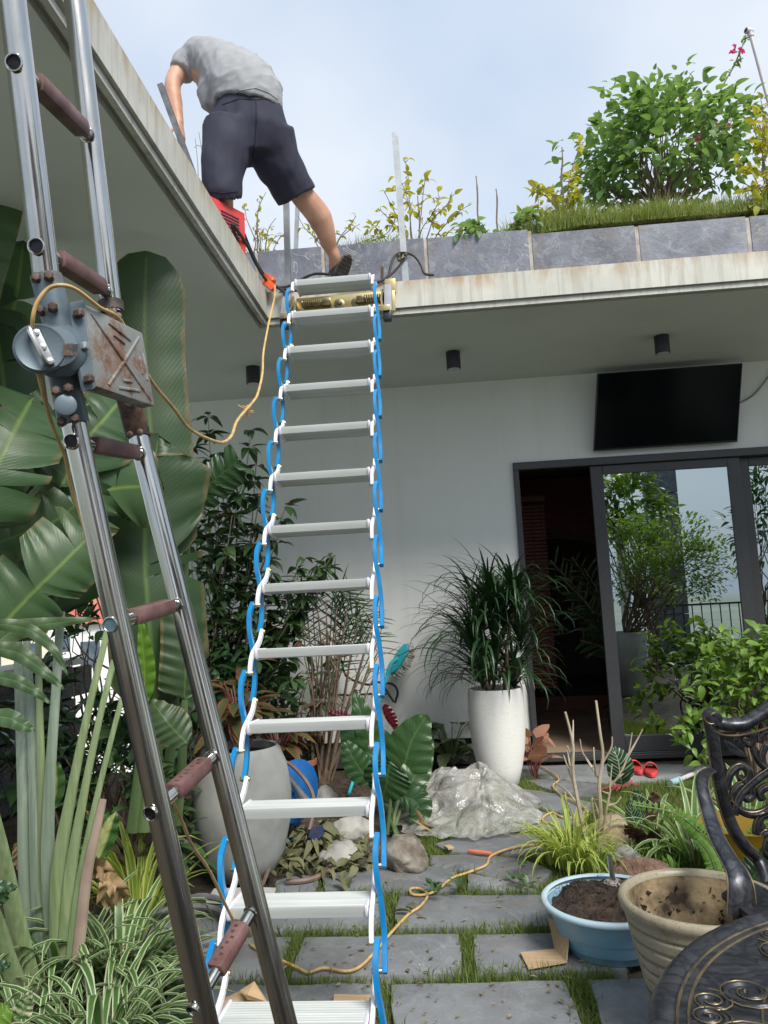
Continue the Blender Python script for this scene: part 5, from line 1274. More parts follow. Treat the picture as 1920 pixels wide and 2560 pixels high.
rock('rock', atZ(850, 2135, .03), (.12, .09, .06), m_rockg, 'pale grey stone under the withered leaves', 1.3)
rock('rock', atZ(870, 2090, .03)+Vector((0, .1, 0)), (.13, .09, .08), m_rockg, 'pale grey stone behind the withered leaf heap', 3.7)
rock('rock', atZ(800, 2020, .05)+Vector((0, .15, 0)), (.10, .1, .09), m_rockg, 'pale stone behind the eleventh tread', 7.3)
rock('rock', atZ(1535, 2100, .05), (.15, .1, .12), m_rockt, 'tan boulder behind the bare shrub', 4.4)
rock('rock', atZ(1620, 2190, .05), (.16, .07, .07), m_rockr, 'rough reddish stone behind the glazed pot', 6.0, amp=.3)
rock('rock', atZ(1575, 2165, .04), (.10, .06, .08), m_rockg, 'small grey stone beside the rough reddish stone', 8.2)
# withered leaf heap
LH = atZ(810, 2140, 0); lh = thing('leaf_pile', LH, 'heap of withered grey-green leaves beside the hose reel', 'leaf heap')
lv = Leaves(lh, variants('withered_leaf', l_dry, 5, w=.42, fold=.5, curl=.7, kind='ovate', n=5, wav=.35))
for i in range(270):
    u, v = random.gauss(800, 62), random.gauss(2128, 34)
    if v > 2195 or not 665 < u < 935: continue
    p = atZ(u, v, 0); p.z = .03+max(0, .16-1.1*(p-LH).length)*rnd(.3, 1); lv.add(p, Vector((rnd(-1, 1), rnd(-1, 1), rnd(-.35, .35))), Vector((rnd(-.7, .7), rnd(-.7, .7), 1)), rnd(.07, .125))
for (u, v) in ((690,2190),(720,2200),(760,2175),(838,2200),(892,2190),(915,2170),(880,2150)): lv.add(atZ(u, v, .03), Vector((rnd(-1, 1), rnd(-1, 1), .1)), (rnd(-.3, .3), rnd(-.3, .3), 1), .13)
lv.done(300)
tl = thing('fallen_leaf', atZ(1005, 2285, .01), 'curled dark fallen leaf with its stalk, on the slab by the cord', 'leaf')
lv = Leaves(tl, variants('fallen_leaf', l_dry, 3, w=.5, fold=.4, curl=.4, n=5)); lv.add(atZ(1000, 2290, .012), (.3, -1, .1), (.4, 0, 1), .11); lv.add(atZ(1030, 2280, .02), (-1, .3, .15), (0, .3, 1), .10); lv.add(atZ(1040, 2270, .02), (-.6, .8, .1), (0, -.3, 1), .08); lv.done()
MB().tube([atZ(1040, 2282, .01), atZ(1066, 2297, .006)], .002, 5).build('stalk', m_twig, tl)
dsk = thing('grinding_disc', atZ(795, 2085, .2), 'dark blue cutting disc lying on the withered leaves', 'disc')
q = Vector((-.2, -.6, .75)).normalized(); cD = atY(792, 2082, 4.05)
MB().lathe([(.008, 0), (.04, .0), (.042, .004), (.008, .006)], cD, 24, q).build('disc', M('dark_blue_disc', (.02, .03, .09), (.05, .06, .13), 20, .4), dsk); MB().lathe([(.006, .006), (.013, .007)], cD, 16, q).build('hub_ring', m_chrome, dsk)
# bubble wrap over something
B0 = [atZ(u, v, 0) for u, v in ((1000, 2085), (1330, 2085), (1290, 1930), (1060, 1925))]
cx0, cy0 = .04, 4.83
nx, ny = 150, 150; V = []; 
for j in range(ny):
    for i in range(nx):
        s, t = i/(nx-1)*2-1, j/(ny-1)*2-1; ang = math.atan2(t, s); rr = max(abs(s), abs(t)); dd = math.hypot(s, t) or 1e-6; kx, ky = s/dd*rr, t/dd*rr
        edge = 1+.16*mnoise.noise((math.cos(ang)*1.6, math.sin(ang)*1.6, 2.2))
        x = cx0+kx*.43*edge+kx*max(0, -ky)*.06; y = cy0+ky*.56*edge
        hgt = .135*math.exp(-(((x-cx0+.03)**2/.10)**1.5+((y-cy0-.10)**2/.11)**1.5))+.07*math.exp(-((x-.25)**2/.03+(y-4.75)**2/.05))
        f1 = 1-abs(mnoise.noise((x*5.2+.4*y, y*3.1, 1.7)))*2; f2 = 1-abs(mnoise.noise((x*9+y*3, y*8-x*2, 4.1)))*2; f3 = 1-abs(mnoise.noise((x*17+y*6, y*15-x*5, 9)))*2; f4 = 1-abs(mnoise.noise((x*31, y*29, 2.5)))*2
        tri = lambda q: abs((q % 1)-.5)*2
        wx, wy = x+.07*mnoise.noise((x*5, y*5, 1)), y+.07*mnoise.noise((x*5, y*5, 6)); cr = 0
        for ca, cwl, cam_ in ((.3, .24, .066), (1.35, .20, .060), (2.3, .28, .060), (.85, .11, .034), (1.9, .085, .026), (2.75, .06, .014)): cr += cam_*tri((wx*math.cos(ca)+wy*math.sin(ca))/cwl+ca)*max(.12, .5+1.1*mnoise.noise((x*3.1+ca, y*3.1, ca*3)))
        h_ = cr*(1-rr**6)*(.45+hgt*2.6)+hgt+(.015*f1*f1*abs(f1)+.005*f2*f2)*(1-rr**3)*(.4+hgt*2.2)+(.008*max(0, f3)**2+.002*max(0, f4)**2)*(.4+hgt*4)+.012*(1-rr)
        x += .05*mnoise.noise((x*8, y*8, 7)); y += .05*mnoise.noise((x*8+5, y*8, 3)); V.append((x, y, max(.006+.02*max(0, f2)*rr**4, h_)))
me = npmesh('bubble_wrap', V, grid_faces(ny, nx), 4); bw_ = link('bubble_wrap', me, m_wrap); tag(bw_, 'crumpled sheet of clear bubble wrap heaped beside the stepping stones', 'bubble wrap')
rock('sack', Vector((cx0, cy0+.14, .09)), (.15, .18, .085), M('pale_sack', (.20, .195, .18), (.34, .33, .30), 7, .9), 'pale bundle half visible under the bubble wrap', 3.3)['category'] = 'bundle'
# cardboard
def card(name, polys, mat, label, th=.004, cat='cardboard'):
    t = thing(name, polys[0][0], label, cat)
    for P in polys:
        n_ = (P[1]-P[0]).cross(P[2]-P[0]).normalized(); n_ = n_ if n_.z > 0 else -n_
        MB().extr(P, n_*th).build('sheet', mat, t, bevel=.0008, seg=1)
    return t
a, b, c, d = atZ(1300, 2383, .012), atZ(1388, 2374, .012), atZ(1418, 2408, .012), atZ(1322, 2425, .012)
card('cardboard', [[a, b, c, d], [b, c, atZ(1414, 2395, .012)+Vector((.03, .04, .085)), atZ(1372, 2312, .012)+Vector((.0, -.01, .03))]], m_card, 'folded piece of cardboard beside the blue basin')
P = [atZ(u, v, .008) for u, v in ((545, 2505), (600, 2480), (665, 2510), (700, 2590), (560, 2600))]
cd2 = card('cardboard', [P], m_card, 'torn brown cardboard under the bottom tread')
for k in range(4):
    z = .012+.012*k; a = atZ(636, 2455, z+.05); b = atZ(668, 2505, z); c = atZ(618, 2500, z); d = atZ(600+6*k, 2478+3*k, z+.02); MB().extr([c, b, a, d], (0, 0, .003)).build('sheet', m_card, cd2, smooth=False)
card('cardboard', [[atZ(u, v, .008) for u, v in ((836, 2488), (952, 2490), (952, 2520), (830, 2520))]], m_card, 'brown cardboard strip lying behind the bottom tread')
card('torn_board', [[atZ(u, v, .012) for u, v in ((515, 2258), (535, 2228), (640, 2224), (690, 2226), (684, 2240), (600, 2262))]], m_cardw, 'torn white board on the slabs beside the coiled hose', .012, 'board')
card('pale_card', [[atZ(u, v, .01) for u, v in ((520, 2530), (548, 2505), (600, 2500), (560, 2600), (520, 2600))]], M('pale_card_face', (.46, .37, .28), (.52, .43, .33), 8, .85), 'pale card scrap at the foot of the blue arm')
tag(MB().tube([atZ(1170, 2127, .02), atZ(1200, 2131, .02), atZ(1230, 2134, .02)], [.009, .012, .009], 8).build('red_stick', m_stick), 'short orange-red stick lying in the grass', 'stick')
tag(MB().box(atZ(1122, 2118, .015), (.035, .05, .012), Matrix.Rotation(.5, 3, 'Z')).build('wood_chip', m_card, bevel=.003), 'small pale wood chip on the grass left of the red stick', 'chip')
lt = MB()
for i in range(210):
    u, v = rnd(640, 1460), rnd(2060, 2560); c = atZ(u, v, .008); a = rnd(0, 6.3); s_ = rnd(.004, .016); d = Vector((math.cos(a), math.sin(a), 0)); e = Vector((-d.y, d.x, 0))*rnd(.3, .6)
    lt.add([c-d*s_, c+e*s_+Vector((0, 0, rnd(0, .006))), c+d*s_, c-e*s_+Vector((0, 0, rnd(0, .004)))], [(0, 1, 2, 3)])
lt.build('leaf_litter', M('litter', (.10, .075, .04), (.26, .22, .12), 3, .9), None, smooth=False)['kind'] = 'stuff'
# blue basin of soil with a ladle in it
BC = Vector((.505, 2.975, 0))
BC = (atZ(1352, 2245, .17)+Vector((.245, .02, 0))); BC.z = 0; BC.y -= .03
bs = thing('basin', BC, 'round pale blue plastic basin filled with potting soil', 'basin')
MB().lathe([(.155, .0), (.165, .004), (.178, .03), (.181, .032), (.196, .075), (.199, .077), (.226, .152), (.22, .155), (.19, .075), (.17, .02), (.0001, .02)], BC, 48).build('tub', m_basin, bs, ang=30)
MB().lathe([(.222, .150), (.240, .152), (.246, .158), (.246, .168), (.240, .174), (.228, .174), (.222, .168)], BC, 48, cap=False).build('rim', m_basinrim, bs, ang=60)
V = [BC+Vector((0, 0, .17))]; F_ = []; NA, NR = 90, 26
for i in range(1, NR+1):
    for k in range(NA):
        a = 2*PI*k/NA; r = .221*i/NR; x, y = r*math.cos(a), r*math.sin(a)
        z = .152+.028*(1-(r/.221)**2)*(1+.6*mnoise.noise((x*8, y*8, 1)))+.016*mnoise.noise((x*28, y*28, 2))+.013*mnoise.noise((x*66, y*66, 3))-.02*(x < -.15)*(y > -.05)
        V.append(BC+Vector((x, y, z)))
for k in range(NA): F_.append((0, 1+k, 1+(k+1) % NA))
for i in range(NR-1):
    for k in range(NA): F_.append((1+i*NA+k, 1+(i+1)*NA+k, 1+(i+1)*NA+(k+1) % NA, 1+i*NA+(k+1) % NA))
MB().add(V, F_).build('soil', m_soil, bs, ang=180)
mb = MB()
for i in range(260):
    a = rnd(0, 2*PI); r = .2*math.sqrt(random.random()); c = BC+Vector((r*math.cos(a), r*math.sin(a), .176+.012*(1-r/.2)+rnd(-.006, .004))); s_ = rnd(.003, .009)
    mb.add([c+rdir()*s_ for _ in range(4)], [(0, 1, 2), (0, 2, 3), (0, 3, 1), (1, 3, 2)])
mb.build('clod', m_soil, bs, smooth=False)['kind'] = 'stuff'
ld = thing('ladle', atZ(1535, 2240, .19), 'steel ladle stuck in the soil of the blue basin', 'ladle')
lc = atD(1537, 2232, 2.96)
lb = MB(); lb.lathe([(.0001, -.052), (.02, -.048), (.038, -.036), (.05, -.015), (.054, .006), (.05, .026), (.036, .042), (.022, .047), (.0001, .05)], lc, 28, Vector((.1, -.2, .97)))
lb.build('bowl', rust_mat('soiled_steel', (.55, .53, .50), .50, .2), ld)
MB().tube([lc+Vector((-.002, 0, .045)), atD(1522, 2138, 2.98)], .0105, 14).build('handle', m_chrome, ld)
# seedling in the basin
# glazed beige pot
PC = Vector((.672, 2.40, 0))
gp = thing('glazed_pot', PC, 'empty ribbed beige glazed pot in front of the chair', 'pot')
prof = [(.12, 0), (.125, .004)]
for i in range(92):
    z = .01+.345*i/91; r = .125+.088*(i/91)**.75; rib = -max(0, math.sin(z*2*PI/.036+.6*math.sin(z*31)))**6*.009; prof.append((r+rib, z))
prof += [(.216, .365), (.224, .375), (.228, .388), (.224, .4), (.214, .404), (.204, .398), (.2, .385)]
MB().lathe(prof, PC, 64, cap=False).build('vessel', m_glaze, gp, ang=60)
MB().lathe([(.201, .386), (.196, .33), (.17, .15), (.14, .03), (.0001, .03)], PC, 48, cap=False).build('inside', m_glazein, gp)
mb = MB()
for i in range(90):
    a = rnd(.2, PI-.1) if random.random() < .8 else rnd(0, 2*PI); z = rnd(.2, .36)**1; r = .14+.056*((z-.03)/.3); c = PC+Vector((r*math.cos(a), r*math.sin(a), z)); s_ = rnd(.004, .016)
    q = rdir()*s_; mb.add([c+rdir()*s_ for _ in range(5)], [(0, 1, 2), (0, 2, 3), (0, 3, 4), (0, 4, 1), (1, 4, 3, 2)])
mb.build('caked_soil', m_soil, gp, smooth=False)['kind'] = 'stuff'
# slippers by the door
def clog(c, rz, par):
    c = Vector(c); q = Matrix.Rotation(rz, 3, 'Z'); P = []
    for k in range(22): a = 2*PI*k/22; y = -math.cos(a)*.125; x = math.sin(a)*.044*(1+.18*(y/.125)); P.append(c+q @ Vector((x, y, .0)))
    MB().extr(P, (0, 0, .028)).build('sole', m_slip, par, bevel=.006)
    MB().extr([p+(c-p)*.14+Vector((0, 0, .0285)) for p in P], (0, 0, .002)).build('footbed', M('red_footbed', (.46, .035, .04), (.52, .05, .05), 12, .6) if 'red_footbed' not in bpy.data.materials else bpy.data.materials['red_footbed'], par)
    V = []
    for i in range(9):
        t = PI*i/8
        for j in range(7):
            y = .0+.115*j/6; k = 1-.42*(j/6)**3; x = math.cos(t)*.049*k; z = .018+math.sin(t)*.058*(1-.45*(j/6)**2.2); V.append(c+q @ Vector((x, y, z)))
    F_ = [tuple(int(z) for z in g_) for g_ in grid_faces(9, 7)]
    o = MB().add(V, F_).build('upper', m_slip, par); s_ = o.modifiers.new('t', 'SOLIDIFY'); s_.thickness = .006
for k, (u, v, rz, lab) in enumerate(((1588, 1928, .08, 'left red rubber slipper on the slab by the glass door'), (1628, 1934, -.2, 'right red rubber slipper on the slab by the glass door'))):
    c = atZ(u, v, .006); t = thing('slipper', c, lab, 'slipper', 'red slippers by the door'); clog(c, rz, t)
# odds and ends on the lawn
rb = thing('red_ribbon', atZ(1545, 1968, .02), 'faded red ribbon lying on the grass edge under the pinstriped leaf', 'ribbon')
for (p, q) in (((1500,1975),(1555,1966)),((1520,1985),(1560,1962)),((1555,1966),(1598,1962)),((1510,1968),(1550,1972)),((1540,1978),(1575,1964))):
    MB().bar([atZ(*p, .015), (atZ(*p, .02)+atZ(*q, .02))/2+Vector((0, 0, .02)), atZ(*q, .015)], .012, .002, (0, .3, 1)).build('strip', m_ribbon, rb, smooth=False)
pt = thing('plastic_tube', atZ(1700, 1950, .02), 'pale plastic tube with a blue cap on the lawn by the slippers', 'tube')
MB().tube([atZ(1698, 1950, .022), atZ(1762, 1922, .022)], .015, 12).build('tube', m_pvc, pt); MB().tube([atZ(1675, 1958, .022), atZ(1700, 1949, .022)], .022, 12).build('cap', M('pale_blue_cap', (.25, .40, .47), (.32, .46, .52), 9, .5), pt)
yp = pot('mustard_pot', Vector((1.23, 3.62, 0)), [(.13, 0), (.17, .2), (.185, .24), (.175, .24), (.0001, .2)], m_yel, 'mustard yellow pot behind the chair back')
# mop hanging on the wall and wrought-iron scroll
mp_ = thing('mop', atY(985, 1690, 5.95), 'cyan mop with a dirty white chenille head leaning head-up on the wall', 'mop')
mc = atY(1000, 1648, 5.93); mdir = (atY(1018, 1612, 5.93)-atY(975, 1690, 5.93)).normalized(); mn = Vector((-.75, -.55, .35)).normalized(); mn = (mn-mdir*mn.dot(mdir)).normalized(); ms_ = mdir.cross(mn)
P = [mc+mdir*.125*math.cos(a)+ms_*.062*math.sin(a) for a in np.linspace(0, 2*PI, 25)[:-1]]
MB().extr(P, mn*.02).build('mop_plate', m_cyan, mp_, bevel=.006)
mb = MB()
for i in range(150):
    a = rnd(0, 2*PI); r = math.sqrt(random.random()); c = mc+mdir*.135*r*math.cos(a)+ms_*.074*r*math.sin(a); d = (-mn+mdir*.5*math.cos(a)*r+ms_*.5*math.sin(a)*r); mb.tube([c, c+d*.045+rdir()*.01], [.010, .008], 5)
mb.build('chenille', m_chen, mp_)['kind'] = 'stuff'
MB().tube(smooth_path([mc+mn*.02, mc+mn*.05-mdir*.06, atY(968, 1688, 5.9)], 4), .016, 10).build('mop_joint', m_cyan, mp_)
MB().tube([atY(970, 1685, 5.9), atY(900, 1900, 5.75), atZ(872, 1985, .02)], .011, 10).build('mop_handle', m_cyan, mp_)
ir = thing('iron_bracket', atY(900, 1700, 5.95), 'black wrought-iron scroll bracket against the white wall', 'bracket')
mb = MB(); cS = atY(968, 1728, 5.96); sc2 = [cS+Vector((math.cos(t)*r, 0, math.sin(t)*r)) for t, r in [(PI*1.6-k*.32, .012+.0042*k) for k in range(20)]]
mb.tube(smooth_path([atY(815, 1690, 6.0), atY(850, 1645, 6.0), atY(865, 1690, 5.98), atY(920, 1712, 5.97), atY(950, 1706, 5.96)]+sc2[::-1][0:18], 3), .009, 8)
mb.tube(smooth_path([atY(825, 1735, 6.0), atY(870, 1738, 5.98), atY(930, 1735, 5.97), atY(952, 1742, 5.96)], 4), .008, 8); mb.lathe([(.0001, -.016), (.016, 0), (.0001, .016)], atY(957, 1733, 5.96), 12)
mb.build('scroll', m_iron, ir)
fx = thing('plank_planter', atZ(1040, 1960, 0), 'weathered grey plank box corner behind the broad-leaved plant', 'planter')
for k, (u, w2) in enumerate(((1032, .022), (1046, .03))):
    a = atZ(u, 1962, 0); MB().box((a.x, a.y+.02, .13), (w2*1.6, .05, .27), Matrix.Rotation(.25*k, 3, 'Z')).build('plank', M('grey_plank', (.16, .15, .14), (.24, .23, .21), 9, .85, stretch=(4, 4, .4)) if k == 0 else bpy.data.materials['grey_plank'], fx, bevel=.003)

# ------------------------------------------------------------------ cast table
pts5 = [atZ(u, v, .62) for u, v in ((1612,2560),(1666,2419),(1735,2338),(1820,2296),(1920,2271))]
Am = np.array([(2*p.x, 2*p.y, 1) for p in pts5]); bm_ = np.array([p.x**2+p.y**2 for p in pts5]); so_ = np.linalg.lstsq(Am, bm_, rcond=None)[0]
TC = Vector((so_[0], so_[1], 0)); TR = math.sqrt(so_[2]+so_[0]**2+so_[1]**2)
tb = thing('garden_table', TC, 'round dark cast-metal garden table with scrolled relief top', 'table')
MB().lathe([(TR-.03, .59), (TR-.004, .592), (TR, .60), (TR-.001, .612), (TR-.008, .62), (TR-.02, .6225), (TR-.034, .619), (TR-.04, .616)], TC, 96, cap=False).build('rim', m_bronze, tb, ang=60)
MB().lathe([(TR-.033, .600), (TR-.033, .6165), (.0001, .6165)], TC, 96).build('top', m_bronze, tb, smooth=False)
mb = MB()
for r in (TR-.045, TR-.062, TR-.15-.02, .055, .075): mb.tube([TC+Vector((r*math.cos(a), r*math.sin(a), .6165)) for a in np.linspace(0, 2*PI, 90)], .0028, 6, caps=False)
mb.build('raised_ring', m_gold, tb)
def spiral(c, r0, r1, a0, turns, n=22): return [(c[0]+(r0+(r1-r0)*i/n)*math.cos(a0+turns*2*PI*i/n), c[1]+(r0+(r1-r0)*i/n)*math.sin(a0+turns*2*PI*i/n)) for i in range(n+1)]
k_ = TR/.42
sec = MB(); secg = MB()
def rel(curve, rad, mb, z=.6165): mb.tube([Vector((x*k_, y*k_, z)) for x, y in curve], rad, 6)
for sgn in (1, -1):
    def fl_(C): return [(x, y*sgn) for x, y in C]
    for rr_, (cx_, cy_), r1, a0 in ((.0052, (.315, .062), .032, -1.2), (.0045, (.33, .012), .0, 0), (.005, (.268, .026), .026, 2.2), (.0042, (.34, .105), .02, .8), (.004, (.225, .055), .018, 1.0)):
        if r1 <= 0: continue
        rel(fl_(spiral((cx_, cy_), .003, r1, a0, 1.7)), rr_, sec)
        rel(fl_([(x, y) for x, y in spiral((cx_, cy_), .0065, r1+.006, a0, 1.7)]), .0014, secg, .619)
    for o in (0, .011, .022): rel(fl_([(.12, .012+o*.5), (.17, .02+o), (.21, .045+o), (.245, .085+o), (.262, .105+o), (.255, .122+o*.6)]), .003 if o != .011 else .0016, sec if o != .011 else secg, .617)
    rel(fl_([(.13, .0), (.2, .006), (.25, .0), (.29, .006)]), .0035, sec)
so1 = sec.build('scroll_relief', m_bronze, None); so2 = secg.build('gilt_line', m_gold, None); me1, me2 = so1.data, so2.data; bpy.data.objects.remove(so1); bpy.data.objects.remove(so2)
for i in range(9):
    for me_, nm in ((me1, 'scroll_relief'), (me2, 'gilt_line')):
        o = bpy.data.objects.new(nm, me_); o.parent = tb; COL.objects.link(o); o.rotation_euler = (0, 0, 2*PI*i/9+.35)
MB().lathe([(.02, .6), (.02, .3), (.04, .28), (.025, .24), (.03, .1), (.05, .06)], TC, 20).build('pedestal', m_bronze, tb)
for i in range(3):
    a = 2*PI*i/3+.5; d = Vector((math.cos(a), math.sin(a), 0)); MB().tube(smooth_path([TC+d*.03+Vector((0, 0, .1)), TC+d*.12+Vector((0, 0, .13)), TC+d*.24+Vector((0, 0, .05)), TC+d*.3+Vector((0, 0, .02))], 5), .018, 10).build('leg', m_bronze, tb)

# ------------------------------------------------------------------ cast chair
CHD = 2.60
def cu(u, v, d=CHD): return atD(u, v, d)
ch = thing('garden_chair', (1.0, 2.4, 0), 'dark cast-metal garden chair with scrolled back and gilt edges beside the table', 'chair')
def band(pts, w_, th, name, mat=None, par=ch, ref=None, k=6): return MB().bar(smooth_path(pts, k), w_, th, ref if ref is not None else FW).build(name, mat or m_bronze, par, bevel=.004, seg=2)
def tubec(pts, r, name, mat=None, par=ch, k=6, n=12): return MB().tube(smooth_path(pts, k), r, n).build(name, mat or m_bronze, par)
postL = [cu(1772,1800), cu(1782,1850), cu(1790,1910), cu(1800,1965), cu(1812,2015), cu(1832,2070), cu(1862,2115), cu(1895,2150), cu(1915,2200,2.55), cu(1906,2245,2.5)]
pl_ = MB().tube(smooth_path(postL, 6), [.026]*6+[.027]*30+[.026]*19, 14, flat=.8).build('back_post', m_bronze, ch)
for o_u in (-14, 15): MB().tube(smooth_path([atD(*(lambda p: (CX+F_PX*(p-EYEV).dot(RT)/(p-EYEV).dot(FW)+o_u, CY-F_PX*(p-EYEV).dot(UP)/(p-EYEV).dot(FW), (p-EYEV).dot(FW)-.016))(p)) for p in postL[1:8]], 5), .0026, 6).build('gilt_edge', m_gold, pl_)
# top rail sweeping up from the scroll
rail = [cu(1786,1806), cu(1802,1808), cu(1825,1812), cu(1860,1808), cu(1895,1790), cu(1925,1768), cu(1965,1750), cu(2010,1748), cu(2060,1766), cu(2110,1800), cu(2140,1812), cu(2165,1806)]
tr1 = MB().tube(smooth_path(rail, 6), .030, 14, flat=.75).build('top_rail', m_bronze, ch)
MB().tube(smooth_path([cu(1775,1812,2.578), cu(1786,1828,2.578), cu(1812,1838,2.578), cu(1850,1838,2.578), cu(1890,1830,2.578), cu(1930,1815,2.578)], 6), .004, 8).build('gilt_edge', m_gold, tr1)
c = cu(1781, 1792, 2.575); tt = [c+RT*(math.cos(a)*r)+UP*(math.sin(a)*r) for a, r in [(2.6-k*.34, .006+.0014*k) for k in range(18)]]
MB().lathe([(.0001, .03), (.022, .028), (.027, .02), (.027, -.022), (.0001, -.024)], cu(1781, 1793), 22, -FW).build('scroll_end', m_bronze, ch); MB().tube(tt, .004, 8).build('scroll_line', m_gold, ch)
# mirrored far post (outside the frame, same shape)
tubec([cu(2165,1806), cu(2158,1910), cu(2140,2015), cu(2100,2115), cu(2060,2180)], .024, 'back_post')
# back filigree: scrolls and leaves
def scroll(pts, r=.014, line=True):
    o = MB().tube(smooth_path([cu(*p) for p in pts], 6), [r]*(6*(len(pts)-1)+1), 10).build('scroll', m_bronze, ch)
    if line: MB().tube(smooth_path([cu(p[0]-4, p[1]-5, CHD-r*.85) for p in pts], 6), .0024, 6).build('gilt_edge', m_gold, o)
scroll([(1815,1972),(1825,1935),(1850,1915),(1870,1925),(1872,1945),(1860,1955),(1850,1942)], .014)
scroll([(1826,1990),(1838,2010),(1832,1985),(1850,1962),(1875,1962),(1882,1985),(1868,1998),(1858,1985)], .013)
scroll([(1835,2035),(1850,1990),(1890,1950),(1925,1925),(1955,1905)], .015)
scroll([(1830,2005),(1860,2030),(1893,2035),(1925,2020),(1945,1990),(1925,1965),(1900,1978),(1905,1998)], .015)
scroll([(1845,1855),(1848,1838),(1866,1832),(1880,1842),(1874,1860),(1862,1856)], .013)
scroll([(1900,1856),(1903,1835),(1922,1828),(1945,1840),(1940,1862)], .013)
scroll([(1884,1872),(1900,1905),(1930,1930),(1960,1940)], .014)
scroll([(1912,1920),(1905,1890),(1915,1862)], .012)
scroll([(1890,2085),(1893,2060),(1905,2040),(1930,2035)], .014)
scroll([(1920,2100),(1915,2130),(1935,2150)], .014)
scroll([(1905,2090),(1920,2080),(1940,2100)], .013)
for P in ([(1812,1852),(1830,1858),(1858,1880),(1868,1895),(1850,1892),(1828,1880)], [(1892,2052),(1900,2080),(1912,2095),(1916,2070),(1908,2050)]):
    Q = [cu(u, v, CHD-.004) for u, v in P]; MB().extr(Q, FW*.014).build('cast_leaf', m_bronze, ch, bevel=.005)
# arms and seat
arm = [(1782,1926,2.60),(1768,1930,2.57),(1757,1942,2.53),(1755,1968,2.48),(1765,2010,2.43),(1780,2060,2.36),(1795,2100,2.30),(1818,2140,2.24),(1842,2180,2.19),(1852,2220,2.16),(1854,2290,2.14)]
ap = smooth_path([cu(*p) for p in arm], 6); mb = MB(); m_n = len(ap)
rings = []
for i, p in enumerate(ap):
    t = (ap[min(i+1, m_n-1)]-ap[max(i-1, 0)]).normalized(); s_ = (RT-t*RT.dot(t)).normalized(); n_ = t.cross(s_); f = i/(m_n-1); w_ = .016+.014*f+.012*max(0, (f-.7)/.3)
    rings.append([p+s_*w_*math.cos(2*PI*k/14)+n_*(.011+.002*f)*math.sin(2*PI*k/14) for k in range(14)])
mb.loft(rings); arm_o = mb.build('arm', m_bronze, ch)
for sg in (-1, 1):
    MB().tube([r[0 if sg > 0 else 7]*1+(-FW)*.003 for r in rings], .0024, 6).build('gilt_edge', m_gold, arm_o)
Z5 = .40
seat_c = cu(1960, 2300, 2.2)
sp_ = [(.78, 2.06), (1.26, 2.06), (1.3, 2.42), (1.24, 2.5), (.82, 2.5), (.74, 2.42)]
MB().prism(sp_, Z5-.02, Z5).build('seat', m_bronze, ch, bevel=.006)
MB().lathe([(.0001, -.02), (.018, -.012), (.022, 0), (.018, .012), (.0001, .02)], cu(1902, 2257, 2.45), 14).build('ball', m_bronze, ch)
for x, y in ((.80, 2.08), (1.24, 2.08), (.80, 2.46), (1.24, 2.46)): MB().tube(smooth_path([(x, y, Z5-.01), (x+(x-1.02)*.05, y, .2), (x+(x-1.02)*.14, y+(y-2.27)*.1, .0)], 4), .017, 10).build('leg', m_bronze, ch)
tubec([(1.26, 2.1, Z5), (1.3, 2.12, .55), (1.3, 2.3, .68), (1.29, 2.5, .7)], .018, 'arm')
# ------------------------------------------------------------------ left bed: bird-of-paradise fan
SB = atZ(110, 2480, 0); sb = thing('bird_of_paradise', SB, 'large bird-of-paradise with a fan of pale green stalks at the bottom left', 'plant')
def stalk(pts, w0, w1, mat, par=sb, D=2.75, flat=.55, pw=1.0):
    P = [atD(u, v, dd) for u, v, dd in pts]; sm = smooth_path(P, 5); m = len(sm)
    MB().tube(sm, [w1+(w0-w1)*(1-i/(m-1))**pw for i in range(m)], 10, flat=flat, ref=FW).build('stalk', mat, par)
stalk([(105,2470,2.72),(72,2200,2.72),(62,2000,2.75),(50,1750,2.85),(42,1520,2.95)], .050, .016, l_stemb, pw=1.5)
stalk([(120,2480,2.70),(98,2200,2.70),(88,2000,2.72),(75,1750,2.8),(62,1520,2.9)], .046, .014, l_stemb, pw=1.7)
stalk([(135,2480,2.69),(112,2200,2.69),(106,2000,2.70),(98,1750,2.75),(95,1500,2.85)], .032, .012, l_stem, pw=2)
stalk([(150,2480,2.66),(122,2200,2.66),(122,2000,2.68),(138,1750,2.72),(152,1530,2.8)], .036, .016, l_stemb, pw=2)
stalk([(155,2480,2.62),(145,2200,2.62),(175,2000,2.64),(220,1780,2.66),(264,1595,2.7),(285,1480,2.75)], .044, .011, l_stem, pw=2.8)
stalk([(165,2480,2.60),(172,2220,2.60),(207,2000,2.62),(248,1800,2.65),(285,1650,2.7)], .038, .011, l_stem, pw=2.8)
stalk([(178,2480,2.58),(195,2250,2.58),(230,2050,2.6),(270,1880,2.62),(305,1745,2.65)], .032, .009, l_stem, pw=2.8)
stalk([(190,2440,2.56),(215,2200,2.57),(240,2080,2.58),(258,1998,2.6)], .022, .012, l_stemd)
stalk([(80,2480,2.55),(40,2300,2.5),(0,2110,2.45),(-40,1950,2.4)], .040, .018, l_stem)
stalk([(60,2500,2.5),(20,2400,2.45),(-10,2300,2.4),(-60,2180,2.35)], .036, .02, l_stem)
def leafD(pts, hl, hr, mat=l_ban, par=sb, **k):
    P = [atD(*p) for p in pts]; D = sum(p[2] for p in pts)/len(pts); s_ = D/F_PX
    return big_leaf('leaf', P, hl*s_, hr*s_, mat, par, **k)
leafD([(-90,1330,2.5),(-10,1170,2.55),(45,1060,2.65),(84,990,2.8)], 120, 125, tears=4)
leafD([(-60,1240,2.9),(30,1120,3.0),(130,1060,3.1),(230,1010,3.2)], 90, 90, tears=3)
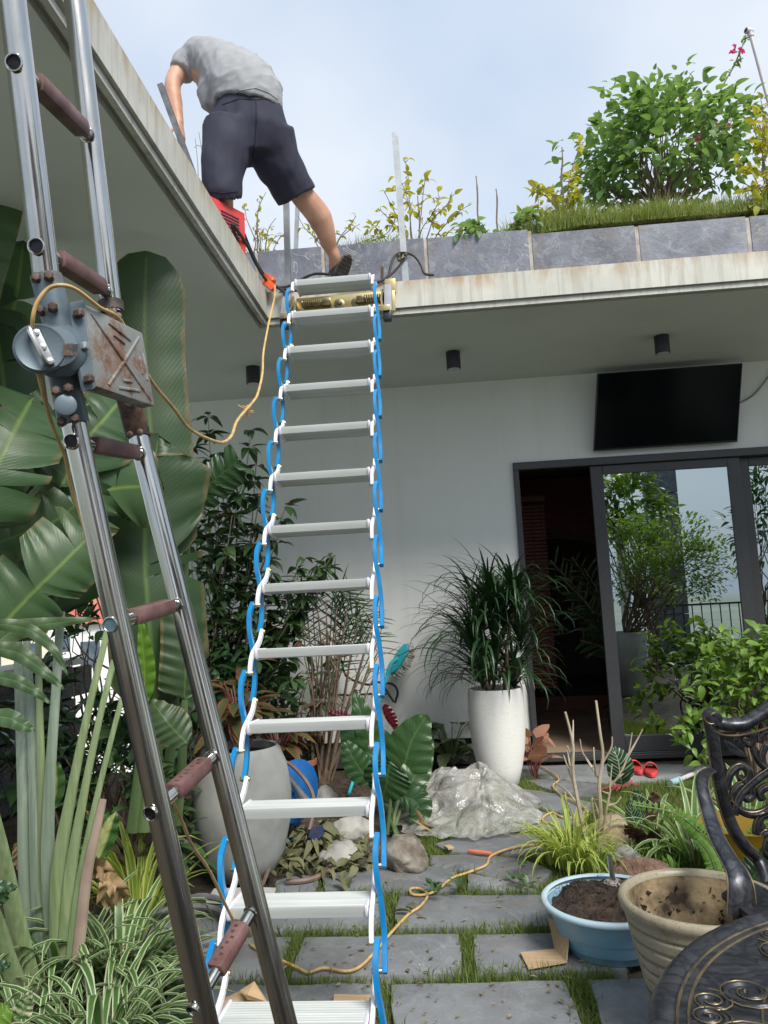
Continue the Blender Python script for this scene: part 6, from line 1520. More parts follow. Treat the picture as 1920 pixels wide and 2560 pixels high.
leafD([(-30,1605,2.45),(60,1505,2.5),(140,1425,2.55),(230,1335,2.65)], 118, 92, tears=3)
leafD([(150,1220,2.9),(215,1100,2.95),(262,1045,3.0),(300,1000,3.1)], 75, 120, tears=5)
leafD([(95,1500,2.85),(160,1330,2.9),(250,1230,3.0),(410,1215,3.1)], 100, 110, tears=6)
leafD([(62,1520,2.95),(40,1300,3.05),(20,1050,3.15),(-10,800,3.3)], 120, 100, mat=l_ban2, tears=2)
leafD([(42,1520,3.0),(0,1300,3.1),(-30,1000,3.2),(-45,680,3.35)], 100, 110, mat=l_ban2, tears=3)
leafD([(-60,1050,3.2),(0,900,3.3),(40,750,3.4),(60,600,3.5)], 110, 70, mat=l_ban, tears=4)
leafD([(-120,900,3.0),(-70,700,3.1),(-30,560,3.15),(-5,450,3.2)], 70, 70, mat=l_ban)
leafD([(120,1560,3.1),(200,1300,3.2),(240,1050,3.3),(250,860,3.4)], 105, 100, mat=l_ban2, tears=2)
leafD([(-60,1380,2.6),(40,1340,2.7),(140,1300,2.75),(250,1210,2.8)], 70, 60, mat=l_ban2, tears=5)
# torn strips hanging at the left
for pts, hw in (([(-40,1560,2.2),(60,1570,2.25),(130,1620,2.25),(172,1695,2.25)], 26), ([(-40,1620,2.2),(40,1630,2.22),(110,1680,2.22),(165,1728,2.22)], 32), ([(-40,1690,2.2),(30,1700,2.2),(90,1730,2.2),(128,1762,2.2)], 26), ([(-40,1790,2.2),(20,1795,2.2),(60,1815,2.2),(88,1827,2.2)], 34), ([(-50,1660,2.35),(20,1585,2.4),(120,1560,2.45),(255,1545,2.5)], 40)):
    leafD(pts, hw*.7, hw*.7, prof='pt', n=16)
# upright banana by the wall
l_stemk = M('dark_green_stem', (.05, .09, .03), (.11, .16, .065), 4, .5, stretch=(4, 4, .3))
BP = atZ(385, 2050, 0); bp = thing('banana_plant', BP, 'banana plant with tall upright dark leaves behind the steel ladder', 'plant')
def leafB(pts, hl, hr, mat=l_ban2, **k): return leafD(pts, hl, hr, mat, bp, **k)
leafB([(392,1420,3.3),(382,1150,3.35),(362,880,3.4),(366,628,3.45)], 95, 100, fold=.06, prof='ban', wav=.006)
leafB([(392,1800,3.2),(372,1560,3.2),(362,1330,3.25),(398,1085,3.3)], 100, 145, fold=.06, tears=2, tearside=1)
leafB([(462,1750,3.15),(464,1690,3.15),(468,1610,3.17),(467,1520,3.2)], 65, 22, tears=0)
leafB([(478,1252,3.5),(520,1215,3.5),(560,1180,3.5),(600,1148,3.5)], 46, 52, mat=l_dark, tears=3)
leafB([(470,1860,3.0),(440,1830,3.0),(410,1795,3.0),(378,1750,3.05)], 46, 50, prof='ov', fold=.02)
leafB([(360,1760,3.1),(362,1690,3.1),(358,1620,3.1),(350,1545,3.1)], 18, 26, mat=l_lime, prof='ov', fold=.5)
for pts in ([(390,2080,3.2),(395,1900,3.2),(392,1420,3.3)], [(360,2080,3.1),(372,1900,3.15),(392,1800,3.2)], [(440,2060,3.2),(455,1900,3.15),(462,1750,3.15)], [(330,2080,3.1),(350,1900,3.1),(360,1760,3.1)], [(410,2060,3.4),(455,1500,3.5),(478,1252,3.5)]):
    stalk(pts, .026, .013, l_stemk, bp)
# tall glossy shrub with bare stems
TS = atZ(560, 1935, 0); ts = thing('tall_shrub', TS, 'tall dark-leaved shrub with many thin bare stems in front of the wall', 'shrub')
VT = variants('tall_leaf', l_tall, 5, w=.42, fold=.25, curl=.35, kind='ovate', n=5); VYg = variants('young_leaf', l_young, 2, w=.3, fold=.3, curl=.3, n=4)
lv = Leaves(ts, VT+VYg); mb = MB()
tips = [(520,1040,5.3),(480,1120,5.4),(628,1075,5.2),(560,1130,5.5),(640,1165,5.4),(600,1200,5.2),(500,1200,5.2),(545,1230,5.6),(650,1240,5.3),(715,1265,5.2),(580,1290,5.1),(510,1310,5.3),(640,1330,5.3),(700,1330,5.1),(560,1370,5.2),(620,1400,5.4),(480,1400,5.2),(680,1430,5.2),(760,1395,5.15),(810,1425,5.1),(830,1390,5.2),(780,1440,5.2),(520,1470,5.2),(590,1480,5.3),(660,1500,5.3),(720,1480,5.4),(540,1560,5.2),(620,1570,5.2),(680,1600,5.2),(720,1560,5.1),(750,1600,5.2),(640,1650,5.1),(700,1660,5.2),(580,1640,5.3),(760,1540,5.3),(730,1700,5.2),(560,1700,5.3)]
for (u, v, D) in tips:
    p = atD(u, v, D); b = TS+Vector((rnd(-.16, .2), rnd(-.12, .12), 0)); m = b.lerp(p, .5)+Vector(((b.x-p.x)*.12+rnd(-.05, .05), rnd(-.05, .05), .05))
    pth = smooth_path([b, b.lerp(m, .5)+rdir()*.02, m, m.lerp(p, .5)+rdir()*.02, p], 4); mb.tube(pth, [.011*(1-.72*i/(len(pth)-1)) for i in range(len(pth))], 5)
    L = (p-b).length
    for w_ in range(7):
        t = 1-w_*.085*(1.4/max(.7, L)) ; c = pth[max(0, min(len(pth)-1, int(t*(len(pth)-1))))]
        for i in range(random.randint(6, 10)):
            a = rnd(0, 2*PI); d = Vector((math.cos(a), math.sin(a), rnd(-.5, .45))); lv.add(c+d*.012, d, Vector((0, 0, 1))+rdir()*.3, rnd(.085, .155), k=(random.randrange(5, 7) if w_ == 0 and random.random() < .12 else random.randrange(5)))
mb.build('stem', m_bark, ts); lv.done(300)
# dry twiggy bush behind the ladder
DB = atZ(805, 1975, 0); db = thing('dry_bush', DB, 'leafless twiggy brown bush in a mound of earth behind the folding ladder', 'bush'); mb = MB()
for (u, v) in ((790,1490),(815,1500),(840,1520),(870,1505),(900,1530),(930,1560),(955,1570),(945,1640),(770,1560),(760,1640),(850,1600),(880,1590),(910,1640),(820,1580),(800,1620),(935,1690),(895,1700),(770,1700)):
    p = atD(u, v, 5.25+rnd(-.15, .15)); b = DB+Vector((rnd(-.05, .05), rnd(-.05, .05), 0)); pth = smooth_path([b, b.lerp(p, .35)+Vector((rnd(-.03, .03), 0, .02)), b.lerp(p, .7)+rdir()*.03, p], 5); mb.tube(pth, [.015*(1-.8*i/(len(pth)-1)) for i in range(len(pth))], 5)
    for k in range(6):
        q = pth[random.randrange(5, len(pth))]; e = q+((p-b).normalized()*.7+rdir()*.8).normalized()*rnd(.06, .2); mb.tube([q, q.lerp(e, .5)+rdir()*.01, e], [.004, .003, .002], 4)
mb.build('branch', m_barkd, db)
mb = MB().lathe([(.30, 0), (.22, .05), (.10, .085), (.0001, .09)], DB+Vector((.02, .02, -.03)), 22, wob=.1); mb.build('earth_mound', m_soil, db)
# small dark palm behind
PB = atZ(800, 1925, 0); pb = thing('small_palm', PB+Vector((0, .15, 0)), 'small palm with thin dark arching fronds behind the twiggy bush', 'palm')
lv = Leaves(pb, straps('palm_leaflet', l_drac, 3, .06, (.2, .6), (.0, .3), n=4), 'leaflet'); mb = MB()
for (u, v, m_v) in ((905,1600,1530),(930,1560,1500),(880,1520,1480),(950,1640,1560),(700,1560,1500),(730,1500,1470),(760,1480,1450),(860,1500,1470),(935,1600,1540)):
    b = PB+Vector((0, .15, .25)); p = atD(u, v, 5.5); m = atD((u*1.2+800*.8)/2, m_v, 5.5); pth = smooth_path([b, b.lerp(m, .6), m, p], 7); mb.tube(pth, .005, 4)
    for i in range(7, len(pth)-1):
        t = (pth[i+1]-pth[i-1]).normalized(); s_ = t.cross(Vector((0, 1, 0))).normalized()
        for sg in (-1, 1): lv.add(pth[i], t*.7+s_*sg, (0, -1, .4), rnd(.14, .24), .16)
mb.build('frond_stem', l_stem, pb); lv.done(300)
# broad-leaved plant with a crimson spathe
BB = atZ(985, 2085, 0); bb = thing('broad_leaved_plant', BB, 'broad-leaved glossy green plant standing right of the folding ladder', 'plant')
def leafC(pts, hl, hr, par=bb, mat=l_big, **k): return leafD(pts, hl, hr, mat, par, prof=k.pop('prof', 'ov'), **k)
leafC([(1000,1975,4.55),(1010,1920,4.55),(1030,1850,4.57),(1068,1788,4.6)], 66, 62, fold=.05, up=(-.2, -1, .35))
leafC([(1000,2010,4.5),(1020,1970,4.5),(1050,1910,4.55),(1078,1840,4.6)], 40, 40, fold=.25)
leafC([(960,1935,4.65),(930,1860,4.7),(905,1790,4.7),(885,1725,4.75)], 30, 34, fold=.2)
leafC([(985,2000,4.7),(945,1900,4.7),(900,1850,4.7),(865,1800,4.7)], 62, 62, mat=l_dark, fold=.1)
leafC([(975,1905,4.3),(970,1930,4.3),(965,1965,4.3),(952,2005,4.32)], 60, 66, fold=.04, up=(-.1, -1, .5))
leafC([(1000,1990,4.4),(1035,2000,4.38),(1050,2030,4.36),(1035,2078,4.33)], 36, 40, mat=l_dark, fold=.2)
leafC([(930,1960,4.6),(905,1930,4.6),(880,1890,4.6),(860,1850,4.62)], 34, 34, mat=l_dark)
for q in ((1000,1975,4.55),(1000,2010,4.5),(960,1935,4.65),(985,2000,4.65),(975,1905,4.35),(1000,1990,4.42)):
    MB().tube(smooth_path([BB+Vector((rnd(-.04, .04), rnd(-.03, .03), 0)), (BB+atD(*q))/2+Vector((rnd(-.02, .02), 0, .0)), atD(*q)], 5), .011, 8).build('stalk', l_stemk, bb)
leafC([(960,1760,4.9),(975,1785,4.9),(985,1805,4.9),(992,1828,4.9)], 12, 15, mat=l_anth); leafC([(880,1800,5.0),(860,1790,5.0),(840,1785,5.0),(818,1775,5.0)], 13, 12, mat=l_anth)
cl = thing('curled_leaf', atZ(1060, 2110, .02), 'brown curled dead leaf on the ground between the boulder and bubble wrap', 'leaf')
lv = Leaves(cl, variants('dead_leaf', l_dryb, 3, w=.55, fold=.8, curl=.8, n=6, wav=.4))
for (u, v) in ((1050,2080),(1075,2070),(1088,2095),(1065,2110)): lv.add(atD(u, v, 4.25), rdir(), rdir(), rnd(.1, .16))
lv.done()
# mottled plants against the plinth, pink one by the door
VD = variants('mottled_leaf', l_dief, 4, w=.48, fold=.15, curl=.35, n=5)
d1_ = atZ(1130, 1915, 0); dp = thing('mottled_plant', d1_, 'cream-mottled green foliage plant left of the tall white pot', 'plant'); rosette(dp, d1_+Vector((0, .02, 0)), VD, 64, (.12, .18), .34, .20, .6, 1.25, l_stem)
VP_ = variants('pink_leaf', l_aglp, 4, w=.62, fold=.08, curl=.2, kind='round', n=5)
p1_ = atZ(1335, 1945, 0); ppk = thing('pink_plant', p1_, 'pink mottled aglaonema right of the tall white pot', 'plant'); rosette(ppk, p1_, VP_, 18, (.11, .165), .30, .10, .95, 1.35, m_pinkstem, st_r=.003)
# strappy clumps
S1 = straps('edged_strap', l_spid, 8, .075, (.5, 1.6), (.55, 1.35), n=9, fold=.15)
for k, (u, v, n_, L, lab) in enumerate(((150,2500,70,(.3,.52),'green white-edged strap plant at the foot of the pale stalks'),(300,2470,80,(.3,.5),'white-edged strap plant spilling over in the bottom left corner'),(250,2640,70,(.3,.48),'nearest white-edged strap plant at the bottom edge left of the steel ladder'),(60,2620,50,(.25,.42),'white-edged strap plant in the extreme bottom left corner'))):
    c = atZ(u, v, 0); t = thing('spider_plant', c, lab, 'plant', 'white-edged strap plants at the bottom left'); strap_clump(t, c, S1, n_, L, .09, (-.1, .5), .85)
c = atZ(345, 2330, 0); t = thing('striped_strap_plant', c, 'yellow-edged upright strap plant left of the coiled hose', 'plant'); strap_clump(t, c, straps('yellow_strap', l_spid2, 6, .06, (.3, 1.3), (.8, 1.45), n=8), 46, (.35, .62), .05, (0, .4), .8)
S2 = straps('yellow_strap', l_spid2, 6, .05, (.4, 1.4), (.7, 1.4), n=8)
for (u, v, n_, L, lab) in ((1430,2170,150,(.2,.36),'yellow-green strap plant beside the blue basin'),(1385,2160,40,(.16,.26),'small yellow-green strap tuft at the edge of the stepping stones'),(1490,2185,60,(.16,.28),'yellow-green strap tuft at the foot of the bare shrub')):
    c = atZ(u, v, 0); t = thing('strap_plant', c, lab, 'plant', 'yellow-green strap plants by the basin'); strap_clump(t, c, S2, n_, L, .07, (-.1, .6), .8)
S3 = straps('cream_strap', l_spid3, 7, .075, (.4, 1.3), (.5, 1.3), n=9, fold=.15)
for (u, v, n_, L, lab) in ((1740,2160,40,(.28,.5),'cream-edged strap plant arching behind the glazed pot'),(1640,2120,22,(.24,.4),'cream-edged strap plant left of the fern'),(1880,2120,34,(.3,.5),'cream-edged strap plant behind the chair arm')):
    c = atZ(u, v, 0); t = thing('strap_plant', c, lab, 'plant', 'cream-edged strap plants behind the glazed pot'); strap_clump(t, c, S3, n_, L, .06, (-.1, .6), .9)
# yellow-centred leaves and brown dead leaf by the stalks
yc = atZ(260, 2260, 0); t = thing('yellow_centred_plant', yc, 'yellow-centred dumb cane leaf between the pale stalks and the steel ladder', 'plant')
for pts in ([(240,2150,2.75),(255,2100,2.75),(270,2060,2.75),(288,2030,2.75)], [(230,2165,2.8),(220,2150,2.8),(215,2110,2.8)], [(120,2030,3.0),(130,1960,3.0),(135,1900,3.0)]): leafD(pts, 30, 32, l_dief2, t, prof='ov', n=14)
MB().tube([yc, atD(240, 2150, 2.75)], .01, 6).build('stalk', l_stem, t)
t = thing('dead_leaf', atD(265, 2190, 2.7), 'crumpled pale brown dead leaf hanging beside the pale stalks', 'leaf')
for pts, a, b in (([(225,2185,2.7),(245,2165,2.66),(262,2175,2.68),(270,2190,2.72)], 20, 26), ([(262,2175,2.7),(268,2210,2.66),(262,2245,2.68),(276,2268,2.7)], 22, 20), ([(270,2190,2.68),(288,2215,2.66),(300,2235,2.7),(308,2246,2.72)], 22, 24)): leafD(pts, a, b, l_dryb, t, prof='ov', n=14, wav=.03, fold=.4)
t = thing('dead_leaf', atD(45, 2130, 3.0), 'small brown dead leaf at the far left by the stone wall', 'leaf'); leafD([(35,2110,3.0),(48,2130,3.0),(40,2170,3.0)], 22, 18, l_dryb, t, prof='ov', n=12, wav=.03)
t = thing('mottled_leaf_plant', atZ(70, 2640, 0), 'finely mottled grey-green leaf in the bottom left corner', 'plant'); leafD([(20,2600,2.15),(45,2550,2.15),(62,2510,2.15),(75,2480,2.15)], 24, 26, l_dief, t, prof='ov'); leafD([(-30,2560,2.1),(0,2540,2.1),(25,2520,2.12)], 30, 34, l_lime, t, prof='ov', n=12)
t = thing('round_leaf_plant', atZ(10, 2440, 0), 'few round dark green leaves at the left edge', 'plant')
for pts in ([(-20,2210,2.3),(10,2216,2.3),(42,2220,2.3)], [(-10,2260,2.3),(5,2245,2.3),(18,2225,2.3)], [(-30,2420,2.2),(0,2415,2.2),(26,2412,2.2)], [(150,2420,2.5),(165,2412,2.5),(182,2420,2.5)]): leafD(pts, 14, 15, l_dark, t, prof='ov', n=10)
# shady understorey shrubs along the wall
VU = variants('shade_leaf', l_dark, 4, w=.4, fold=.2, curl=.3, n=5); VU2 = variants('shade_leaf', l_tall, 3, w=.4, fold=.2, curl=.3, n=5)
for (u, v, D, r, n_, vs__, lab) in ((250,1960,3.6,(.35,.3,.45),230,VU,'dark shade shrub behind the fan of stalks'),(150,1880,3.9,(.4,.3,.35),200,VU,'dark shade shrub against the stone wall'),(330,2040,3.4,(.28,.25,.38),200,VU2,'dark green shrub between the stalks and steel ladder'),(460,1850,4.4,(.4,.3,.55),300,VU,'dark shrub between the two rails of the steel ladder'),(560,1780,5.6,(.5,.3,.6),320,VU2,'dense dark shrub under the bare stems of the tall shrub'),(700,1770,5.6,(.4,.25,.45),220,VU2,'dark shrub behind the blue arm of the folding ladder'),(240,1610,4.4,(.25,.25,.22),90,VU2,'leafy shrub showing over the white coping'),(330,1420,4.6,(.5,.4,.6),240,VU,'dark shrub in the gap right of the near steel rail')):
    c = atD(u, v, D); g0_ = Vector((c.x, c.y, 0)); t = thing('shade_shrub', g0_, lab, 'shrub', 'shade shrubs along the left wall'); crown_shrub(t, c, r, n_, vs__, (.09, .16), 16, g0_, m_barkd, .009, .15)
lg = Leaves(thing('ground_creeper', atZ(420, 2470, 0), 'small-leaved ground creeper at the foot of the steel ladder', 'creeper'), variants('creeper_leaf', l_tall, 3, w=.45, n=3, curl=.2))
for i in range(260):
    u, v = rnd(330, 500), rnd(2370, 2640); lg.add(atZ(u, v, rnd(.0, .05)), Vector((rnd(-1, 1), rnd(-1, 1), .3)), (0, 0, 1), rnd(.03, .055))
lg.done(260)
# bare pruned shrub
BS = atZ(1482, 2192, 0); bs2 = thing('bare_shrub', BS, 'leafless pruned shrub with pale cut branches behind the blue basin', 'shrub'); mb = MB()
BR = [[(1480,2190),(1470,2130),(1445,2010),(1432,1930),(1432,1860),(1413,1780)],[(1432,1865),(1433,1800)],[(1434,1930),(1420,1870),(1417,1870)],[(1432,1950),(1420,1920),(1409,1888)],[(1440,2005),(1415,1975),(1385,1955)],[(1425,1918),(1418,1870)],
 [(1490,2190),(1495,2120),(1502,2040),(1498,1960),(1507,1890),(1500,1830),(1490,1752)],[(1502,1955),(1475,1910),(1456,1880),(1450,1848)],[(1480,1920),(1468,1900),(1461,1888)],[(1490,1940),(1486,1905),(1484,1868)],[(1505,1910),(1528,1870),(1530,1842)],[(1500,2100),(1515,2030),(1525,1980),(1525,1965),(1530,1910)],[(1524,1968),(1550,1935),(1568,1895),(1575,1865),(1580,1832)],[(1570,1890),(1590,1855),(1607,1823)],[(1524,1965),(1545,1945),(1560,1934)],[(1522,1985),(1505,1978)],[(1492,2150),(1515,2100),(1530,2030)],[(1495,2090),(1480,2010),(1482,1995)],[(1518,2015),(1540,2008),(1553,1992)],[(1460,2110),(1440,2050),(1413,1998)],[(1450,2090),(1430,2055)],[(1502,2060),(1492,2020),(1480,1990)]]
for B_l in BR:
    D = 3.72+rnd(-.06, .06); P = [atD(u, v, D if i else 3.72) for i, (u, v) in enumerate(B_l)]; sm = smooth_path(P, 4); m = len(sm); th = .0125 if len(B_l) > 5 else .006
    mb.tube(sm, [th*(1-.55*i/(m-1)) for i in range(m)], 7)
mb.build('branch', m_bark, bs2)
# ficus bush right
FB = Vector((1.95, 5.4, 0)); fb = thing('round_bush', FB, 'bright green rounded bush in front of the glass door at the right', 'bush')
VF = variants('bush_leaf', l_bush, 6, w=.52, fold=.22, curl=.3, kind='ovate', n=5)
fc = atD(1915, 1755, 5.35); crown_shrub(fb, fc, (.42, .34, .40), 1000, VF, (.05, .11), 44, FB, m_barkd, .012, .12, clus=.36)
lv = Leaves(fb, VF)
for (u, v, n_) in ((1700,1720,22),(1690,1830,14),(1730,1640,24),(1800,1610,26),(1870,1605,26),(1680,1800,12),(1720,1880,18),(1760,1680,26),(1840,1660,26),(1730,1780,24),(1900,1640,20)):
    c = atD(u+40, v, 5.2)
    for i in range(int(n_*1.3)): lv.add(c+rdir()*rnd(.02, .13), rdir()*1.3+Vector((-.1, -.4, .25)), Vector((0, -.4, 1))+rdir()*.4, rnd(.07, .11))
lv.done(300)
# pinstriped leaf plants and fern
cp_ = atZ(1552, 1975, 0); t = thing('pinstriped_plant', cp_, 'single tall pinstriped leaf standing before the red slippers', 'plant'); leafD([(1555,1962,4.75),(1550,1935,4.72),(1545,1900,4.72),(1531,1868,4.75)], 30, 36, l_cal, t, prof='ov', n=18); MB().tube([cp_, atD(1555, 1962, 4.75)], .005, 6).build('stalk', l_stem, t)
cq = atZ(1610, 2120, 0); t = thing('pinstriped_plant', cq, 'low pinstriped plant with dark plum leaves left of the fern', 'plant')
for pts, a, b, mt in (([(1600,2085,3.8),(1590,2060,3.8),(1578,2030,3.8),(1575,1995,3.8)], 18, 20, l_cal), ([(1605,2050,3.8),(1600,2020,3.8),(1594,1990,3.8),(1588,1972,3.8)], 14, 15, l_cal), ([(1610,2060,3.8),(1622,2030,3.8),(1632,2000,3.8),(1636,1978,3.8)], 14, 22, l_calr), ([(1590,2090,3.75),(1575,2080,3.72),(1565,2062,3.7)], 14, 16, l_calr), ([(1620,2100,3.75),(1635,2090,3.72),(1645,2075,3.7)], 14, 16, l_calr), ([(1600,2110,3.7),(1600,2090,3.68),(1585,2075,3.66)], 15, 16, l_calr)): leafD(pts, a, b, mt, t, prof='ov', n=14)
fe = thing('fern', atZ(1830, 2190, 0), 'bright green fern with one long frond arching left behind the glazed pot', 'fern')
lv = Leaves(fe, variants('leaflet', l_fern, 3, w=.30, fold=.1, curl=.15, kind='lance', n=3), 'leaflet'); mb = MB()
for pts, wd in (([(1830,2195,3.25),(1790,2120,3.25),(1740,2070,3.25),(1680,2030,3.25),(1580,2012,3.25)], 26), ([(1840,2200,3.3),(1800,2150,3.3),(1770,2110,3.3),(1740,2090,3.3)], 22), ([(1850,2200,3.3),(1870,2120,3.3),(1895,2070,3.3),(1930,2050,3.3)], 24), ([(1800,2230,3.1),(1790,2180,3.1),(1770,2130,3.1),(1745,2100,3.1)], 22)):
    pth = smooth_path([atD(*p) for p in pts], 8); mb.tube(pth, .003, 5); m = len(pth)
    for i in range(3, m-1):
        t_ = (pth[i+1]-pth[i-1]).normalized(); s_ = t_.cross(-FW).normalized(); f = 1-.75*i/m
        for sg in (-1, 1): lv.add(pth[i], s_*sg+t_*.25+rdir()*.12, -FW+Vector((0, 0, .6)), wd*f*3.25/F_PX*1.25+.006, .05)
mb.build('frond_stem', l_stem, fe); lv.done(300)
# round leaf behind chair arm
t = thing('round_leaf_plant', atZ(1900, 2200, 0), 'big round green leaf behind the chair arm', 'plant'); leafD([(1860,2215,2.9),(1885,2190,2.9),(1905,2160,2.9),(1925,2120,2.9)], 40, 44, l_big, t, prof='ov'); 
lw = Leaves(thing('lawn_weeds', atZ(1560, 2150, 0), 'fine weeds and grass-like herbs around the bare shrub', 'weeds'), straps('weed_blade', l_fern, 4, .05, (.2, .9), (.7, 1.4), n=4)+variants('weed_leaf', l_fern, 2, w=.35, n=3))
for i in range(380): u, v = rnd(1480, 1720), rnd(2095, 2215); lw.add(atZ(u, v, rnd(0, .04)), Vector((rnd(-1, 1), rnd(-1, 1), rnd(0, .6))), (0, 0, 1), rnd(.04, .11))
lw.done(300)
lw = Leaves(thing('path_weeds', atZ(1110, 2215, 0), 'little broad-leaved weeds sprouting between the stepping stones', 'weeds'), variants('weed_leaf', l_tall, 3, w=.5, n=3))
for (u, v) in ((1080,2215),(1085,2228),(1140,2215),(1310,2160),(1300,2195),(1320,2210),(1290,2195),(1150,2205),(1085,2208)):
    for i in range(7): lw.add(atZ(u+rnd(-10, 10), v, rnd(.01, .06)), Vector((rnd(-1, 1), rnd(-1, 1), .4)), (0, 0, 1), rnd(.03, .05))
lw.done()

# ------------------------------------------------------------------ right side of the terrace, seen in the glass
RP = Vector((2.16, 2.45, -.03)); rp_ = pot('tall_grey_pot', RP, [(.15, 0), (.17, .02), (.225, .45), (.24, .75), (.232, .77), (.215, .76), (.2, .7), (.0001, .7)], m_potg, 'tall tapering grey pot reflected in the glass door', soil=(.205, .71))
rb_ = thing('potted_bush', RP+Vector((0, 0, .7)), 'fine-leaved yellow-green bush in the tall grey pot, reflected in the glass door', 'bush')
pbc = atY(1640, 1425, 2*YW-2.45); crown_shrub(rb_, Vector((pbc.x, 2.45, pbc.z)), (.84, .6, .74), 4600, variants('fine_leaf', leafmat('fine_bush_leaf', (.08, .17, .02), (.20, .32, .035), .45, .35), 3, w=.5, n=3), (.045, .08), 46, RP+Vector((0, 0, .7)), m_barkd, .012, .1, clus=.3)
rs_ = thing('reflected_shrub', Vector((3.0, .6, 0)), 'taller broad-leaved shrub behind the potted bush, reflected in the glass door', 'shrub')
rsc = atY(1560, 1290, 2*YW-.5); crown_shrub(rs_, Vector((rsc.x, .5, rsc.z)), (.62, .5, .75), 800, variants('broad_leaf', l_tall, 3, w=.45, curl=.3, n=4)+variants('broad_leaf', l_bush, 2, w=.45, curl=.3, n=4), (.14, .22), 30, Vector((2.9, .7, 0)), m_barkd, .016, .2)
rs2 = thing('reflected_shrub', Vector((4.6, .5, 0)), 'slender tall shrub at the terrace edge, reflected at the right of the glass door', 'shrub')
crown_shrub(rs2, Vector((4.75, .3, 1.9)), (.5, .5, 1.05), 420, variants('long_leaf', l_tall, 3, w=.36, curl=.3, n=4), (.14, .22), 22, Vector((4.6, .5, 0)), m_barkd, .014, .2)
pc_ = atY(1658, 1300, 13.2); pil = thing('slate_pillar', (pc_.x, -1.0, 0), 'slate-clad square pillar behind the photographer, reflected in the glass door', 'pillar')
for k in range(8): MB().box((pc_.x, -1.0, .2+.4*k), (.46, .46, .39)).build('slate_block', m_slate2, pil, bevel=.006, seg=1)
pv = thing('garden_pavilion', (1.9, -2.6, 0), 'dark open-fronted pavilion behind the photographer, reflected in the glass door', 'pavilion')
MB().box((1.9, -3.4, 1.2), (2.2, .15, 2.4)).build('back_wall', m_room, pv, smooth=False); MB().box((1.9, -2.3, 2.42), (2.6, 2.6, .14)).build('roof', m_conc, pv, bevel=.01)
for x in (.8, 3.0): MB().box((x, -1.2, 1.16), (.14, .14, 2.35)).build('column', m_wall, pv, bevel=.004)
rl = thing('iron_railing', (4.0, .05, 0), 'black iron railing along the terrace edge, reflected in the glass door', 'railing')
for k in range(24): MB().tube([(2.9+.14*k, -.05, .0), (2.9+.14*k, -.05, .95)], .009, 6).build('baluster', m_iron, rl)
MB().box((4.5, -.05, .96), (3.4, .05, .03)).build('top_rail', m_iron, rl); MB().box((4.5, -.05, .08), (3.4, .04, .03)).build('bottom_rail', m_iron, rl)
# palm-like plant added inside the open door, in place of reflected leaves
ip = thing('stand_in_plant', (1.42, 6.75, 0), 'dark split-leaved plant added inside the open door in place of a reflected one', 'plant')
lv = Leaves(ip, straps('split_leaflet', l_big, 4, .10, (.2, .9), (.2, .9), n=5), 'leaflet'); mb = MB()
for (u, v) in ((1375,1400),(1430,1392),(1400,1440),(1460,1420),(1440,1480),(1475,1520),(1420,1520),(1465,1560),(1450,1600)):
    p = atY(u, v, 6.75+rnd(-.1, .1)); b = Vector((1.42, 6.75, .5)); pth = smooth_path([b, b.lerp(p, .5)+Vector((.06, 0, .08)), p], 6); mb.tube(pth, .006, 5)
    for i in range(4, len(pth)-1):
        t_ = (pth[i+1]-pth[i-1]).normalized(); s_ = t_.cross(Vector((0, 1, 0))).normalized()
        for sg in (-1, 1): lv.add(pth[i], t_*.6+s_*sg+rdir()*.2, (0, -1, .5), rnd(.12, .24), .2)
mb.tube([(1.42, 6.75, .0), (1.42, 6.75, .55)], .03, 8); mb.build('stem', m_barkd, ip); lv.done(300)
MB().lathe([(.12, .03), (.16, .3), (.0001, .28)], (1.42, 6.75, 0), 20).build('planter', m_black, ip)

# ------------------------------------------------------------------ town below, beyond the wall
hill = MB(); hx = np.linspace(-130, 40, 24); hy = np.linspace(40, 330, 24)
hill.add([(x, y, -13+max(0, y-70)*.075+1.5*mnoise.noise((x*.03, y*.03, 0))) for y in hy for x in hx], [tuple(int(q) for q in g_) for g_ in grid_faces(24, 24)])
hill.build('hillside', M('far_greenery', (.10, .16, .08), (.20, .24, .15), .12, .95))['kind'] = 'structure'
WC = [('white', (.74, .74, .73)), ('cream', (.66, .60, .48)), ('pale blue', (.40, .52, .62)), ('grey', (.45, .46, .47)), ('pale pink', (.66, .50, .47))]; RC = [('red', (.46, .12, .09)), ('blue', (.12, .24, .34)), ('grey', (.35, .36, .37)), ('rust', (.40, .18, .11))]
mw_ = [M('render_'+n_.replace(' ', '_'), c, [q*.88 for q in c], .6, .85) for n_, c in WC]; mr_ = [M('roofing_'+n_, c, [q*.8 for q in c], 1.5, .8) for n_, c in RC]; m_win = M('town_window', (.05, .07, .10), (.10, .13, .16), 2, .3)
HS = [(40,1500,120,0,2,6,9),(110,1460,150,0,2,7,12),(190,1475,150,0,2,8,13),(250,1500,70,2,1,4,5),(215,1480,190,3,2,8,12),(262,1560,62,0,1,4,6),(150,1560,75,4,0,6,5),(90,1570,80,0,0,6,5),(60,1610,58,3,0,5,5),(215,1590,60,1,3,5,4),(270,1620,44,0,0,4,3.5),(20,1560,90,0,2,6,8),(300,1520,110,1,0,6,7),(10,1480,170,4,2,8,11),(130,1610,56,0,0,5,4.5),(165,1450,210,0,2,9,16),(70,1445,220,3,2,10,15),(235,1440,230,1,2,9,14),(330,1470,160,0,0,8,10),(20,1640,46,1,0,4,4)]
seen = set()
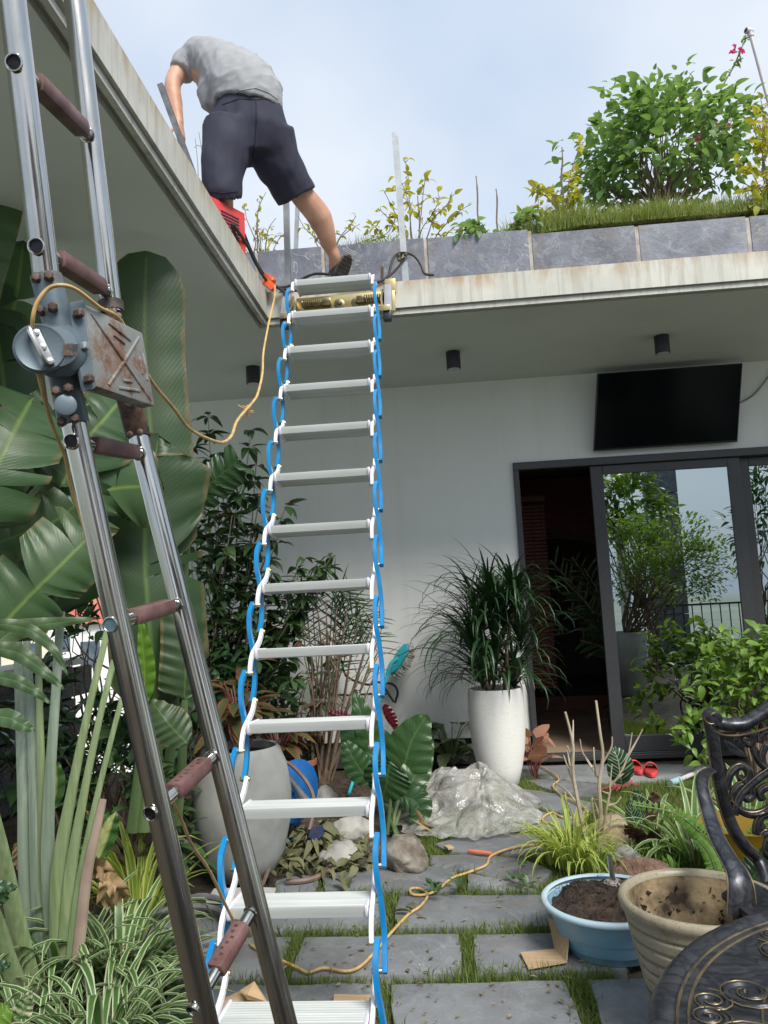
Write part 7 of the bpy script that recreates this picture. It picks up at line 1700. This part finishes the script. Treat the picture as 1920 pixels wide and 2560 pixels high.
for k, (u, v, D, wi, ri, w_, h_) in enumerate(HS):
    c = atD(u, v, D); base = c.z-h_*.6; nm = 'house' if h_ < 9 else 'apartment_block'
    lab = '%s %s, %s roof, %s' % (WC[wi][0], 'house' if h_ < 9 else 'apartment block', RC[ri][0], ['highest at the far left','left of the pale stalks','between the two middle stalks','with blue walls beside the near rail','on the skyline beside the near rail','just left of the near steel rail','behind the middle stalks','under the torn leaf','low at the far left','below the torn leaf tip','lowest, next to the near rail','in the second row at far left','right of the near rail','on the skyline at far left','low between the stalks','tallest on the skyline','on the skyline left of the stalks','farthest, near the rail','behind the near rail on the slope','lowest at the left edge'][k])
    t = thing(nm, (c.x, c.y, base), lab, 'house' if h_ < 9 else 'apartment block', 'buildings of the town beyond the wall')
    ang_ = math.atan2(-c.x, c.y)+rnd(-.4, .4); q = Matrix.Rotation(ang_, 3, 'Z'); dp_ = w_*.8
    MB().box((c.x, c.y, base+h_/2-3), (w_, dp_, h_+6), q).build('wall', mw_[wi], t, smooth=False)
    if RC[ri][0] in ('red', 'rust', 'blue'):
        V = [Vector((x*(w_/2+.4), y*(dp_/2+.4), 0)) for x, y in ((-1, -1), (1, -1), (1, 1), (-1, 1))]+[Vector((-w_*.3, 0, w_*.28)), Vector((w_*.3, 0, w_*.28))]
        MB().add([Vector((c.x, c.y, base+h_+.02))+q @ p for p in V], [(3, 2, 1, 0), (0, 1, 5, 4), (2, 3, 4, 5), (1, 2, 5), (3, 0, 4)]).build('roof', mr_[ri], t, smooth=False)
    else: MB().box((c.x, c.y, base+h_+.2), (w_+.5, dp_+.5, .4), q).build('roof', mr_[ri], t, smooth=False)
    nf = max(1, int(h_/3)); nw = max(2, int(w_/2.2)); mb = MB()
    for i in range(nf):
        for j in range(nw):
            p = q @ Vector(((j+.5-nw/2)*w_/nw, -dp_/2-.02, 0)); mb.box((c.x+p.x, c.y+p.y, base+h_-1.6-3*i), (w_/nw*.5, .08, 1.4), q)
            p = q @ Vector((w_/2+.02, (j+.5-nw/2)*dp_/nw, 0)); mb.box((c.x+p.x, c.y+p.y, base+h_-1.6-3*i), (.08, dp_/nw*.5, 1.4), q)
    mb.build('windows', m_win, t, smooth=False)
